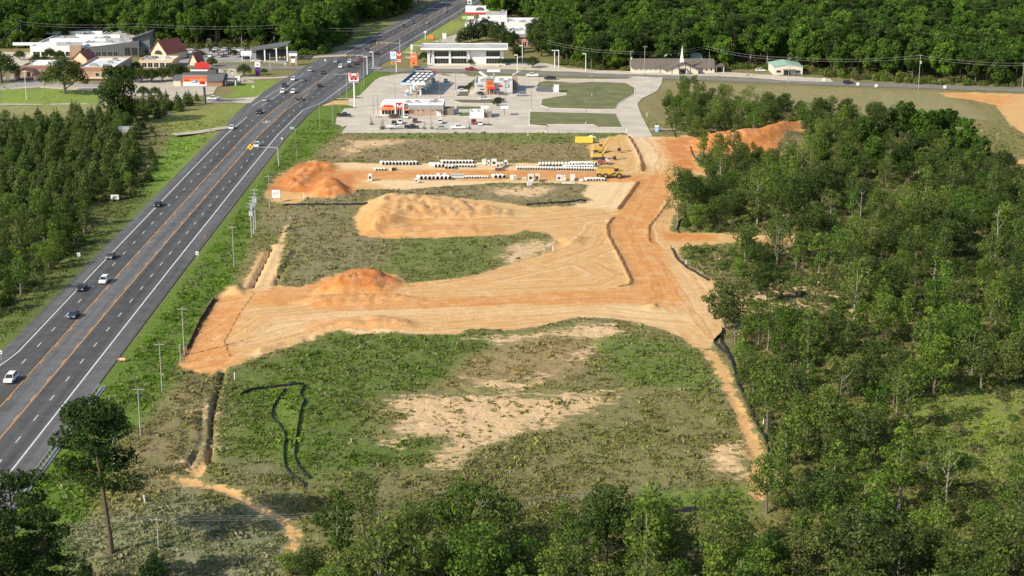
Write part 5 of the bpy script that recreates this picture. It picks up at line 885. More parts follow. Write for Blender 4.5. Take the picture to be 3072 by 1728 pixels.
# ------------------------------------------------------------------ vehicles
CARM = {}
def paint(name, c, metal=.0):
    m = mat('paint_'+name, c, .35, metal=metal, spec=.5); return m
PAINT = {'white': (.72, .72, .70), 'black': (.018, .018, .02), 'silver': (.36, .37, .38), 'grey': (.13, .135, .14), 'blue': (.035, .05, .10), 'red': (.24, .02, .02), 'brown': (.09, .05, .03), 'tan': (.40, .34, .25)}
def carbuild(kind, c):
    key = (kind, c)
    if key in CARM: return None
    pm = paint(c, PAINT[c]); t = thing({'sedan': 'sedan_car', 'suv': 'suv_car', 'pickup': 'pickup_truck'}[kind], 'x', {'sedan': 'car', 'suv': 'car', 'pickup': 'pickup truck'}[kind], (0, 0, -50))
    L = {'sedan': 4.7, 'suv': 4.8, 'pickup': 5.7}[kind]; w = .92 if kind != 'pickup' else 1.0; x0 = -L/2
    if kind == 'sedan': body = [(0, .32), (0, .72), (.25, .84), (1.5, .90), (1.6, .9), (4.0, .92), (4.6, .88), (4.7, .5), (4.65, .32)]; cab = [(1.25, .9), (2.0, 1.38), (3.2, 1.42), (4.15, .92)]
    elif kind == 'suv': body = [(0, .38), (0, .85), (.2, .98), (1.35, 1.05), (4.7, 1.05), (4.8, .6), (4.75, .38)]; cab = [(1.1, 1.03), (1.8, 1.66), (4.2, 1.68), (4.65, 1.03)]
    else: body = [(0, .42), (0, .95), (.2, 1.08), (1.5, 1.14), (3.75, 1.14), (3.75, 1.10), (5.6, 1.10), (5.7, .6), (5.68, .42)]; cab = [(1.3, 1.12), (1.95, 1.78), (3.45, 1.78), (3.75, 1.12)]
    def loft(poly, wb, wt, zt, zb):
        vs = []; n = len(poly)
        for s in (-1, 1):
            for y, z in poly: u = (z-zb)/(zt-zb+1e-6); vs.append((s*(wb+(wt-wb)*u), x0+y, z))
        fs = [list(range(n)), list(range(n, 2*n))[::-1]]+[(i, i+n, (i+1) % n+n, (i+1) % n) for i in range(n)]; return vs, fs
    mb = MB(); z0 = body[0][1]; zt = max(p[1] for p in body); v, f = loft(body, w*.97, w, zt, z0); mb.m(pm).add(v, f)
    if kind == 'pickup': mb.m(DARK).box(-w+.12, w-.12, x0+3.85, x0+5.55, 1.105, 1.115); mb.m(pm); mb.box(-w, -w+.1, x0+3.8, x0+5.65, 1.1, 1.3); mb.box(w-.1, w, x0+3.8, x0+5.65, 1.1, 1.3); mb.box(-w+.1, w-.1, x0+5.55, x0+5.65, 1.1, 1.3)
    zt = cab[1][1]; mb.m(pm); ys = (cab[1][0]+.02, cab[2][0]); mb.box(-w*.74, w*.74, x0+ys[0], x0+ys[1], zt-.0, zt+.05); mb.build('body', parent=t)
    mb = MB(); v, f = loft(cab, w*.93, w*.76, zt, cab[0][1]); mb.m(GLASS).add(v, f); mb.build('windows', parent=t)
    mb = MB(); mb.m(pm)
    for s in (-1, 1):
        for a, c_ in ((cab[0], cab[1]), (cab[3], cab[2])): mb.tube([(s*w*.93, x0+a[0], a[1]), (s*w*.77, x0+c_[0], c_[1]+.02)], .055, 5)
        mid = (cab[1][0]+cab[2][0])/2; mb.tube([(s*w*.95, x0+mid, cab[0][1]), (s*w*.78, x0+mid, zt)], .05, 5)
    mb.build('pillars', parent=t)
    wh = MB(); wh.m(TYRE).cyl((-.11, 0, 0), .35 if kind != 'sedan' else .32, .22, 12, 'x'); wh.m(STEEL).cyl((-.12, 0, 0), .19, .24, 8, 'x'); wme = wh.mesh('wheel')
    for sx in (-1, 1):
        for y in (.85, L-.95): o = bpy.data.objects.new('wheel', wme); COL.objects.link(o); o.parent = t; o.location = (sx*(w-.1), x0+y, .34)
    hl = MB(); hl.m(WHT).box(-.2, .2, -.03, .03, -.08, .08); hme = hl.mesh('headlight')
    for sx in (-1, 1): o = bpy.data.objects.new('headlight', hme); COL.objects.link(o); o.parent = t; o.location = (sx*(w-.25), x0-.0, .72)
    tl = MB(); tl.m(RED).box(-.14, .14, -.03, .03, -.12, .12); tme = tl.mesh('tail_light')
    for sx in (-1, 1): o = bpy.data.objects.new('tail_light', tme); COL.objects.link(o); o.parent = t; o.location = (sx*(w-.2), x0+L, .78)
    CARM[key] = t; return t
def car(kind, c, x, y, rz, lab, group='vehicles driving on the highway', z=.02):
    q = P(x, y); new = carbuild(kind, c)
    if new is not None: new.location = (q[0], q[1], z); new.rotation_euler = (0, 0, rz); new['label'] = lab; new['group'] = group; return new
    return dup(CARM[(kind, c)], (q[0], q[1], z), rz, lab, group)
PI = math.pi    # front of a car is at -y
H1 = [('suv', 'white', 33, 1143, 0, 'white suv nearest the camera on the highway'), ('sedan', 'blue', 221, 951, 0, 'dark blue sedan on the lane dashes, second from the bottom'), ('sedan', 'black', 246, 869, 0, 'black sedan on the left edge line beside the white suv'), ('suv', 'white', 313, 847, 0, 'white suv beside the black sedan in the inner lane'), ('sedan', 'grey', 332, 774, 0, 'grey sedan alone on the left edge line'), ('sedan', 'black', 474, 618, 0, 'black sedan on the left lane beside the young pines'), ('pickup', 'white', 771, 440, PI, 'white pickup behind the yellow diamond sign'), ('sedan', 'white', 696, 386, 0, 'white car in the left lane level with the dirt drive'), ('suv', 'black', 777, 340, 0, 'black suv below the left driveway'), ('sedan', 'silver', 795, 303, 0, 'silver car at the mouth of the billboard driveway'), ('sedan', 'black', 899, 301, 1.1, 'black sedan angling across the right lanes'), ('suv', 'black', 852, 260, 0, 'black suv in front of two white cars, left lanes'), ('suv', 'white', 848, 278, 0, 'white suv left of the pair in the middle lanes'), ('suv', 'white', 879, 279, 0, 'white suv right of the pair in the middle lanes'), ('sedan', 'grey', 910, 243, 0, 'dark grey car right of a white one before the junction'), ('suv', 'white', 880, 241, 0, 'white suv left of a dark car before the junction'), ('sedan', 'black', 958, 260, PI, 'black sedan in the right lanes before the lot'), ('suv', 'silver', 930, 214, 0, 'silver suv entering the junction'), ('sedan', 'black', 968, 221, 0, 'black car turning in the middle of the junction'), ('suv', 'white', 1022, 203, 0, 'white suv in the junction beside dark cars'), ('sedan', 'black', 1047, 201, PI, 'black car right of the white suv in the junction'), ('sedan', 'black', 1067, 193, PI, 'black car below the red one'), ('suv', 'white', 1049, 188, 0, 'white suv at the middle of the junction'), ('sedan', 'silver', 1007, 187, 0, 'silver car at the left of the junction'), ('suv', 'grey', 1078, 177, PI, 'dark suv in front of the red car'), ('sedan', 'red', 1081, 185, PI, 'dark red car waiting in the junction'), ('sedan', 'black', 1100, 151, 0, 'black car past the junction on the left lanes'), ('sedan', 'black', 1130, 163, PI, 'black car past the junction on the right lanes'), ('suv', 'black', 1211, 81, 0, 'black suv on the far left lanes by the tree shadow'), ('sedan', 'blue', 1240, 70, 0, 'dark blue car on the far highway'), ('sedan', 'silver', 1281, 71, PI, 'silver car on the far right lanes'), ('suv', 'silver', 1336, 35, PI, 'silver suv farthest up the highway'), ('sedan', 'grey', 1102, 172, PI, 'grey car just right of the junction centre')]
for k in H1: car(*k)
G2 = 'vehicles in the restaurant and fuel lots'
for k in [('pickup', 'black', 1032, 350, PI/2, 'black pickup alone on the left pale lot'), ('suv', 'brown', 1184, 355, PI*.5, 'brown suv at the restaurant entrance'), ('sedan', 'white', 1219, 354, 0, 'white sedan parked by the restaurant door'), ('sedan', 'black', 1182, 373, 0, 'black car left of a white one in the front row'), ('suv', 'white', 1201, 371, 0, 'white suv in the front row before the restaurant door'), ('suv', 'brown', 1245, 367, PI, 'dark brown suv in the front row by itself'), ('suv', 'white', 1321, 370, PI, 'white suv before the brick wall in the front row'), ('pickup', 'red', 1421, 371, 0, 'maroon pickup beside a white car'), ('sedan', 'white', 1441, 375, 0, 'white car right of the maroon pickup'), ('pickup', 'black', 1235, 386, PI/2, 'long black pickup towing the white boat'), ('sedan', 'silver', 1321, 388, -PI/2, 'silver car parked lengthwise left of the white pickup'), ('pickup', 'white', 1373, 387, PI/2, 'white pickup parked lengthwise on the lower lot edge'), ('sedan', 'white', 1388, 276, PI/2, 'white sedan left of the grey store'), ('suv', 'black', 1388, 269, PI/2, 'black suv just behind the white sedan left of the store'), ('suv', 'white', 1455, 300, PI/2, 'white suv on the oval bed side'), ('sedan', 'black', 1498, 302, PI/2, 'black car right of the white suv near the store'), ('suv', 'silver', 1563, 288, -PI/2, 'silver suv right of the grey store'), ('sedan', 'grey', 1506, 285, PI/2, 'dark grey car at the store front'), ('sedan', 'black', 1442, 285, .4, 'black car left of the store door'), ('sedan', 'grey', 1337, 246, 0, 'dark car behind the fuel canopy shadow'), ('suv', 'silver', 1266, 278, 0, 'pale suv under the front of the fuel canopy'), ('suv', 'black', 1299, 246, 0, 'black suv under the far end of the fuel canopy'), ('pickup', 'white', 1597, 230, -PI/2, 'white pickup on the upper lot behind the store'), ('pickup', 'black', 1650, 239, -PI/2, 'black pickup on the upper lot behind the store'), ('pickup', 'red', 1413, 212, PI/2, 'red pickup driving on the side road'), ('suv', 'grey', 1254, 209, PI/2, 'dark suv on the side road behind the fuel canopy'), ('sedan', 'silver', 1277, 208, PI/2, 'silver car on the side road beside the dark suv'), ('suv', 'white', 2281, 215, PI/2, 'white suv parked on the drive between church and workshop'), ('suv', 'black', 2544, 252, PI/2, 'black suv driving on the side road at the right'), ('pickup', 'white', 640, 300, -PI/2, 'white pickup leaving the billboard driveway'), ('sedan', 'silver', 1128, 208, PI/2, 'silver car waiting at the junction corner'), ('suv', 'white', 790, 178, PI/2, 'white suv before the dark car wash'), ('sedan', 'black', 742, 178, PI/2, 'black sedan alone in the near mall lot'), ('sedan', 'white', 770, 186, PI/2, 'low white car at the near edge of the mall lot'), ('suv', 'white', 1572, 137, 0, 'white car before the small red shed')]: car(*k, group=G2, z=.06)
MC = {}
def mall_n(*k): MC[k] = MC.get(k, 0)+1; return ('first', 'second', 'third', 'fourth', 'fifth', 'sixth', 'seventh', 'eighth')[MC[k]-1]
r = random.Random(5); n_ = 0
for row, (y, xa, xb) in enumerate(((152, 548, 850), (158, 560, 800), (164, 540, 750), (171, 548, 730))):
    x = xa
    while x < xb:
        if r.random() < .62:
            c = r.choice(['white', 'white', 'white', 'white', 'silver', 'silver', 'tan', 'black', 'grey', 'red']); kd = r.choice(['suv', 'sedan', 'suv', 'pickup'])
            car(kd, c, x+r.uniform(-1, 1), y+r.uniform(-.6, .6), r.choice([0, 0, PI]), '%s %s, %s such from the left, %s row of the mall lot'%(c, kd, mall_n(row, c, kd), ('farthest', 'second', 'third', 'nearest')[row]), 'cars parked in the mall lot, row %d'%(row+1), .07)
        x += 14
# boat on trailer
q = P(1183, 388); t = thing('boat', 'white motor boat on a trailer behind the black pickup', 'boat', (q[0], q[1], .1)); mb = MB(); hull = []
for x, ww, zb in ((-3.2, .95, .75), (-1, 1.1, .7), (1.2, 1.0, .75), (2.6, .55, .95), (3.4, .05, 1.25)): hull.append([(x, -ww, 1.45), (x, -ww*.7, zb), (x, 0, zb-.15), (x, ww*.7, zb), (x, ww, 1.45)])
vs = sum(hull, []); fs = [(i*5+j, i*5+j+1, (i+1)*5+j+1, (i+1)*5+j) for i in range(4) for j in range(4)]+[(0, 1, 2, 3, 4)]+[(i*5, (i+1)*5, (i+1)*5+4, i*5+4) for i in range(4)]; mb.m(WHT).add(vs, fs); mb.build('hull', parent=t); mb = MB(); mb.m(GREYM).box(-.5, .3, -.6, .6, 1.45, 2.0); mb.build('console', parent=t); mb = MB(); mb.m(DARK).box(-3, 4.4, -.06, .06, .45, .55); mb.m(TYRE); mb.cyl((-1.2, -1.0, .33), .33, .2, 10, 'y'); mb.cyl((-1.2, .8, .33), .33, .2, 10, 'y'); mb.build('trailer', parent=t)

# ------------------------------------------------------------------ construction plant
def at(x, y, dz=0): q = P(x, y); return (q[0], q[1], zg(q[0], q[1])+dz)
t = thing('articulated_dump_truck', 'dusty yellow six-wheel articulated dump truck on the dirt road', 'dump truck', at(1830, 532), .0); mb = MB()
mb.m(YELP).profy([(-4.6, 1.7), (-4.9, 3.0), (-4.2, 3.3), (1.0, 3.4), (1.4, 3.1), (.8, 1.9), (-.5, 1.3), (-3.4, 1.2)], -1.5, 1.5); mb.m(mat('load_soil', (.30, .18, .08), .95)).box(-4.2, .9, -1.3, 1.3, 3.3, 3.6); mb.build('dump_body', parent=t)
mb = MB(); mb.m(YELP).box(2.0, 4.5, -1.1, 1.1, 1.2, 2.3); mb.m(YELP).prof([(-1.1, 1.0), (1.1, 1.0), (1.1, 1.4), (-1.1, 1.4)], -3, 2.4); mb.m(DARK).box(4.5, 4.56, -.7, .7, 1.4, 2.1); mb.build('chassis', parent=t)
mb = MB(); mb.m(GLASS).box(1.5, 2.9, -.8, .8, 2.3, 3.4); mb.m(YELP).box(1.4, 3.0, -.9, .9, 3.4, 3.55); mb.box(1.4, 1.5, -.9, .9, 1.8, 3.4); mb.build('cab', parent=t)
wh = MB(); wh.m(TYRE).cyl((0, -.35, 0), .92, .7, 18, 'y'); wh.m(mat('dusty_rim', (.35, .24, .10), .8)).cyl((0, -.37, 0), .45, .74, 10, 'y'); wme = wh.mesh('wheel')
for x in (-3.6, -1.6, 3.0):
    for y in (-1.35, 1.35): o = bpy.data.objects.new('wheel', wme); COL.objects.link(o); o.parent = t; o.location = (x, y, .92)
def excavator(pos, rz, lab, reach):
    t = thing('excavator', lab, 'excavator', pos, rz); mb = MB(); mb.m(DARK)
    for y in (-1.3, 1.3): mb.profy([(-2.3, .5), (-1.9, 0), (1.9, 0), (2.3, .5), (1.9, .95), (-1.9, .95)], y-.3, y+.3)
    mb.build('tracks', parent=t); mb = MB(); mb.m(YELP).box(-2.6, 1.2, -1.3, 1.3, 1.15, 2.3); mb.m(mat('counterweight', (.60, .42, .14), .6)).box(-2.9, -1.8, -1.35, 1.35, 1.1, 2.6); mb.m(DARK).box(-.8, .8, -.8, .8, .9, 1.15); mb.build('house', parent=t)
    mb = MB(); mb.m(GLASS).box(-.1, 1.3, .3, 1.25, 1.6, 3.0); mb.m(YELP).box(-.2, 1.4, .25, 1.3, 3.0, 3.12); mb.m(YELP).box(-.2, -.1, .3, 1.25, 1.6, 3.0); mb.build('cab', parent=t)
    a, b_, c = reach; mb = MB(); mb.m(YELP).tube([(1.0, -.2, 1.8), a, b_], [.34, .38, .26], 6); mb.build('boom', parent=t); mb = MB(); mb.m(YELP).tube([(b_[0]-.3, -.2, b_[2]+.5), b_, c], [.22, .3, .2], 6); mb.build('stick', parent=t)
    mb = MB(); mb.m(DARK).profy([(c[0]-.7, c[2]+.3), (c[0]+.2, c[2]+.4), (c[0]+.3, c[2]-.6), (c[0]-.5, c[2]-.9), (c[0]-1.1, c[2]-.4)], -.8, .4); mb.build('bucket', parent=t); mb = MB(); mb.m(STEEL).tube([(1.2, -.2, 1.4), (a[0]-.3, -.2, a[2]-.8)], .1, 6); mb.tube([(a[0], -.2, a[2]+.5), (b_[0]-.3, -.2, b_[2]+.6)], .09, 6); mb.build('hydraulic_ram', parent=t); return t
excavator(at(1798, 457), .0, 'yellow excavator with raised boom at the top of the parked machines', ((3.6, -.2, 5.6), (6.6, -.2, 4.6), (7.6, -.2, 1.4)))
excavator(at(1796, 478), -.1, 'yellow excavator below the other with its bucket on the ground', ((3.0, -.2, 4.6), (5.6, -.2, 3.6), (6.0, -.2, 1.1)))
t = thing('skid_loader', 'small red and white loader between excavators and the pipe rows', 'loader', at(1812, 492)); mb = MB(); mb.m(mat('dull_red_paint', (.33, .09, .06), .6)).box(-2.2, .6, -.8, .8, .6, 1.6); mb.m(CREAM).profy([(.2, 1.0), (2.2, .9), (1.4, 1.9), (.4, 2.1)], -.7, .7); mb.build('body', parent=t); mb = MB(); mb.m(DARK).box(-1.0, .2, -.6, .6, 1.6, 2.5); mb.build('cab', parent=t)
for x, rr in ((-1.5, .6), (1.5, .45)):
    for y in (-.95, .95): mb = MB(); mb.m(TYRE).cyl((x, y-.2, rr), rr, .4, 14, 'y'); mb.m(CREAM).cyl((x, y-.22, rr), rr*.4, .44, 8, 'y'); mb.build('wheel', parent=t)
t = thing('yellow_skip', 'bright yellow open steel box standing alone in the brown grass', 'skip', at(1752, 430)); mb = MB(); mb.m(mat('skip_yellow', (.78, .55, .08), .5)); mb.box(-3.3, 3.3, -.1, 0, .3, 2.1); mb.box(-3.3, 3.3, 2.2, 2.3, .3, 2.1); mb.box(-3.3, -3.2, 0, 2.2, .3, 2.1); mb.box(3.2, 3.3, 0, 2.2, .3, 2.1); mb.box(-3.3, 3.3, -.1, 2.3, .15, .3); mb.box(-3.4, 3.4, -.16, -.1, 1.9, 2.15); mb.build('side', parent=t); mb = MB(); mb.m(SLATE); [mb.box(x-.15, x+.15, -.05, 2.2, 0, .15) for x in (-3, 3)]; mb.build('runner', parent=t)
t = thing('tarpaulin_heap', 'crumpled white tarpaulin heap behind the yellow skip', 'tarpaulin', at(1774, 415)); mb = MB(); rr = random.Random(3); g = [[(-1.9+i*.55, -.6+j*.5, max(0, 1.0-abs(i-3.5)*.25-abs(j-1)*.3)+rr.uniform(0, .3)) for i in range(8)] for j in range(4)]; mb.m(WHT).add(sum(g, []), [(j*8+i, j*8+i+1, (j+1)*8+i+1, (j+1)*8+i) for j in range(3) for i in range(7)]); mb.build('cloth', parent=t)
t = thing('portable_toilet', 'blue and white portable toilet beside the access road', 'portable toilet', at(1970, 395)); mb = MB(); mb.box(-.65, .65, -.65, .65, .1, 2.1); mb.build('cabin', BLUEG, t); mb = MB(); mb.box(-.4, .4, -.7, -.65, .15, 1.9); mb.build('door', mat('toilet_door', (.35, .55, .72), .6), t); mb = MB(); mb.m(WHT).prof([(-.75, 2.1), (0, 2.45), (.75, 2.1)], -.75, .75); mb.build('roof', parent=t)

# ------------------------------------------------------------------ concrete pipes and boxes
def pipeproto(r, L):
    mb = MB(); mb.m(PIPEC).pipe(L, r*1.06, r*.13, 14, r); mb.m(PIPEC).pipe(.3, r*1.16, r*.1, 14, r)
    k = [i for i, f in enumerate(mb.f) if i < 56 and i % 4 == 1]; mb.m(PIPEI); me_i = mb.cur  # inner faces take the grey with the shade painted in
    for i in k: mb.mi[i] = me_i
    me = mb.mesh('drain_pipe')
    for p in me.polygons: p.use_smooth = False
    return me
PM = {}
O1 = 'first second third fourth fifth sixth seventh eighth ninth tenth eleventh twelfth thirteenth fourteenth fifteenth sixteenth seventeenth eighteenth nineteenth twentieth twenty-first twenty-second twenty-third twenty-fourth twenty-fifth twenty-sixth twenty-seventh twenty-eighth twenty-ninth thirtieth thirty-first'.split()
def prow(n, x0, x1, y, r, L, lab, group, rz=.42, z=0, jitter=.05, y1=None):
    key = (r, L)
    if key not in PM: PM[key] = pipeproto(r, L)
    rr = random.Random(int(x0))
    for i in range(n):
        u = i/max(1, n-1); q = P(x0+(x1-x0)*u, y+((y1 or y)-y)*u); o = bpy.data.objects.new('drain_pipe', PM[key]); COL.objects.link(o)
        o.location = (q[0]+rr.uniform(-jitter, jitter), q[1]+rr.uniform(-jitter, jitter)*3, .0+z); o.rotation_euler = (0, 0, rz+rr.uniform(-.05, .05)); tag(o, '%s, %s from the left' % (lab, O1[i]), 'concrete pipe', group)
prow(11, 1151, 1253, 495.5, .58, 2.6, 'large pale concrete pipe in the upper left row', 'pipes of the upper left row')
prow(4, 1130, 1156, 512, .36, 2.2, 'small concrete pipe in the short far left row', 'four small pipes at the left')
prow(10, 1333, 1421, 491, .5, 2.6, 'concrete pipe in the back row of the middle stack', 'pipes of the middle stack, back row'); prow(10, 1345, 1424, 502, .42, 2.4, 'smaller concrete pipe in the front row of the middle stack', 'pipes of the middle stack, front row')
prow(3, 1339, 1360, 507.5, .55, 3.6, 'one of three long concrete pipes in front of the middle stack', 'three long pipes of the middle stack', .1)
prow(3, 1309, 1330, 503, .6, 4.6, 'big slanting concrete pipe at the left end of the middle stack', 'slanting pipes of the middle stack', .55)
prow(8, 1265, 1350, 540, .66, 2.8, 'largest concrete pipe of the lower middle row', 'pipes of the lower middle row', .45); prow(2, 1320, 1338, 533, .6, 2.6, 'concrete pipe lying behind the lower middle row', 'pair of pipes behind the lower middle row', .2)
prow(9, 1402, 1466, 534.5, .32, 2.0, 'small reddish concrete pipe lying along the dirt road', 'small pipes along the dirt road'); prow(3, 1488, 1513, 535.5, .6, 2.6, 'one of three fat concrete pipes below the dirt road', 'three fat pipes below the dirt road')
prow(31, 1555, 1787, 509.5, .46, 2.6, 'concrete pipe in the front row of the long right stack', 'pipes of the long right stack, front row', .12, 0, .05, 513); prow(13, 1622, 1740, 500, .6, 2.8, 'fat concrete pipe in the back row of the long right stack', 'pipes of the long right stack, back row', .12); prow(11, 1700, 1782, 505, .44, 2.6, 'concrete pipe in the middle row of the long right stack', 'pipes of the long right stack, middle row', .3, .0); prow(9, 1728, 1788, 499, .5, 3.2, 'concrete pipe in the slanting top row of the long right stack', 'pipes of the long right stack, top row', .6, .3)
prow(7, 1765, 1817, 543, .42, 2.4, 'concrete pipe in the short row by the dirt road junction', 'seven pipes by the dirt road junction')
for i in range(4): mb = MB(); mb.cyl((-2.3, 0, .34), .34, 4.6, 12, 'x'); o = mb.build('drain_pipe', mat('grey_pipe', (.40, .40, .38), .8)); q = P(1373, 536-i*1.6); o.location = (q[0], q[1], .02+(.5 if i == 3 else 0)); tag(o, 'long grey crosswise pipe beside the lower middle row, %s'%('nearest', 'second', 'third', 'raised farthest')[i], 'pipe', 'grey crosswise pipes')
def cbox(x, y, w, d, h, lab, rz=0, hole=True, flat=False):
    q = P(x, y); t = thing('concrete_box', lab, 'precast box', (q[0], q[1], .02), rz); mb = MB(); mb.m(PIPEC)
    if hole:
        k = w*.26; mb.box(-w/2, -k, 0, d, 0, h); mb.box(k, w/2, 0, d, 0, h); mb.box(-k, k, 0, d, h*.72, h); mb.box(-k, k, 0, d, 0, h*.28); mb.box(-k, k, d-.12, d, h*.28, h*.72)
    else: mb.box(-w/2, w/2, 0, d, 0, h)
    mb.build('shell', parent=t); mb = MB()
    if hole: mb.box(-w*.26, w*.26, d*.5, d*.55, h*.28, h*.72); mb.build('opening', PIPEI, t)  # dark sheet set in the hole, its colour painting the shade inside
    else: mb.cyl((0, d*.5, h), .2, .05, 8); mb.build('lid', PIPEI, t)
for a in [(1110, 543, 1.4, 1.6, 2.2, 'white precast box with dark opening at the left end of the pipe yard'), (1249, 549, 1.3, 1.2, 1.4, 'small white precast box left of the lower middle pipe row'), (1452, 496, 1.5, 2, 1.9, 'first white precast box of the upper group', 0, False), (1466, 496, .9, 2, 1.6, 'narrow white box second in the upper group'), (1482, 499, 1.9, 2.2, 2.3, 'tallest white precast box with tall dark opening in the upper group'), (1494, 507, 1.2, 1.5, 2.2, 'white box standing forward in the upper group'), (1505, 502, .9, 1.5, 1.7, 'white curved box piece in the upper group'), (1517, 498, 1.3, 1.5, 1.9, 'rightmost white box of the upper group'), (1545, 540, 1.5, 2.2, 1.4, 'leaning white slab box left of the lower group', .4, False), (1573, 541, 1.2, 1.0, .9, 'small low box with round lid in the lower group'), (1592, 545, 1.9, 1.4, 2.4, 'stacked white box with round dark openings in the lower group'), (1612, 543, 1.5, 1.4, 2.2, 'white box beside the stacked one in the lower group'), (1590, 557, 1.6, 1.2, 1.0, 'white box lying in front of the lower group', .2, False), (1677, 543, 1.7, 1.6, 1.9, 'white box with square opening in the right lower group'), (1691, 543, 1.4, 1.6, 1.8, 'white slab box in the right lower group', .1, False), (1718, 543, 1.6, 1.6, 2.1, 'tall white box of the right lower group', 0, False), (1743, 545, 1.3, 1.1, .8, 'low white box beside the seven pipes', 0, False), (1705, 552, 4.2, 1.2, .35, 'flat pale slab in front of the right lower group', 0, False), (1171, 513, 1.0, 1.2, 1.2, 'small white box beside the four small pipes', 0, False), (1437, 494, 1.6, 1.2, .5, 'low pale slab left of the upper box group', 0, False)]: cbox(*a)
for x, y in ((1626, 547), (1183, 511), (1731, 543), (1493, 512), (1507, 512)): mb = MB(); mb.m(mat('rusty_frame', (.16, .09, .06), .8)); mb.box(-.9, .9, 0, .15, 0, .8); mb.box(-.9, .9, .8, .95, 0, .8); mb.box(-.9, -.75, .15, .8, 0, .8); mb.box(.75, .9, .15, .8, 0, .8); o = mb.build('form_frame'); q = P(x, y); o.location = (q[0], q[1], .02); tag(o, 'low rusty brown steel frame %s'%{1626: 'right of the stacked precast boxes', 1183: 'right of the four small pipes', 1731: 'left of the low white box', 1493: 'below the left of the upper boxes', 1507: 'below the right of the upper boxes'}[x], 'steel frame', 'rusty frames in the pipe yard')
# ------------------------------------------------------------------ vegetation
def leafmat(name, ramp, trans=.35):
    m = bpy.data.materials.new(name); m.use_nodes = True; n = m.node_tree; L = n.links; n.nodes.clear()
    oi = n.nodes.new('ShaderNodeObjectInfo'); cr = n.nodes.new('ShaderNodeValToRGB'); cr.color_ramp.interpolation = 'LINEAR'
    while len(cr.color_ramp.elements) < len(ramp): cr.color_ramp.elements.new(.5)
    for i, c in enumerate(ramp): cr.color_ramp.elements[i].position = i/(len(ramp)-1); cr.color_ramp.elements[i].color = col(c)
    L.new(oi.outputs['Random'], cr.inputs[0])
    at = n.nodes.new('ShaderNodeAttribute'); at.attribute_name = 'tint'
    hs = n.nodes.new('ShaderNodeHueSaturation'); L.new(cr.outputs[0], hs.inputs['Color']); L.new(at.outputs['Fac'], hs.inputs['Value'])
    mr = n.nodes.new('ShaderNodeMapRange'); L.new(at.outputs['Fac'], mr.inputs[0]); mr.inputs[1].default_value = .5; mr.inputs[2].default_value = 1.6; mr.inputs[3].default_value = .515; mr.inputs[4].default_value = .485; L.new(mr.outputs[0], hs.inputs['Hue'])
    d = n.nodes.new('ShaderNodeBsdfDiffuse'); t = n.nodes.new('ShaderNodeBsdfTranslucent'); mx = n.nodes.new('ShaderNodeMixShader'); mx.inputs[0].default_value = trans
    L.new(hs.outputs[0], d.inputs[0]); L.new(hs.outputs[0], t.inputs[0]); L.new(d.outputs[0], mx.inputs[1]); L.new(t.outputs[0], mx.inputs[2])
    o = n.nodes.new('ShaderNodeOutputMaterial'); L.new(mx.outputs[0], o.inputs[0]); return m
LEAF = leafmat('broad_leaves', [(.06, .105, .022), (.105, .175, .030), (.16, .235, .04), (.10, .13, .038), (.125, .19, .034), (.07, .105, .028), (.15, .18, .05)], .42)
LEAFD = leafmat('forest_leaves', [(.05, .10, .02), (.10, .185, .03), (.06, .11, .022), (.13, .225, .034), (.075, .14, .026), (.06, .085, .028), (.11, .20, .03)], .42)
LEAFP = leafmat('pine_needles', [(.07, .098, .028), (.10, .125, .038), (.08, .13, .032), (.11, .13, .045)], .2)
LEAFQ = leafmat('dark_pine_needles', [(.036, .062, .018), (.048, .078, .022)], .3)
LEAFO = leafmat('oak_leaves', [(.044, .074, .019), (.062, .095, .025), (.075, .10, .03)], .3)
LEAFS = leafmat('shrub_leaves', [(.08, .125, .028), (.12, .185, .035), (.16, .19, .05), (.11, .12, .045), (.17, .155, .075)])
BARK = mat('bark', (.17, .14, .11), .95, c2=(.10, .08, .06), scale=2, var=.2); PALEB = mat('pale_bark', (.27, .24, .19), .95, c2=(.16, .14, .11), scale=2, var=.2); PBARK = mat('pine_bark', (.10, .075, .055), .95, c2=(.09, .06, .045), scale=2.5, var=.2)
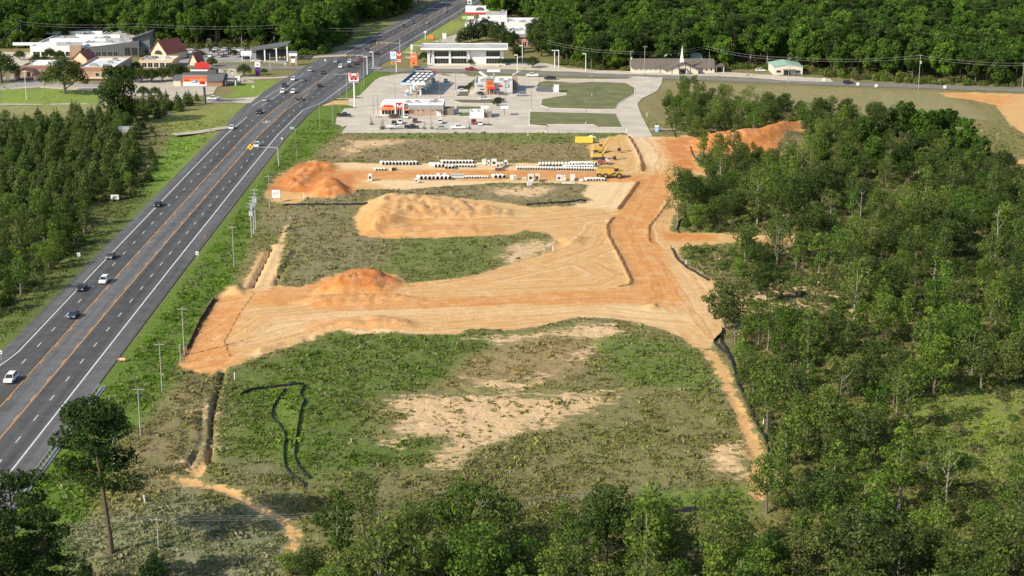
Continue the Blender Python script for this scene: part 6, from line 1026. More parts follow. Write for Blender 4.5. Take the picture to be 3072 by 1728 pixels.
def leaves(lobes, dens, size, seed, inner=.25, flat=.35, mats=None, tintv=.35):
    """leaf clumps spread over overlapping lobes -> arrays"""
    r = np.random.default_rng(seed); C = np.array([l[:3] for l in lobes], float); A = np.array([l[3:6] for l in lobes], float)
    pos, nor, ti = [], [], []
    for i, (c, a) in enumerate(zip(C, A)):
        n = int(dens*5.5*4*math.pi*((a[0]*a[1])**1.6/3+2*(a[0]*a[2])**1.6/3)**(1/1.6)); n = max(n, 12)
        d = r.normal(size=(n, 3)); d /= np.linalg.norm(d, axis=1)[:, None]
        rad = np.where(r.random(n) < inner, r.uniform(.3, .8, n), r.uniform(.82, 1.12, n))
        p = c+d*a*rad[:, None]
        keep = np.ones(n, bool)
        for j in range(len(C)):
            if j != i: keep &= (((p-C[j])/A[j])**2).sum(1) > .5
        lt = r.uniform(1-tintv*.6, 1+tintv*.6)
        pos.append(p[keep]); nor.append(d[keep]); ti.append(lt*r.uniform(1-tintv, 1+tintv, keep.sum()))
    p = np.concatenate(pos); d = np.concatenate(nor); t = np.concatenate(ti); n = len(p)
    nn = d*.75+r.normal(size=(n, 3))*.55+np.array([0, 0, flat]); nn /= np.linalg.norm(nn, axis=1)[:, None]
    u = np.cross(nn, r.normal(size=(n, 3))); u /= np.linalg.norm(u, axis=1)[:, None]; v = np.cross(nn, u)
    s = size*r.uniform(.6, 1.35, n)[:, None]; s2 = s*r.uniform(.55, .95, n)[:, None]
    k = r.uniform(.2, .5, (n, 1))
    q = np.stack([p-u*s*.5, p-v*s2*.45+u*s*(k-.35), p+u*s*.5+nn*s*.12, p+v*s2*.5+u*s*(k-.4)], 1)
    return q.reshape(-1, 3), t
def leafmesh(name, lobes, dens, size, seed, m, **k):
    co, t = leaves(lobes, dens, size, seed, **k); n = len(t); me = bpy.data.meshes.new(name)
    me.vertices.add(4*n); me.vertices.foreach_set('co', co.astype(np.float32).ravel()); me.loops.add(4*n); me.loops.foreach_set('vertex_index', np.arange(4*n, dtype=np.int32))
    me.polygons.add(n); me.polygons.foreach_set('loop_start', np.arange(0, 4*n, 4, dtype=np.int32)); me.polygons.foreach_set('loop_total', np.full(n, 4, np.int32)); me.update()
    a = me.attributes.new('tint', 'FLOAT', 'FACE'); a.data.foreach_set('value', t.astype(np.float32)); me.materials.append(m); return me
def trunkmesh(name, H, r0, limbs, m, lean=0, crown_r=0, seed=0, z0=.35):
    rr = random.Random(seed); mb = MB(); k = 6; sp = [(lean*(i/k)**1.5+rr.uniform(-.12, .12)*(i > 0), rr.uniform(-.12, .12)*(i > 0), H*i/k-.3*(i == 0)) for i in range(k+1)]
    mb.tube(sp, [r0*(1.25 if i == 0 else 1-.8*i/k) for i in range(k+1)], 8)
    for j in range(limbs):
        f = z0+(1-z0)*(j+.5)/limbs*.8; i = min(k-1, int(f*k)); b = sp[i]; a = j*2.4+rr.uniform(-.4, .4); l = crown_r*rr.uniform(.6, .95)*(1-.45*f)
        mid = (b[0]+math.cos(a)*l*.5, b[1]+math.sin(a)*l*.5, b[2]+l*.35); e = (b[0]+math.cos(a)*l, b[1]+math.sin(a)*l, b[2]+l*.85)
        mb.tube([b, mid, e], [r0*.42, r0*.28, r0*.08], 5)
        a2 = a+.6; mb.tube([mid, (mid[0]+math.cos(a2)*l*.4, mid[1]+math.sin(a2)*l*.4, mid[2]+l*.3)], [r0*.2, r0*.05], 4)
    me = mb.mesh(name); me.materials.clear(); me.materials.append(m); return me
def broad(H, cw, seed, n=9, base=.3, dens=1.3, size=.43, m=LEAF, bark=BARK, squash=1.0):
    r = random.Random(seed); lobes = []
    for i in range(n):
        f = i/(n-1); z = H*(base+(1-base)*(.12+.76*f)); env = math.sin(math.pi*(.16+.70*f))**.8*cw*.5; a = i*2.4+r.uniform(-.7, .7); off = env*r.uniform(.1, .85)*(1.25 if r.random() < .25 else 1); z += r.uniform(-.05, .09)*H
        s = env*r.uniform(.34, .58)+.3; lobes.append((math.cos(a)*off, math.sin(a)*off, z, s, s, s*r.uniform(.62, .9)*squash))
    for i in range(2*n): a = r.uniform(0, 6.28); f = r.uniform(.05, 1); env = math.sin(math.pi*(.16+.70*f))**.8*cw*r.uniform(.4, .58); s = cw*r.uniform(.06, .13); lobes.append((math.cos(a)*env, math.sin(a)*env, H*(base+(1-base)*(.1+.85*f)), s, s, s*.9))
    return leafmesh('crown', lobes, dens, size, seed, m), trunkmesh('trunk', H*.86, .09+H*.014, 7, bark, r.uniform(-.6, .6), cw*.5, seed, base*.8)
def ypine(H, cw, seed, dens=1.3, size=.5, m=LEAFP):
    r = random.Random(seed); lobes = []; n = 8
    for i in range(n):
        f = i/(n-1); z = H*(.12+.84*f); w_ = cw*.5*(1-f**1.7)**.9*r.uniform(.75, 1.15)+.3
        for k in range(3 if f < .75 else 1): a = k*2.1+i*.9+r.uniform(-.4, .4); o_ = w_*.5*(f < .75); lobes.append((math.cos(a)*o_, math.sin(a)*o_, z+r.uniform(-.3, .3), w_*.62, w_*.62, H*.085))
    return leafmesh('crown', lobes, dens, size, seed, m, flat=.1), trunkmesh('trunk', H*.9, .12, 0, PBARK, 0, 0, seed)
def bigpine(H, cw, seed, start=.52, dens=1.15, size=.55, lean=0, fl=1.0):
    r = random.Random(seed); lobes = []; tr = MB(); k = 7
    sp = [(lean*(i/k)**1.4+r.uniform(-.1, .1)*(i > 0), r.uniform(-.1, .1)*(i > 0), H*.95*i/k-.3*(i == 0)) for i in range(k+1)]; tr.tube(sp, [.42*(1.2 if i == 0 else 1-.72*i/k) for i in range(k+1)], 9)
    for i in range(20):
        f = start+(1-start)*(i+.5)/20; b = (lean*f**1.4, 0, H*.95*f); a = i*2.39+r.uniform(-.3, .3); g = (f-start)/(1-start); l = cw*.5*(math.sin(math.pi*(.2+.68*g))**.6)*r.uniform(.65, 1.1)
        if r.random() < .12: continue
        e = (b[0]+math.cos(a)*l, b[1]+math.sin(a)*l, b[2]+l*.25); tr.tube([b, e], [.12, .03], 5); s = cw*r.uniform(.13, .20)*fl; lobes.append((e[0], e[1], e[2]+.3, s, s, s*.5)); lobes.append((b[0]+math.cos(a)*l*.55, b[1]+math.sin(a)*l*.55, b[2]+l*.2+.4, s*.8, s*.8, s*.45))
    for i in range(4): a = i*1.6; lobes.append((lean+math.cos(a)*cw*.12, math.sin(a)*cw*.12, H*.96, cw*.15, cw*.15, cw*.09))
    me = tr.mesh('trunk'); me.materials.clear(); me.materials.append(PBARK); return leafmesh('crown', lobes, dens, size, seed, LEAFQ, flat=.3), me
def snag(H, seed, m=PALEB):
    r = random.Random(seed); mb = MB(); lean = r.uniform(-1.2, 1.2); sp = [(lean*(i/5)**2+r.uniform(-.2, .2), r.uniform(-.2, .2), H*i/5-.2) for i in range(6)]; mb.tube(sp, [.2, .17, .14, .11, .07, .03], 6)
    for j in range(8):
        i = r.randint(2, 4); b = sp[i]; a = r.uniform(0, 6.28); l = r.uniform(.8, 2.4)
        mb.tube([b, (b[0]+math.cos(a)*l*.5, b[1]+math.sin(a)*l*.5, b[2]+l*.5), (b[0]+math.cos(a)*l, b[1]+math.sin(a)*l, b[2]+l*1.1)], [.07, .05, .02], 4)
    me = mb.mesh('trunk'); me.materials.clear(); me.materials.append(m); return me
# prototypes (crown mesh, trunk mesh, height)
LEAFY = leafmat('yellow_green_leaves', [(.12, .17, .035), (.16, .20, .045), (.10, .16, .03), (.15, .17, .055)], .42)
BR = [broad(11, 8.0, 1), broad(12, 6.8, 2, 10, .15), broad(10, 9, 3, 11, .2, m=LEAFO), broad(13, 6.4, 4, 12, .25, .8, m=LEAFY), broad(8.5, 7, 5, 8, .12), broad(12, 8.4, 6, 12, .28, m=LEAFO), broad(10.5, 5.4, 7, 10, .2, .75, bark=PALEB, m=LEAFD), broad(12.5, 7.4, 8, 10, .35, .5, bark=PALEB, m=LEAFY)]
SL = [broad(11, 4.2, 21, 10, .2, .95, .5, bark=PALEB), broad(13, 5.0, 22, 11, .25, .85, .5, bark=PALEB), broad(9, 4.0, 23, 9, .15, 1.0, .5)]
FB = [broad(20, 12, 41, 12, .14, .75, .95, LEAFD), broad(22, 11, 42, 13, .16, .7, .95, LEAFD), broad(18, 12.5, 43, 12, .1, .75, .95, LEAFD), broad(21, 9.5, 44, 12, .2, .75, .9, LEAFD), broad(23, 10, 45, 13, .3, .6, .95, LEAFD, PALEB)]
YP = [ypine(7.5, 4.6, 61), ypine(9, 4.8, 62), ypine(6, 4.0, 63), ypine(10, 5.2, 64)]
SH = [leafmesh('foliage', [(0, 0, .7, 1.3, 1.2, .85), (.9, .4, .55, .8, .8, .6), (-.8, -.5, .5, .8, .7, .55)], 2.6, .36, 81, LEAFS), leafmesh('foliage', [(0, 0, .9, .95, 1.0, 1.1), (.5, -.6, .6, .7, .7, .6)], 2.6, .36, 82, LEAFS), leafmesh('foliage', [(0, 0, .5, 1.6, 1.3, .55), (1.2, .4, .4, .8, 1, .45)], 2.6, .34, 83, LEAFS)]
SN = [snag(8, 91), snag(10, 92), snag(6.5, 93)]
def tree(name, lab, cat, p, protos, idx, s, rz, group, zs=None):
    cr, tr = protos[idx % len(protos)]; t = thing(name, lab, cat, (p[0], p[1], zg_fast(p[0], p[1])-.1), rz, group); t.scale = (s, s, s*(zs or 1))
    a = bpy.data.objects.new('trunk', tr); COL.objects.link(a); a.parent = t; b = bpy.data.objects.new('crown', cr); COL.objects.link(b); b.parent = t; return t
_zc = {}
def zg_fast(x, y):
    j = int(np.clip(np.searchsorted(rows, y), 1, len(rows)-1)); i = int(np.clip(round((x/(rows[j]+40)+.44)/.88*(NC-1)), 0, NC-1)); return float(Z[j*NC+i])
ANTI = [LOT]+[N_([(x, y) for x, y in q]) for q in ([(1250, 205), (1250, 186), (1560, 186), (1640, 190), (1800, 212), (1900, 214), (2200, 212), (2420, 218), (2500, 236), (2560, 244), (3100, 262), (3100, 290), (1250, 236)],)]
def scatter(poly, spacing, seed, avoid=(), n=None, minroad=21):
    r = np.random.default_rng(seed); xs = [p[0] for p in poly]; ys = [p[1] for p in poly]; A = (max(xs)-min(xs))*(max(ys)-min(ys)); N = int(A/spacing**2*3.2)
    px = r.uniform(min(xs), max(xs), N); py = r.uniform(min(ys), max(ys), N); k = inside(px, py, poly)
    for a in list(avoid)+ANTI: k &= ~inside(px, py, a)
    k &= np.abs(px-cx(py)) > minroad; px, py = px[k], py[k]
    cell = {}; out = []
    for x, y in zip(px, py):
        c = (int(x//spacing), int(y//spacing)); ok = True
        for i in (-1, 0, 1):
            for j in (-1, 0, 1):
                for q in cell.get((c[0]+i, c[1]+j), ()):
                    if (q[0]-x)**2+(q[1]-y)**2 < spacing**2: ok = False
        if ok: cell.setdefault(c, []).append((x, y)); out.append((x, y))
        if n and len(out) >= n: break
    return out
# instanced stuff through geometry nodes, for masses nobody could count
def stuff(name, lab, meshes, pts, scl, idx, tint=None, zoff=0, zl=None):
    c = bpy.data.collections.new(name+'_pieces')
    for i, ms in enumerate(meshes):
        if isinstance(ms, tuple):
            vs, fs, mi, off, tn = [], [], [], 0, []
            for k, me in enumerate(ms):
                nv = len(me.vertices); a = np.empty(nv*3, np.float32); me.vertices.foreach_get('co', a); vs.append(a.reshape(-1, 3)); fs += [[v+off for v in p.vertices] for p in me.polygons]; mi += [k]*len(me.polygons)
                if 'tint' in me.attributes: tt = np.empty(len(me.polygons), np.float32); me.attributes['tint'].data.foreach_get('value', tt)
                else: tt = np.ones(len(me.polygons), np.float32)
                tn.append(tt); off += nv
            m2 = bpy.data.meshes.new(name+'_piece'); m2.from_pydata(np.concatenate(vs).tolist(), [], fs); [m2.materials.append(x.materials[0]) for x in ms]; m2.polygons.foreach_set('material_index', mi); m2.update()
            at = m2.attributes.new('tint', 'FLOAT', 'FACE'); at.data.foreach_set('value', np.concatenate(tn)); ms = m2
        o = bpy.data.objects.new('%s_piece_%02d'%(name, i), ms); c.objects.link(o)
    n = len(pts); me = bpy.data.meshes.new(name); me.vertices.add(n); zz = np.array(zl if zl is not None else [zg_fast(p[0], p[1]) for p in pts])+zoff
    me.vertices.foreach_set('co', np.hstack([np.array(pts, float)[:, :2], zz[:, None]]).astype(np.float32).ravel())
    for k, a, ty in (('scl', scl, 'FLOAT'), ('rot', np.random.default_rng(n).uniform(0, 6.28, n), 'FLOAT')): at = me.attributes.new(k, ty, 'POINT'); at.data.foreach_set('value', np.asarray(a, np.float32))
    at = me.attributes.new('pick', 'INT', 'POINT'); at.data.foreach_set('value', np.asarray(idx, np.int32))
    if tint is not None: at = me.attributes.new('gtint', 'FLOAT_COLOR', 'POINT'); at.data.foreach_set('color', np.hstack([tint, np.ones((n, 1))]).astype(np.float32).ravel())
    me.update(); o = bpy.data.objects.new(name, me); COL.objects.link(o); o['kind'] = 'stuff'; o['label'] = lab
    g = bpy.data.node_groups.new(name+'_nodes', 'GeometryNodeTree'); g.interface.new_socket('Geometry', in_out='INPUT', socket_type='NodeSocketGeometry'); g.interface.new_socket('Geometry', in_out='OUTPUT', socket_type='NodeSocketGeometry')
    gi = g.nodes.new('NodeGroupInput'); go = g.nodes.new('NodeGroupOutput'); ip = g.nodes.new('GeometryNodeInstanceOnPoints'); ci = g.nodes.new('GeometryNodeCollectionInfo'); ci.inputs[0].default_value = c; ci.inputs[1].default_value = True; ci.inputs[2].default_value = True
    def na(k, ty): x = g.nodes.new('GeometryNodeInputNamedAttribute'); x.data_type = ty; x.inputs[0].default_value = k; return x.outputs[0]
    cmb = g.nodes.new('ShaderNodeCombineXYZ'); e2r = g.nodes.new('FunctionNodeEulerToRotation'); g.links.new(na('rot', 'FLOAT'), cmb.inputs[2]); g.links.new(cmb.outputs[0], e2r.inputs[0])
    g.links.new(gi.outputs[0], ip.inputs['Points']); g.links.new(ci.outputs[0], ip.inputs['Instance']); ip.inputs['Pick Instance'].default_value = True; g.links.new(na('pick', 'INT'), ip.inputs['Instance Index']); g.links.new(e2r.outputs[0], ip.inputs['Rotation']); g.links.new(na('scl', 'FLOAT'), ip.inputs['Scale']); g.links.new(ip.outputs[0], go.inputs[0])
    md = o.modifiers.new('scatter', 'NODES'); md.node_group = g; return o


ORD = ['nearest', 'second', 'third', 'fourth', 'fifth', 'sixth', 'seventh', 'eighth', 'ninth', 'tenth', 'eleventh', 'twelfth']
def relabel(items, marks):
    """items: (object, point, word); every label tells direction and order from a landmark one can find"""
    bins = {}
    for o, p, wd in items:
        x, y, ph = min(marks, key=lambda m: (m[0]-p[0])**2+((m[1]-p[1])*.8)**2); dx, dy = p[0]-x, p[1]-y
        d = ('right of' if dx > 0 else 'left of') if abs(dx) > abs(dy)*.8 else ('behind' if dy > 0 else 'in front of')
        bins.setdefault((ph, d, wd), []).append((dx*dx+dy*dy, o))
    for (ph, d, wd), l in bins.items():
        l.sort(key=lambda q: q[0])
        for i, (q, o) in enumerate(l):
            o['label'] = ('%s %s %s %s'%(wd, ORD[i], d, ph)) if i < 12 else '%s beyond the twelfth %s %s'%(wd, d, ph)
def marks(l): return [P(x, y)[:2]+(ph,) for x, y, ph in l]
# ---- the woods on the right and along the bottom
WOOD_R = D_([(1668, 262), (1745, 232), (1800, 250), (1900, 262), (2010, 280), (2150, 300), (2250, 312), (2360, 345), (2440, 370), (2500, 410), (2576, 450), (2760, 460), (2900, 1449), (2900, 2100), (2000, 2100), (1960, 1500), (1960, 1320), (1955, 1190), (1890, 1010), (1855, 900), (1870, 800), (1890, 750), (1830, 690), (1740, 660), (1720, 630), (1730, 580), (1700, 530), (1740, 470), (1800, 450), (1755, 410), (1770, 392), (1960, 392), (2030, 345), (2000, 318), (1880, 328), (1750, 345), (1690, 320)])
WOOD_B = D_([(850, 1400), (920, 1372), (1100, 1378), (1300, 1395), (1450, 1385), (1600, 1390), (1700, 1440), (1960, 1410), (2100, 1449), (2100, 2050), (850, 2050), (830, 1600)])
gaps0 = [D_([(2300, 1005), (2420, 990), (2660, 985), (2680, 1215), (2450, 1235), (2330, 1150)]), D_([(2000, 1240), (2120, 1230), (2150, 1300), (2020, 1330)]), D_([(2180, 880), (2300, 870), (2320, 930), (2200, 940)]), D_([(2130, 480), (2300, 470), (2330, 530), (2150, 545)]), D_([(2400, 620), (2500, 600), (2520, 680), (2420, 700)]), D_([(2020, 1000), (2090, 990), (2110, 1080), (2040, 1090)])]
gaps = [D_([(1700, 585), (2010, 590), (2010, 625), (1700, 628)]), D_([(1770, 345), (1900, 328), (2015, 300), (2040, 400), (1960, 392), (1770, 388)]), D_([(1870, 700), (2050, 690), (2150, 750), (2120, 830), (1960, 860), (1860, 830)]), D_([(1860, 880), (1960, 900), (1960, 960), (1880, 960)]), D_([(2250, 1010), (2420, 1000), (2500, 1100), (2380, 1180), (2280, 1120)]), D_([(2420, 365), (2560, 372), (2600, 420), (2480, 415)]), D_([(2060, 560), (2220, 560), (2240, 620), (2060, 640)]), D_([(1700, 628), (1850, 628), (1880, 690), (1790, 700)]), D_([(2400, 1250), (2576, 1230), (2576, 1320), (2450, 1330)])]
pr = scatter(WOOD_R, 6.2, 101, gaps+gaps0); pb = scatter(WOOD_B, 5.0, 102, [WOOD_R])
hand = [  # notable single trees: x, y (base), proto list, index, scale, label
    (2175, 985, BR, 2, 1.12, 'dark spreading oak with black limbs at the edge of the sandy corner'), (2300, 912, BR, 5, .9, 'rounded tree with a forked dark trunk in the brown clearing'), (2032, 680, BR, 7, 1.0, 'sparse pale green tree leaning over the orange road'), (2090, 690, BR, 4, 1.0, 'dense green tree beside the sparse one at the clearing edge'),
    (2235, 800, SL, 1, 1.15, 'tall dark tree standing beside the cross track'), (2110, 458, SL, 0, .8, 'slim young tree in front of the orange fill pile'), (2200, 470, SL, 1, .95, 'tall thin tree splitting the orange fill pile'), (2300, 1540, BR, 0, 1.0, 'green tree at the foot of the right silt fence'),
    (2430, 525, BR, 7, 1.15, 'bright green tree with pale forked trunk on the right'), (1380, 1690, BR, 1, 1.25, 'dark green domed tree left of centre at the bottom'), (1460, 1630, BR, 6, 1.2, 'narrow bright green tree at bottom centre'), (1935, 1760, SL, 1, 1.35, 'bright green poplar-like tree standing out at the bottom centre right'), (1090, 1620, BR, 3, 1.0, 'green tree above the bottom clearing left of centre'), (1150, 1780, BR, 2, 1.1, 'bushy tree with pale forked trunk at the bottom'), (1820, 1700, BR, 5, 1.2, 'wide dark tree crown at the bottom centre'), (2560, 1800, BR, 5, 1.3, 'massive green crown at the bottom right'), (2720, 1290, BR, 3, 1.2, 'yellow green tree in the lower right woods'), (2080, 372, BR, 4, .9, 'round dark tree at the left end of the right woods'), (2028, 352, SL, 0, .9, 'reddish slender tree at the corner of the right woods'), (2135, 400, BR, 0, .8, 'small green tree before the orange fill pile')]
for i, (x, y, pl, k, s, lab) in enumerate(hand): tree('broadleaf_tree', lab, 'tree', P(x, y), pl, k, s*.95, i*1.3, 'single trees along the clearing edge')
for i, (x, y, k, s, lab) in enumerate([(2600, 455, 0, .62, 'leftmost of the tall trees before the tan field'), (2662, 452, 1, .74, 'tall tree standing clear above the tan field'), (2715, 430, 3, .8, 'tallest crown before the side road at the right'), (2770, 448, 2, .82, 'broad crown right of the tallest one'), (2835, 440, 0, .72, 'tall tree in front of the orange sand at the right'), (2890, 480, 1, .72, 'tall tree below the orange sand at the right'), (2935, 520, 3, .66, 'tree at the corner of the orange sand'), (2740, 500, 2, .66, 'wide crown below the tallest trees'), (2620, 520, 1, .62, 'tall tree in the upper right woods'), (2460, 500, 2, .55, 'wide pale tree right of the orange pile'), (2540, 540, 0, .58, 'round tree in the middle of the upper woods'), (2840, 560, 4, .6, 'loose tree with pale stem near the right edge'), (2960, 620, 2, .6, 'round tree at the right edge of the woods')]): tree('broadleaf_tree', lab, 'tree', P(x, y), FB, k, s, i, 'tall trees of the upper right woods'); hand.append((x, y))
hp = [P(h[0], h[1]) for h in hand]
pts = [p for p in pr+pb if min((p[0]-q[0])**2+(p[1]-q[1])**2 for q in hp) > 26]
def visible(p, h=12):
    w_ = .315*(p[1])+9; return abs(p[0]) < w_ and p[1] > 205
pts = [p for p in pts if visible(p)]; pts.sort(key=lambda p: p[1])
N_IND = 290; rr = random.Random(42); rest = []; IT = []
def zone(p):
    if p[1] < 262: return ('crowding the bottom of the picture', 'bottom belt of trees')
    if p[1] < 330: return ('in the lower right woods', 'lower right woods')
    if p[1] < 450: return ('in the middle of the right woods', 'middle of the right woods')
    return ('in the upper part of the right woods', 'upper right woods')
for i, p in enumerate(pts):
    k = rr.random(); s = (rr.uniform(.5, .8) if rr.random() < .4 else rr.uniform(.75, 1.12))*(1.12 if p[1] < 330 else 1.12)
    if i < N_IND:
        z = zone(p)
        if k < .62: o = tree('broadleaf_tree', 'leafy broadleaf tree '+z[0], 'tree', p, BR, rr.randrange(8), s, rr.uniform(0, 6.28), 'broadleaf trees, '+z[1])
        else: o = tree('slender_tree', 'slender upright young tree '+z[0], 'tree', p, SL, rr.randrange(3), s, rr.uniform(0, 6.28), 'slender trees, '+z[1])
        IT.append((o, p, ('small' if s < .75 else 'large')+(' broadleaf tree' if k < .62 else ' slender tree')))
    else: rest.append(p)
relabel(IT, marks([(2985, 790, 'the tall bare white trunk'), (2302, 1048, 'the forked dead tree'), (2368, 1010, 'the grey brush pile'), (2175, 985, 'the spreading oak at the sandy corner'), (2300, 912, 'the tree in the brown clearing'), (2235, 800, 'the tall tree by the cross track'), (2300, 1540, 'the foot of the silt fence'), (2430, 525, 'the pale forked tree'), (2080, 372, 'the left end of the woods'), (2300, 430, 'the orange fill pile'), (2630, 670, 'the white dead stems'), (2900, 500, 'the orange gap at the right edge'), (2520, 1240, 'the pale dead stem in the lower woods'), (2850, 1280, 'the bright lower right thicket'), (3000, 1700, 'the lower right corner'), (2560, 1800, 'the massive crown at the bottom right'), (1935, 1760, 'the bright poplar-like tree'), (1460, 1630, 'the narrow tree at bottom centre'), (1090, 1620, 'the end of the winding path'), (2700, 950, 'the sunny gap in the woods'), (1750, 1620, 'the short bottom silt fence'), (2480, 350, 'the tan field'), (2900, 1050, 'the right edge thicket')]))
print('woods', len(pts), 'rest', len(rest))
if rest: stuff('background_woods', 'farther trees of the right hand woods that merge into one mass', [BR[i] for i in range(8)]+SL, rest, [rr.uniform(.5, .85) for _ in rest], [rr.choice([0, 1, 2, 3, 4, 5, 6, 7, 8, 9, 10]) for _ in rest])
# dead pale trunks
for i, (x, y, s, k, lab) in enumerate([(2985, 790, 1.6, 1, 'tall bare white trunk near the right edge of the woods'), (2302, 1048, 1.0, 2, 'bare forked dead tree behind the silt fence bend'), (2405, 1020, .8, 0, 'leaning grey dead tree beside the brush pile'), (2325, 870-95, 1.1, 0, 'bare pole-like dead trunk beside the cross track'), (2580, 660, 1.0, 1, 'white dead stem in the middle woods'), (2630, 670, .8, 2, 'small white dead stem right of another'), (3010, 800, .8, 2, 'short forked white trunk beside the tall one'), (2520, 1240, 1.1, 0, 'pale dead stem in the lower woods'), (2690, 1250, 1.1, 1, 'pale dead stem under the dark crowns'), (2205, 1030, .7, 2, 'small tripod of pale sticks by the fence top'), (2905, 720, .8, 0, 'thin grey stem between shrubs'), (2485, 560, .9, 2, 'grey forked dead tree in the upper woods')]):
    p = P(x, y); t = thing('dead_tree', lab, 'dead tree', (p[0], p[1], zg_fast(p[0], p[1])), i*1.1, 'bare dead trees in the right woods'); t.scale = (s, s, s); o = bpy.data.objects.new('trunk', SN[k]); COL.objects.link(o); o.parent = t
# brush pile
p = P(2368, 1010); mb = MB(); r9 = random.Random(9)
for i in range(130): a = r9.uniform(0, 6.28); q = (r9.gauss(0, 2.2), r9.gauss(0, 1.6), r9.uniform(0, 1.3)); l = r9.uniform(1, 2.6); mb.tube([q, (q[0]+math.cos(a)*l, q[1]+math.sin(a)*l, q[2]+r9.uniform(-.4, .6))], [.07, .03], 4, False)
o = mb.build('brush_pile', mat('grey_wood', (.27, .24, .20), .95)); o.location = (p[0], p[1], 0); tag(o, 'heap of grey cut branches in the right woods', 'brush pile', None, 'stuff')

# ---- young pines and broadleaf thicket left of the highway
PINEF = D_([(0, 318), (100, 312), (200, 314), (310, 320), (345, 350), (355, 410), (345, 462), (290, 500), (200, 520), (130, 545), (-30, 570), (-120, 400), (-60, 300)])
pp = scatter(PINEF, 4.4, 201); pp = [p for p in pp if abs(p[0]) < .315*p[1]+6]; pp.sort(key=lambda p: -(p[0]+p[1]*-.02)); r3 = random.Random(31); pp.sort(key=lambda p: p[1])
PIND = 260
IT = []
for i, p in enumerate(pp[:PIND]): o = tree('young_pine' if i % 4 else 'broadleaf_tree', 'young pine in the dense dark plantation left of the highway', 'tree', p, YP if i % 4 else BR, r3.randrange(4), (r3.choice([r3.uniform(.4, .7), r3.uniform(.7, 1.0), r3.uniform(.8, 1.1)]) if i % 4 else r3.uniform(.38, .6)), r3.uniform(0, 6.28), 'young pines of the left plantation' if i % 4 else 'broadleaf trees among the left plantation'); IT.append((o, p, 'young pine' if i % 4 else 'bushy tree'))
relabel(IT, marks([(345, 600, 'the wide white board'), (383, 410, 'the white shed'), (352, 372, 'the tallest dark tree'), (410, 545, 'the small pines on the verge'), (0, 640, 'the plantation corner at the left edge'), (200, 610, 'the first bright thicket trees'), (120, 370, 'the gravel track lawn'), (0, 450, 'the left picture edge'), (200, 480, 'the plantation middle'), (100, 540, 'the dark plantation hollow')]))
if pp[PIND:]: stuff('pine_plantation', 'back rows of the young pine plantation', YP, pp[PIND:], [r3.uniform(.75, 1.1) for _ in pp[PIND:]], [r3.randrange(4) for _ in pp[PIND:]])
print('pines', len(pp))
edge = D_([(90, 290), (130, 303), (200, 290), (270, 288), (330, 270), (400, 262), (480, 258), (505, 262), (440, 285), (360, 315), (250, 300), (60, 300)])
IT = []
for i, p in enumerate(scatter(edge, 4.6, 202)): o = tree('young_pine', 'small pine among the loose line of trees below the gravel track', 'tree', p, YP, i, r3.uniform(.5, .95), i, 'small pines along the gravel track'); IT.append((o, p, 'small pine'))
relabel(IT, marks([(80, 300, 'the white concrete pole'), (136, 297, 'the dark thin lawn pole'), (195, 281, 'the big lawn oak'), (352, 372, 'the tallest dark tree'), (465, 290, 'the low tree on the tan lot'), (615, 310, 'the billboard post')]))
IT = []
for i, (x, y) in enumerate([(430, 385), (455, 398), (470, 340), (490, 350), (505, 330), (452, 470), (468, 488), (462, 510), (420, 560), (445, 545), (400, 590), (390, 420), (560, 300), (590, 302), (540, 310)]): o = tree('young_pine', 'scattered small pine on the grass between plantation and highway', 'tree', P(x, y), YP, i, r3.uniform(.35, .7), i, 'scattered pines on the verge'); IT.append((o, P(x, y), 'small lone pine'))
relabel(IT, marks([(383, 410, 'the white shed'), (345, 600, 'the wide white board'), (615, 310, 'the billboard post'), (660, 390, 'the short sandy drive')]))
THK = D_([(-60, 580), (110, 550), (180, 540), (225, 560), (232, 585), (200, 615), (150, 650), (115, 690), (70, 735), (25, 775), (-30, 815), (-120, 890), (-190, 700)])
tk = [p for p in scatter(THK, 4.9, 203) if abs(p[0]) < .315*p[1]+7]
IT = []
for i, p in enumerate(tk): o = tree('slender_tree' if i % 3 else 'broadleaf_tree', ('upright bright green tree' if i % 3 else 'bushy green tree')+' in the thicket along the left side of the highway', 'tree', p, SL if i % 3 else BR, r3.randrange(3 if i % 3 else 8), r3.uniform(.7, 1.0) if i % 3 else r3.uniform(.5, .75), i*1.7, ('upright' if i % 3 else 'bushy')+' trees of the left thicket'); IT.append((o, p, 'upright green tree' if i % 3 else 'bushy green tree'))
relabel(IT, marks([(345, 600, 'the wide white board'), (237, 778, 'the edge-on white sign'), (221, 840, 'the black sedan on the edge line'), (0, 900, 'the left edge verge'), (0, 680, 'the plantation corner at the left edge')]))
print('thicket', len(tk))
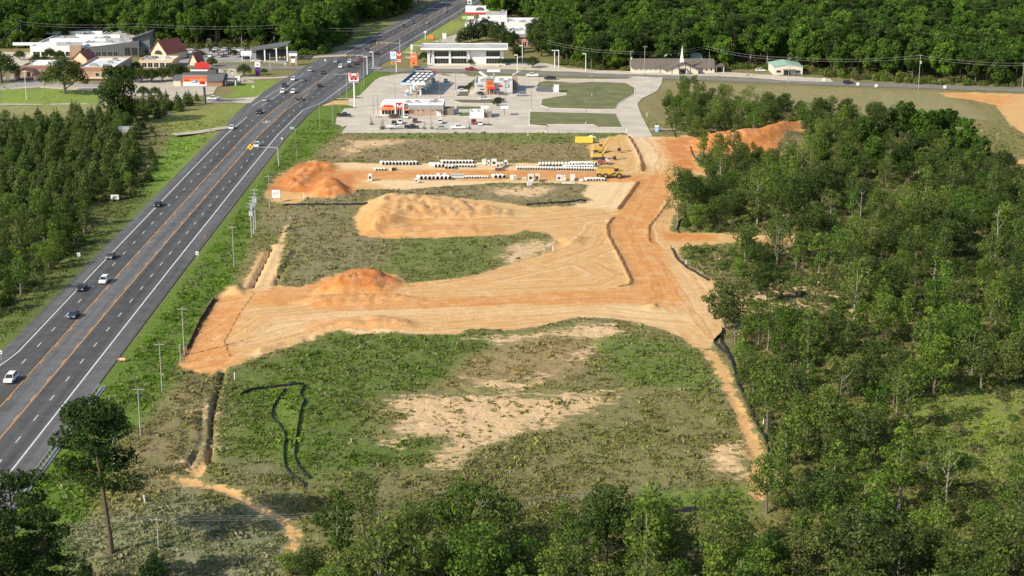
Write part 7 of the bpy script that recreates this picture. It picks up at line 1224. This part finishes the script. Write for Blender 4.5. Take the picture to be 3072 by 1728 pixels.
# ---- big pines lower left, oak on the lawn, other single trees
def one(protos, x, y, s, lab, name='pine_tree', rz=0, zs=None): return tree(name, lab, 'tree', P(x, y), [protos], 0, s, rz, None, zs)
DK = [broad(13, 10, 71, 12, .12, 1.0, .6, LEAFO), broad(15, 9, 72, 12, .15, 1.0, .6, LEAFQ)]
BP = [bigpine(28, 11.5, 301, .42, 1.1, lean=-2.4, fl=1.35), bigpine(25, 11, 302, .3, 1.3), bigpine(22, 10, 303, .35, 1.3)]
one(BP[0], 336, 1655, .95, 'very tall lone pine with a bare trunk at the lower left', rz=.0)
one(BP[1], 60, 1840, .92, 'dark pine filling the lower left corner', rz=1.0); one(BP[2], 150, 1890, .85, 'second dark pine right of the corner pine', rz=2.0); one(BP[2], 10, 1930, .9, 'dark pine low in the left corner', rz=.5)
one(YP[3], 262, 1790, .75, 'small dark conical pine at the bottom left', 'young_pine'); one(YP[1], 470, 1800, 1.0, 'dark bushy pine under the small utility pole', 'young_pine'); one(YP[0], 330, 1810, .5, 'tiny dark conifer at the bottom edge', 'young_pine')
one(BR[4], 860, 1725, .5, 'small bright bush-like tree at the end of the orange path', 'broadleaf_tree'); one(BR[2], 930, 1740, .5, 'green bush-like tree right of the path end', 'broadleaf_tree')
OAK = (leafmesh('crown', [(math.cos(a)*5.2, math.sin(a)*5.2, 6.5+.8*math.sin(a*2), 2.7, 2.7, 2.0) for a in np.arange(0, 6.2, 1.05)]+[(math.cos(a)*3.2, math.sin(a)*3.2, 9.3, 2.4, 2.4, 1.8) for a in np.arange(.4, 6.2, 1.3)]+[(0, 0, 11, 2.2, 2.2, 1.5)]+[(7.2, 0, 4.8, 1.6, 1.8, 1.2), (-7, 1, 5, 1.8, 1.8, 1.3)], .9, .6, 333, LEAFO), trunkmesh('trunk', 9, .55, 9, BARK, 0, 7, 3, .25))
one(OAK, 195, 281, 1.32, 'big spreading oak standing alone on the bright lawn', 'oak_tree'); one(OAK, 5, 246, 1.15, 'dark oak at the left picture edge', 'oak_tree', 1); one(OAK, 325, 330, .55, 'tall dark tree rising in front of the restaurant row, upper part', 'oak_tree', 2, 1.7); one(DK[0], 352, 372, 1.45, 'tallest dark columnar tree at the head of the pine plantation', 'broadleaf_tree', 2, 1.25); one(OAK, 368, 365, .58, 'dark vine-grown tree at the head of the young pines', 'oak_tree', 3, 1.6); one(OAK, 395, 390, .4, 'pale green small tree beside the white shed', 'oak_tree', 3, 1.2)
for i, (x, y, s, lab) in enumerate([(395, 247, .62, 'dark shade tree left in the row before the gabled shops'), (425, 247, .6, 'dark shade tree second in the row before the gabled shops'), (455, 247, .58, 'dark shade tree third in the row before the gabled shops'), (488, 244, .6, 'dark shade tree fourth in the row below the large red gable'), (520, 240, .72, 'tall dark shade tree right end of the row before the gabled shops'), (545, 236, .6, 'dark tree beside the small red gable'), (430, 290, .42, 'low dark tree on the tan lot'), (465, 290, .4, 'low spreading dark tree on the tan lot, right one'), (636, 199, .42, 'round dark tree by the mall lot edge'), (733, 228, .52, 'large round shrub-like tree by the purple pylon sign'), (792, 222, .25, 'small dark shrub right of the purple pylon sign'), (640, 228, .25, 'small dark shrub behind the restaurant roof'), (60, 180, .45, 'thin tree by the far left white lot'), (108, 190, .42, 'grey green tree beside the shopping hall'), (135, 196, .45, 'grey green tree left of the oak top'), (430, 166, .5, 'olive tree before the prow building'), (150, 176, .5, 'grey green tree third from the left before the shopping hall'), (180, 180, .45, 'grey green tree near the gabled shop, before the shopping hall'), (345, 222, .5, 'dark tree at the right end of the tan brick building'), (375, 240, .6, 'broad dark tree between brick building and shade tree row'), (410, 215, .45, 'dark tree above the shade tree row'), (445, 195, .4, 'small tree before the large red gable'), (600, 172, .35, 'small tree in the mall car park'), (700, 166, .3, 'small round tree in the far car park'), (1505, 225-30, .3, 'small tree at the showroom corner'), (1411, 196, .3, 'small round tree before the showroom wall'), (1272, 186, .45, 'dark tree at the left side of the showroom'), (1597, 203, .5, 'dark green tree right of the showroom lot'), (1412, 262, .22, 'sapling beside the grey store planting bed'), (1402, 268, .2, 'small sapling left of the store'), (1491, 318, .3, 'small tree at the end of the oval bed')]): one(OAK, x, y, s*.95, lab, 'shade_tree', i)
for i, (x, y, s, lab) in enumerate([(1145, 388, .5, 'left ornamental sapling beside the boat'), (1272, 388, .45, 'ornamental sapling in the front row of the lot'), (1408, 388, .45, 'ornamental sapling right of the white pickup'), (1115, 375, .5, 'small plant clump in the bed at the lot corner'), (1296, 387, .4, 'thin sapling beside the silver car'), (1150, 386, .5, 'second sapling beside the boat')]): one((SH[1], SN[2]), x, y, s*2.2 if 0 else s*1.6, lab, 'sapling', i)
# ---- dark pines behind the showroom
IT = []
for i, (x, y, s) in enumerate([(1395, 128, .62), (1415, 125, .7), (1437, 124, .78), (1460, 124, .85), (1482, 126, .8), (1500, 130, .7), (1515, 137, .6), (1540, 160, .75), (1552, 178, .6), (1525, 150, .7), (1380, 131, .5)]): o = tree('pine_tree', 'dark pine in the clump behind the showroom roof', 'tree', P(x, y), DK, i, s*1.05, i, 'dark pines behind the showroom'); IT.append((o, P(x, y), 'dark rounded tree'))
relabel(IT, marks([(1398, 150, 'the showroom roof'), (1545, 170, 'the right end of the showroom'), (1497, 118, 'the far white shops')]))
IT = []
for i, (x, y, s) in enumerate([(1610, 160, .9), (1625, 170, 1), (1645, 165, 1), (1660, 178, 1), (1680, 175, 1), (1615, 145, .9), (1640, 150, 1), (1670, 155, 1), (1700, 185, .9), (1715, 170, 1), (1740, 195, .9), (1760, 190, 1), (1790, 205, .9), (1810, 198, 1), (1840, 206, .9), (1865, 206, .95), (1880, 200, .95)]): o = tree('pine_tree', 'tall dark tree in the wall of forest left of the church', 'tree', P(x, y), [DK[1], DK[0], FB[2], FB[0]], i, s*(1.35 if i % 4 < 2 else .8), i, 'dark trees left of the church'); IT.append((o, P(x, y), 'tall dark tree'))
relabel(IT, marks([(1610, 140, 'the small red shed'), (1670, 203, 'the pair of white road lamps'), (1757, 214, 'the lone white road lamp'), (1891, 215, 'the church left wing')]))

# ---- far forests
FL = N_([(-60, 141), (110, 139), (330, 120), (430, 141), (640, 142), (840, 148), (900, 164), (970, 162), (1035, 118), (1062, 74), (1205, 42), (1300, 6)])+[(-62, 1250), (-420, 1250), (-380, 880)]
FR = N_([(1395, 30), (1440, 52), (1560, 74), (1640, 92), (1660, 120), (1700, 165), (1740, 190), (1880, 203), (2200, 206), (2290, 200), (2420, 214), (2470, 228), (2560, 232), (2700, 243), (2880, 252), (3200, 262)])+[(420, 1180), (-10, 1250)]
fl = [p for p in scatter(FL, 7.2, 401, [N_([(900, 164), (1000, 150), (1067, 76), (1205, 44), (1150, 120), (1000, 175)])], None, 23) if abs(p[0]) < .325*p[1]+10 and p[1] < 1150]
fr = [p for p in scatter(FR, 7.2, 402, [N_([(1400, 150), (1420, 60), (1530, 60), (1640, 90), (1620, 150)])], None, 30) if abs(p[0]) < .325*p[1]+10 and p[1] < 1150]
fl.sort(key=lambda p: p[1]); fr.sort(key=lambda p: p[1]-.0*p[0])
def front(pl, k):       # trees with nothing close in front of them
    out = []
    for p in pl:
        if not any(abs(q[0]-p[0]) < 8 and 0 < p[1]-q[1] < 17 for q in pl): out.append(p)
    return out[:k]
f1, f2 = front(fl, 60), front(fr, 70); s1, s2 = set(f1), set(f2); r5 = random.Random(77)
IT = []
for p in f1: o = tree('forest_tree', 'tall broadleaf tree in the front row of the far left forest', 'tree', p, FB, r5.randrange(5), r5.uniform(.8, 1.08), r5.uniform(0, 6.28), 'front row of the far left forest'); IT.append((o, p, 'tall forest tree'))
relabel(IT, marks([(66, 140, 'the tall grey pole'), (230, 130, 'the white shopping hall'), (400, 130, 'the pointed dark prow'), (560, 142, 'the mall car park'), (812, 150, 'the car wash'), (960, 160, 'the junction forest corner'), (1060, 80, 'the grass beside the far highway'), (1230, 40, 'the far end of the highway')]))
IT = []
for p in f2: o = tree('forest_tree', 'tall broadleaf tree in the front row of the forest behind church and side road', 'tree', p, FB, r5.randrange(5), r5.uniform(.72, 1.0), r5.uniform(0, 6.28), 'front row of the right forest'); IT.append((o, p, 'tall forest tree'))
relabel(IT, marks([(1430, 40, 'the far billboard'), (1560, 75, 'the far white shops'), (1750, 190, 'the lone white road lamp'), (1900, 200, 'the church left wing'), (2045, 200, 'the steeple'), (2160, 200, 'the church carport'), (2281, 200, 'the white parked suv'), (2364, 205, 'the green roofed workshop'), (2544, 232, 'the black car on the side road'), (2755, 250, 'the utility pole before the forest'), (2900, 255, 'the last roadside marker'), (3066, 262, 'the pole at the right edge')]))
g1 = [p for p in fl if p not in s1]; g2 = [p for p in fr if p not in s2]
stuff('far_forest', 'deep broadleaf forest at the upper left', FB, g1, [r5.uniform(.75, 1.12) for _ in g1], [r5.randrange(5) for _ in g1], zoff=-.5)
stuff('far_forest', 'deep broadleaf forest at the upper right', FB+[BP[1], BP[2]], g2, [r5.uniform(.72, 1.08) for _ in g2], [r5.randrange(5) if r5.random() < .85 else 5+r5.randrange(2) for _ in g2], zoff=-.5)
print('far', len(fl), len(fr), len(f1), len(f2))
# ---- undergrowth and weeds
def mass(poly, spacing, seed, avoid=()): return scatter(poly, spacing, seed, avoid)
ug = mass(WOOD_R, 2.3, 501, gaps[:2])+mass(WOOD_B, 2.3, 502, [WOOD_R])+[p for p in mass(THK, 2.0, 503)]+mass(PINEF, 3.2, 504)
r6 = random.Random(3); ug = [p for p in ug if abs(p[0]) < .33*p[1]+6 and p[1] > 205]; _gx = inside(np.array([p[0] for p in ug]), np.array([p[1] for p in ug]), gaps0[0]); ug = [p for p, g in zip(ug, _gx) if not g or r6.random() < .35]
stuff('undergrowth', 'low shrubs and saplings covering the woodland floor', SH, ug, [r6.uniform(.4, 1.35) for _ in ug], [r6.randrange(3) for _ in ug], zoff=-.1)
# forest edges shrubs
fe = [p for p in mass(N_([(1640, 192), (1740, 208), (1880, 212), (2290, 208), (2420, 220), (2560, 240), (2880, 258), (3200, 268), (3200, 255), (2880, 246), (2560, 226), (2420, 208), (2200, 200), (1740, 190)]), 3.5, 505)]
stuff('hedge_shrubs', 'shrubs along the foot of the right forest', SH, fe, [r6.uniform(.9, 2.2) for _ in fe], [r6.randrange(3) for _ in fe])
fe = [p for p in mass(N_([(-60, 145), (110, 143), (330, 124), (430, 143), (640, 146), (840, 152), (900, 168), (970, 164), (1035, 120), (1065, 76), (1205, 44), (1195, 36), (1050, 64), (1020, 108), (950, 152), (830, 138), (430, 132), (330, 112), (-60, 130)]), 3.6, 506)]
stuff('hedge_shrubs', 'shrubs along the foot of the far left forest', SH, fe, [r6.uniform(1.2, 2.6) for _ in fe], [r6.randrange(3) for _ in fe])
# weeds on the open fields, coloured like the ground they grow from
def weedmesh(seed, w_=.55, h=.26, n=8):
    r = np.random.default_rng(seed); co = []; 
    for i in range(n):
        a = r.uniform(0, 6.28); p = np.array([r.normal()*w_*.4, r.normal()*w_*.4, 0]); d = np.array([math.cos(a), math.sin(a), 0])*w_*r.uniform(.25, .5); u = np.array([r.normal()*.25, r.normal()*.25, 1])*h*r.uniform(.5, 1.2); co += [p-d*.5, p+d*.5, p+d*.9+u*.8, p-d*.2+u]
    me = bpy.data.meshes.new('weed'); me.from_pydata([tuple(c) for c in co], [], [(4*i, 4*i+1, 4*i+2, 4*i+3) for i in range(n)]); at = me.attributes.new('tint', 'FLOAT', 'FACE'); at.data.foreach_set('value', r.uniform(.75, 1.3, n).astype(np.float32)); me.materials.append(WEED); return me
WEED = bpy.data.materials.new('weeds'); WEED.use_nodes = True; n = WEED.node_tree; n.nodes.clear(); at = n.nodes.new('ShaderNodeAttribute'); at.attribute_type = 'INSTANCER'; at.attribute_name = 'gtint'; a2 = n.nodes.new('ShaderNodeAttribute'); a2.attribute_name = 'tint'; hs = n.nodes.new('ShaderNodeHueSaturation'); n.links.new(at.outputs['Color'], hs.inputs['Color']); n.links.new(a2.outputs['Fac'], hs.inputs['Value'])
d = n.nodes.new('ShaderNodeBsdfDiffuse'); t2 = n.nodes.new('ShaderNodeBsdfTranslucent'); mx = n.nodes.new('ShaderNodeMixShader'); mx.inputs[0].default_value = .3; o = n.nodes.new('ShaderNodeOutputMaterial')
for a, b_ in ((hs.outputs[0], d.inputs[0]), (hs.outputs[0], t2.inputs[0]), (d.outputs[0], mx.inputs[1]), (t2.outputs[0], mx.inputs[2]), (mx.outputs[0], o.inputs[0])): n.links.new(a, b_)
NW = 230000; r = np.random.default_rng(600); wy = 205+(r.random(NW)**1.35)*460; wx = (r.random(NW)*2-1)*(.33*wy+5)
bare, pat, org_, pal_, shade_d_, base_ = attr_all(wx, wy); cl = fbm(wx, wy, 5, 610, 3)
dr = np.maximum(-15.5-(wx-cx(wy)), (wx-cx(wy))-15.5); k = (bare < -.8) & (dr > .8) & ((pat < -1.5+6*(cl-.5)) | (r.random(NW) < .16)) & (cl > .22+.45*r.random(NW))
for q in [LOT]+FLAT: k &= ~inside(wx, wy, q)
tr_ = np.full(wx.shape, -9.); 
for o_, wd, dp in TRENCH: tr_ = np.maximum(tr_, sdl(wx, wy, o_, wd, 9))
k &= tr_ < -.2
wx, wy, base_ = wx[k], wy[k], base_[k]; nw = len(wx); v = r.random(nw)[:, None]; tint = np.where(v < .3, base_*.55+np.array([.27, .235, .14])*.5, np.where(v < .6, base_*np.array([1.0, 1.08, .9]), base_*np.array([1.08, 1.25, .92])))*r.uniform(.75, 1.25, (nw, 1))
sc_ = r.uniform(.45, 1.55, nw)*np.where(r.random(nw) < .04, 1.9, 1)
stuff('weeds', 'tufts of weeds and dry grass over the open fields', [weedmesh(i) for i in range(5)], list(zip(wx, wy)), sc_, r.integers(0, 5, nw), tint, zoff=-.05, zl=height(wx, wy))
print('weeds', nw)
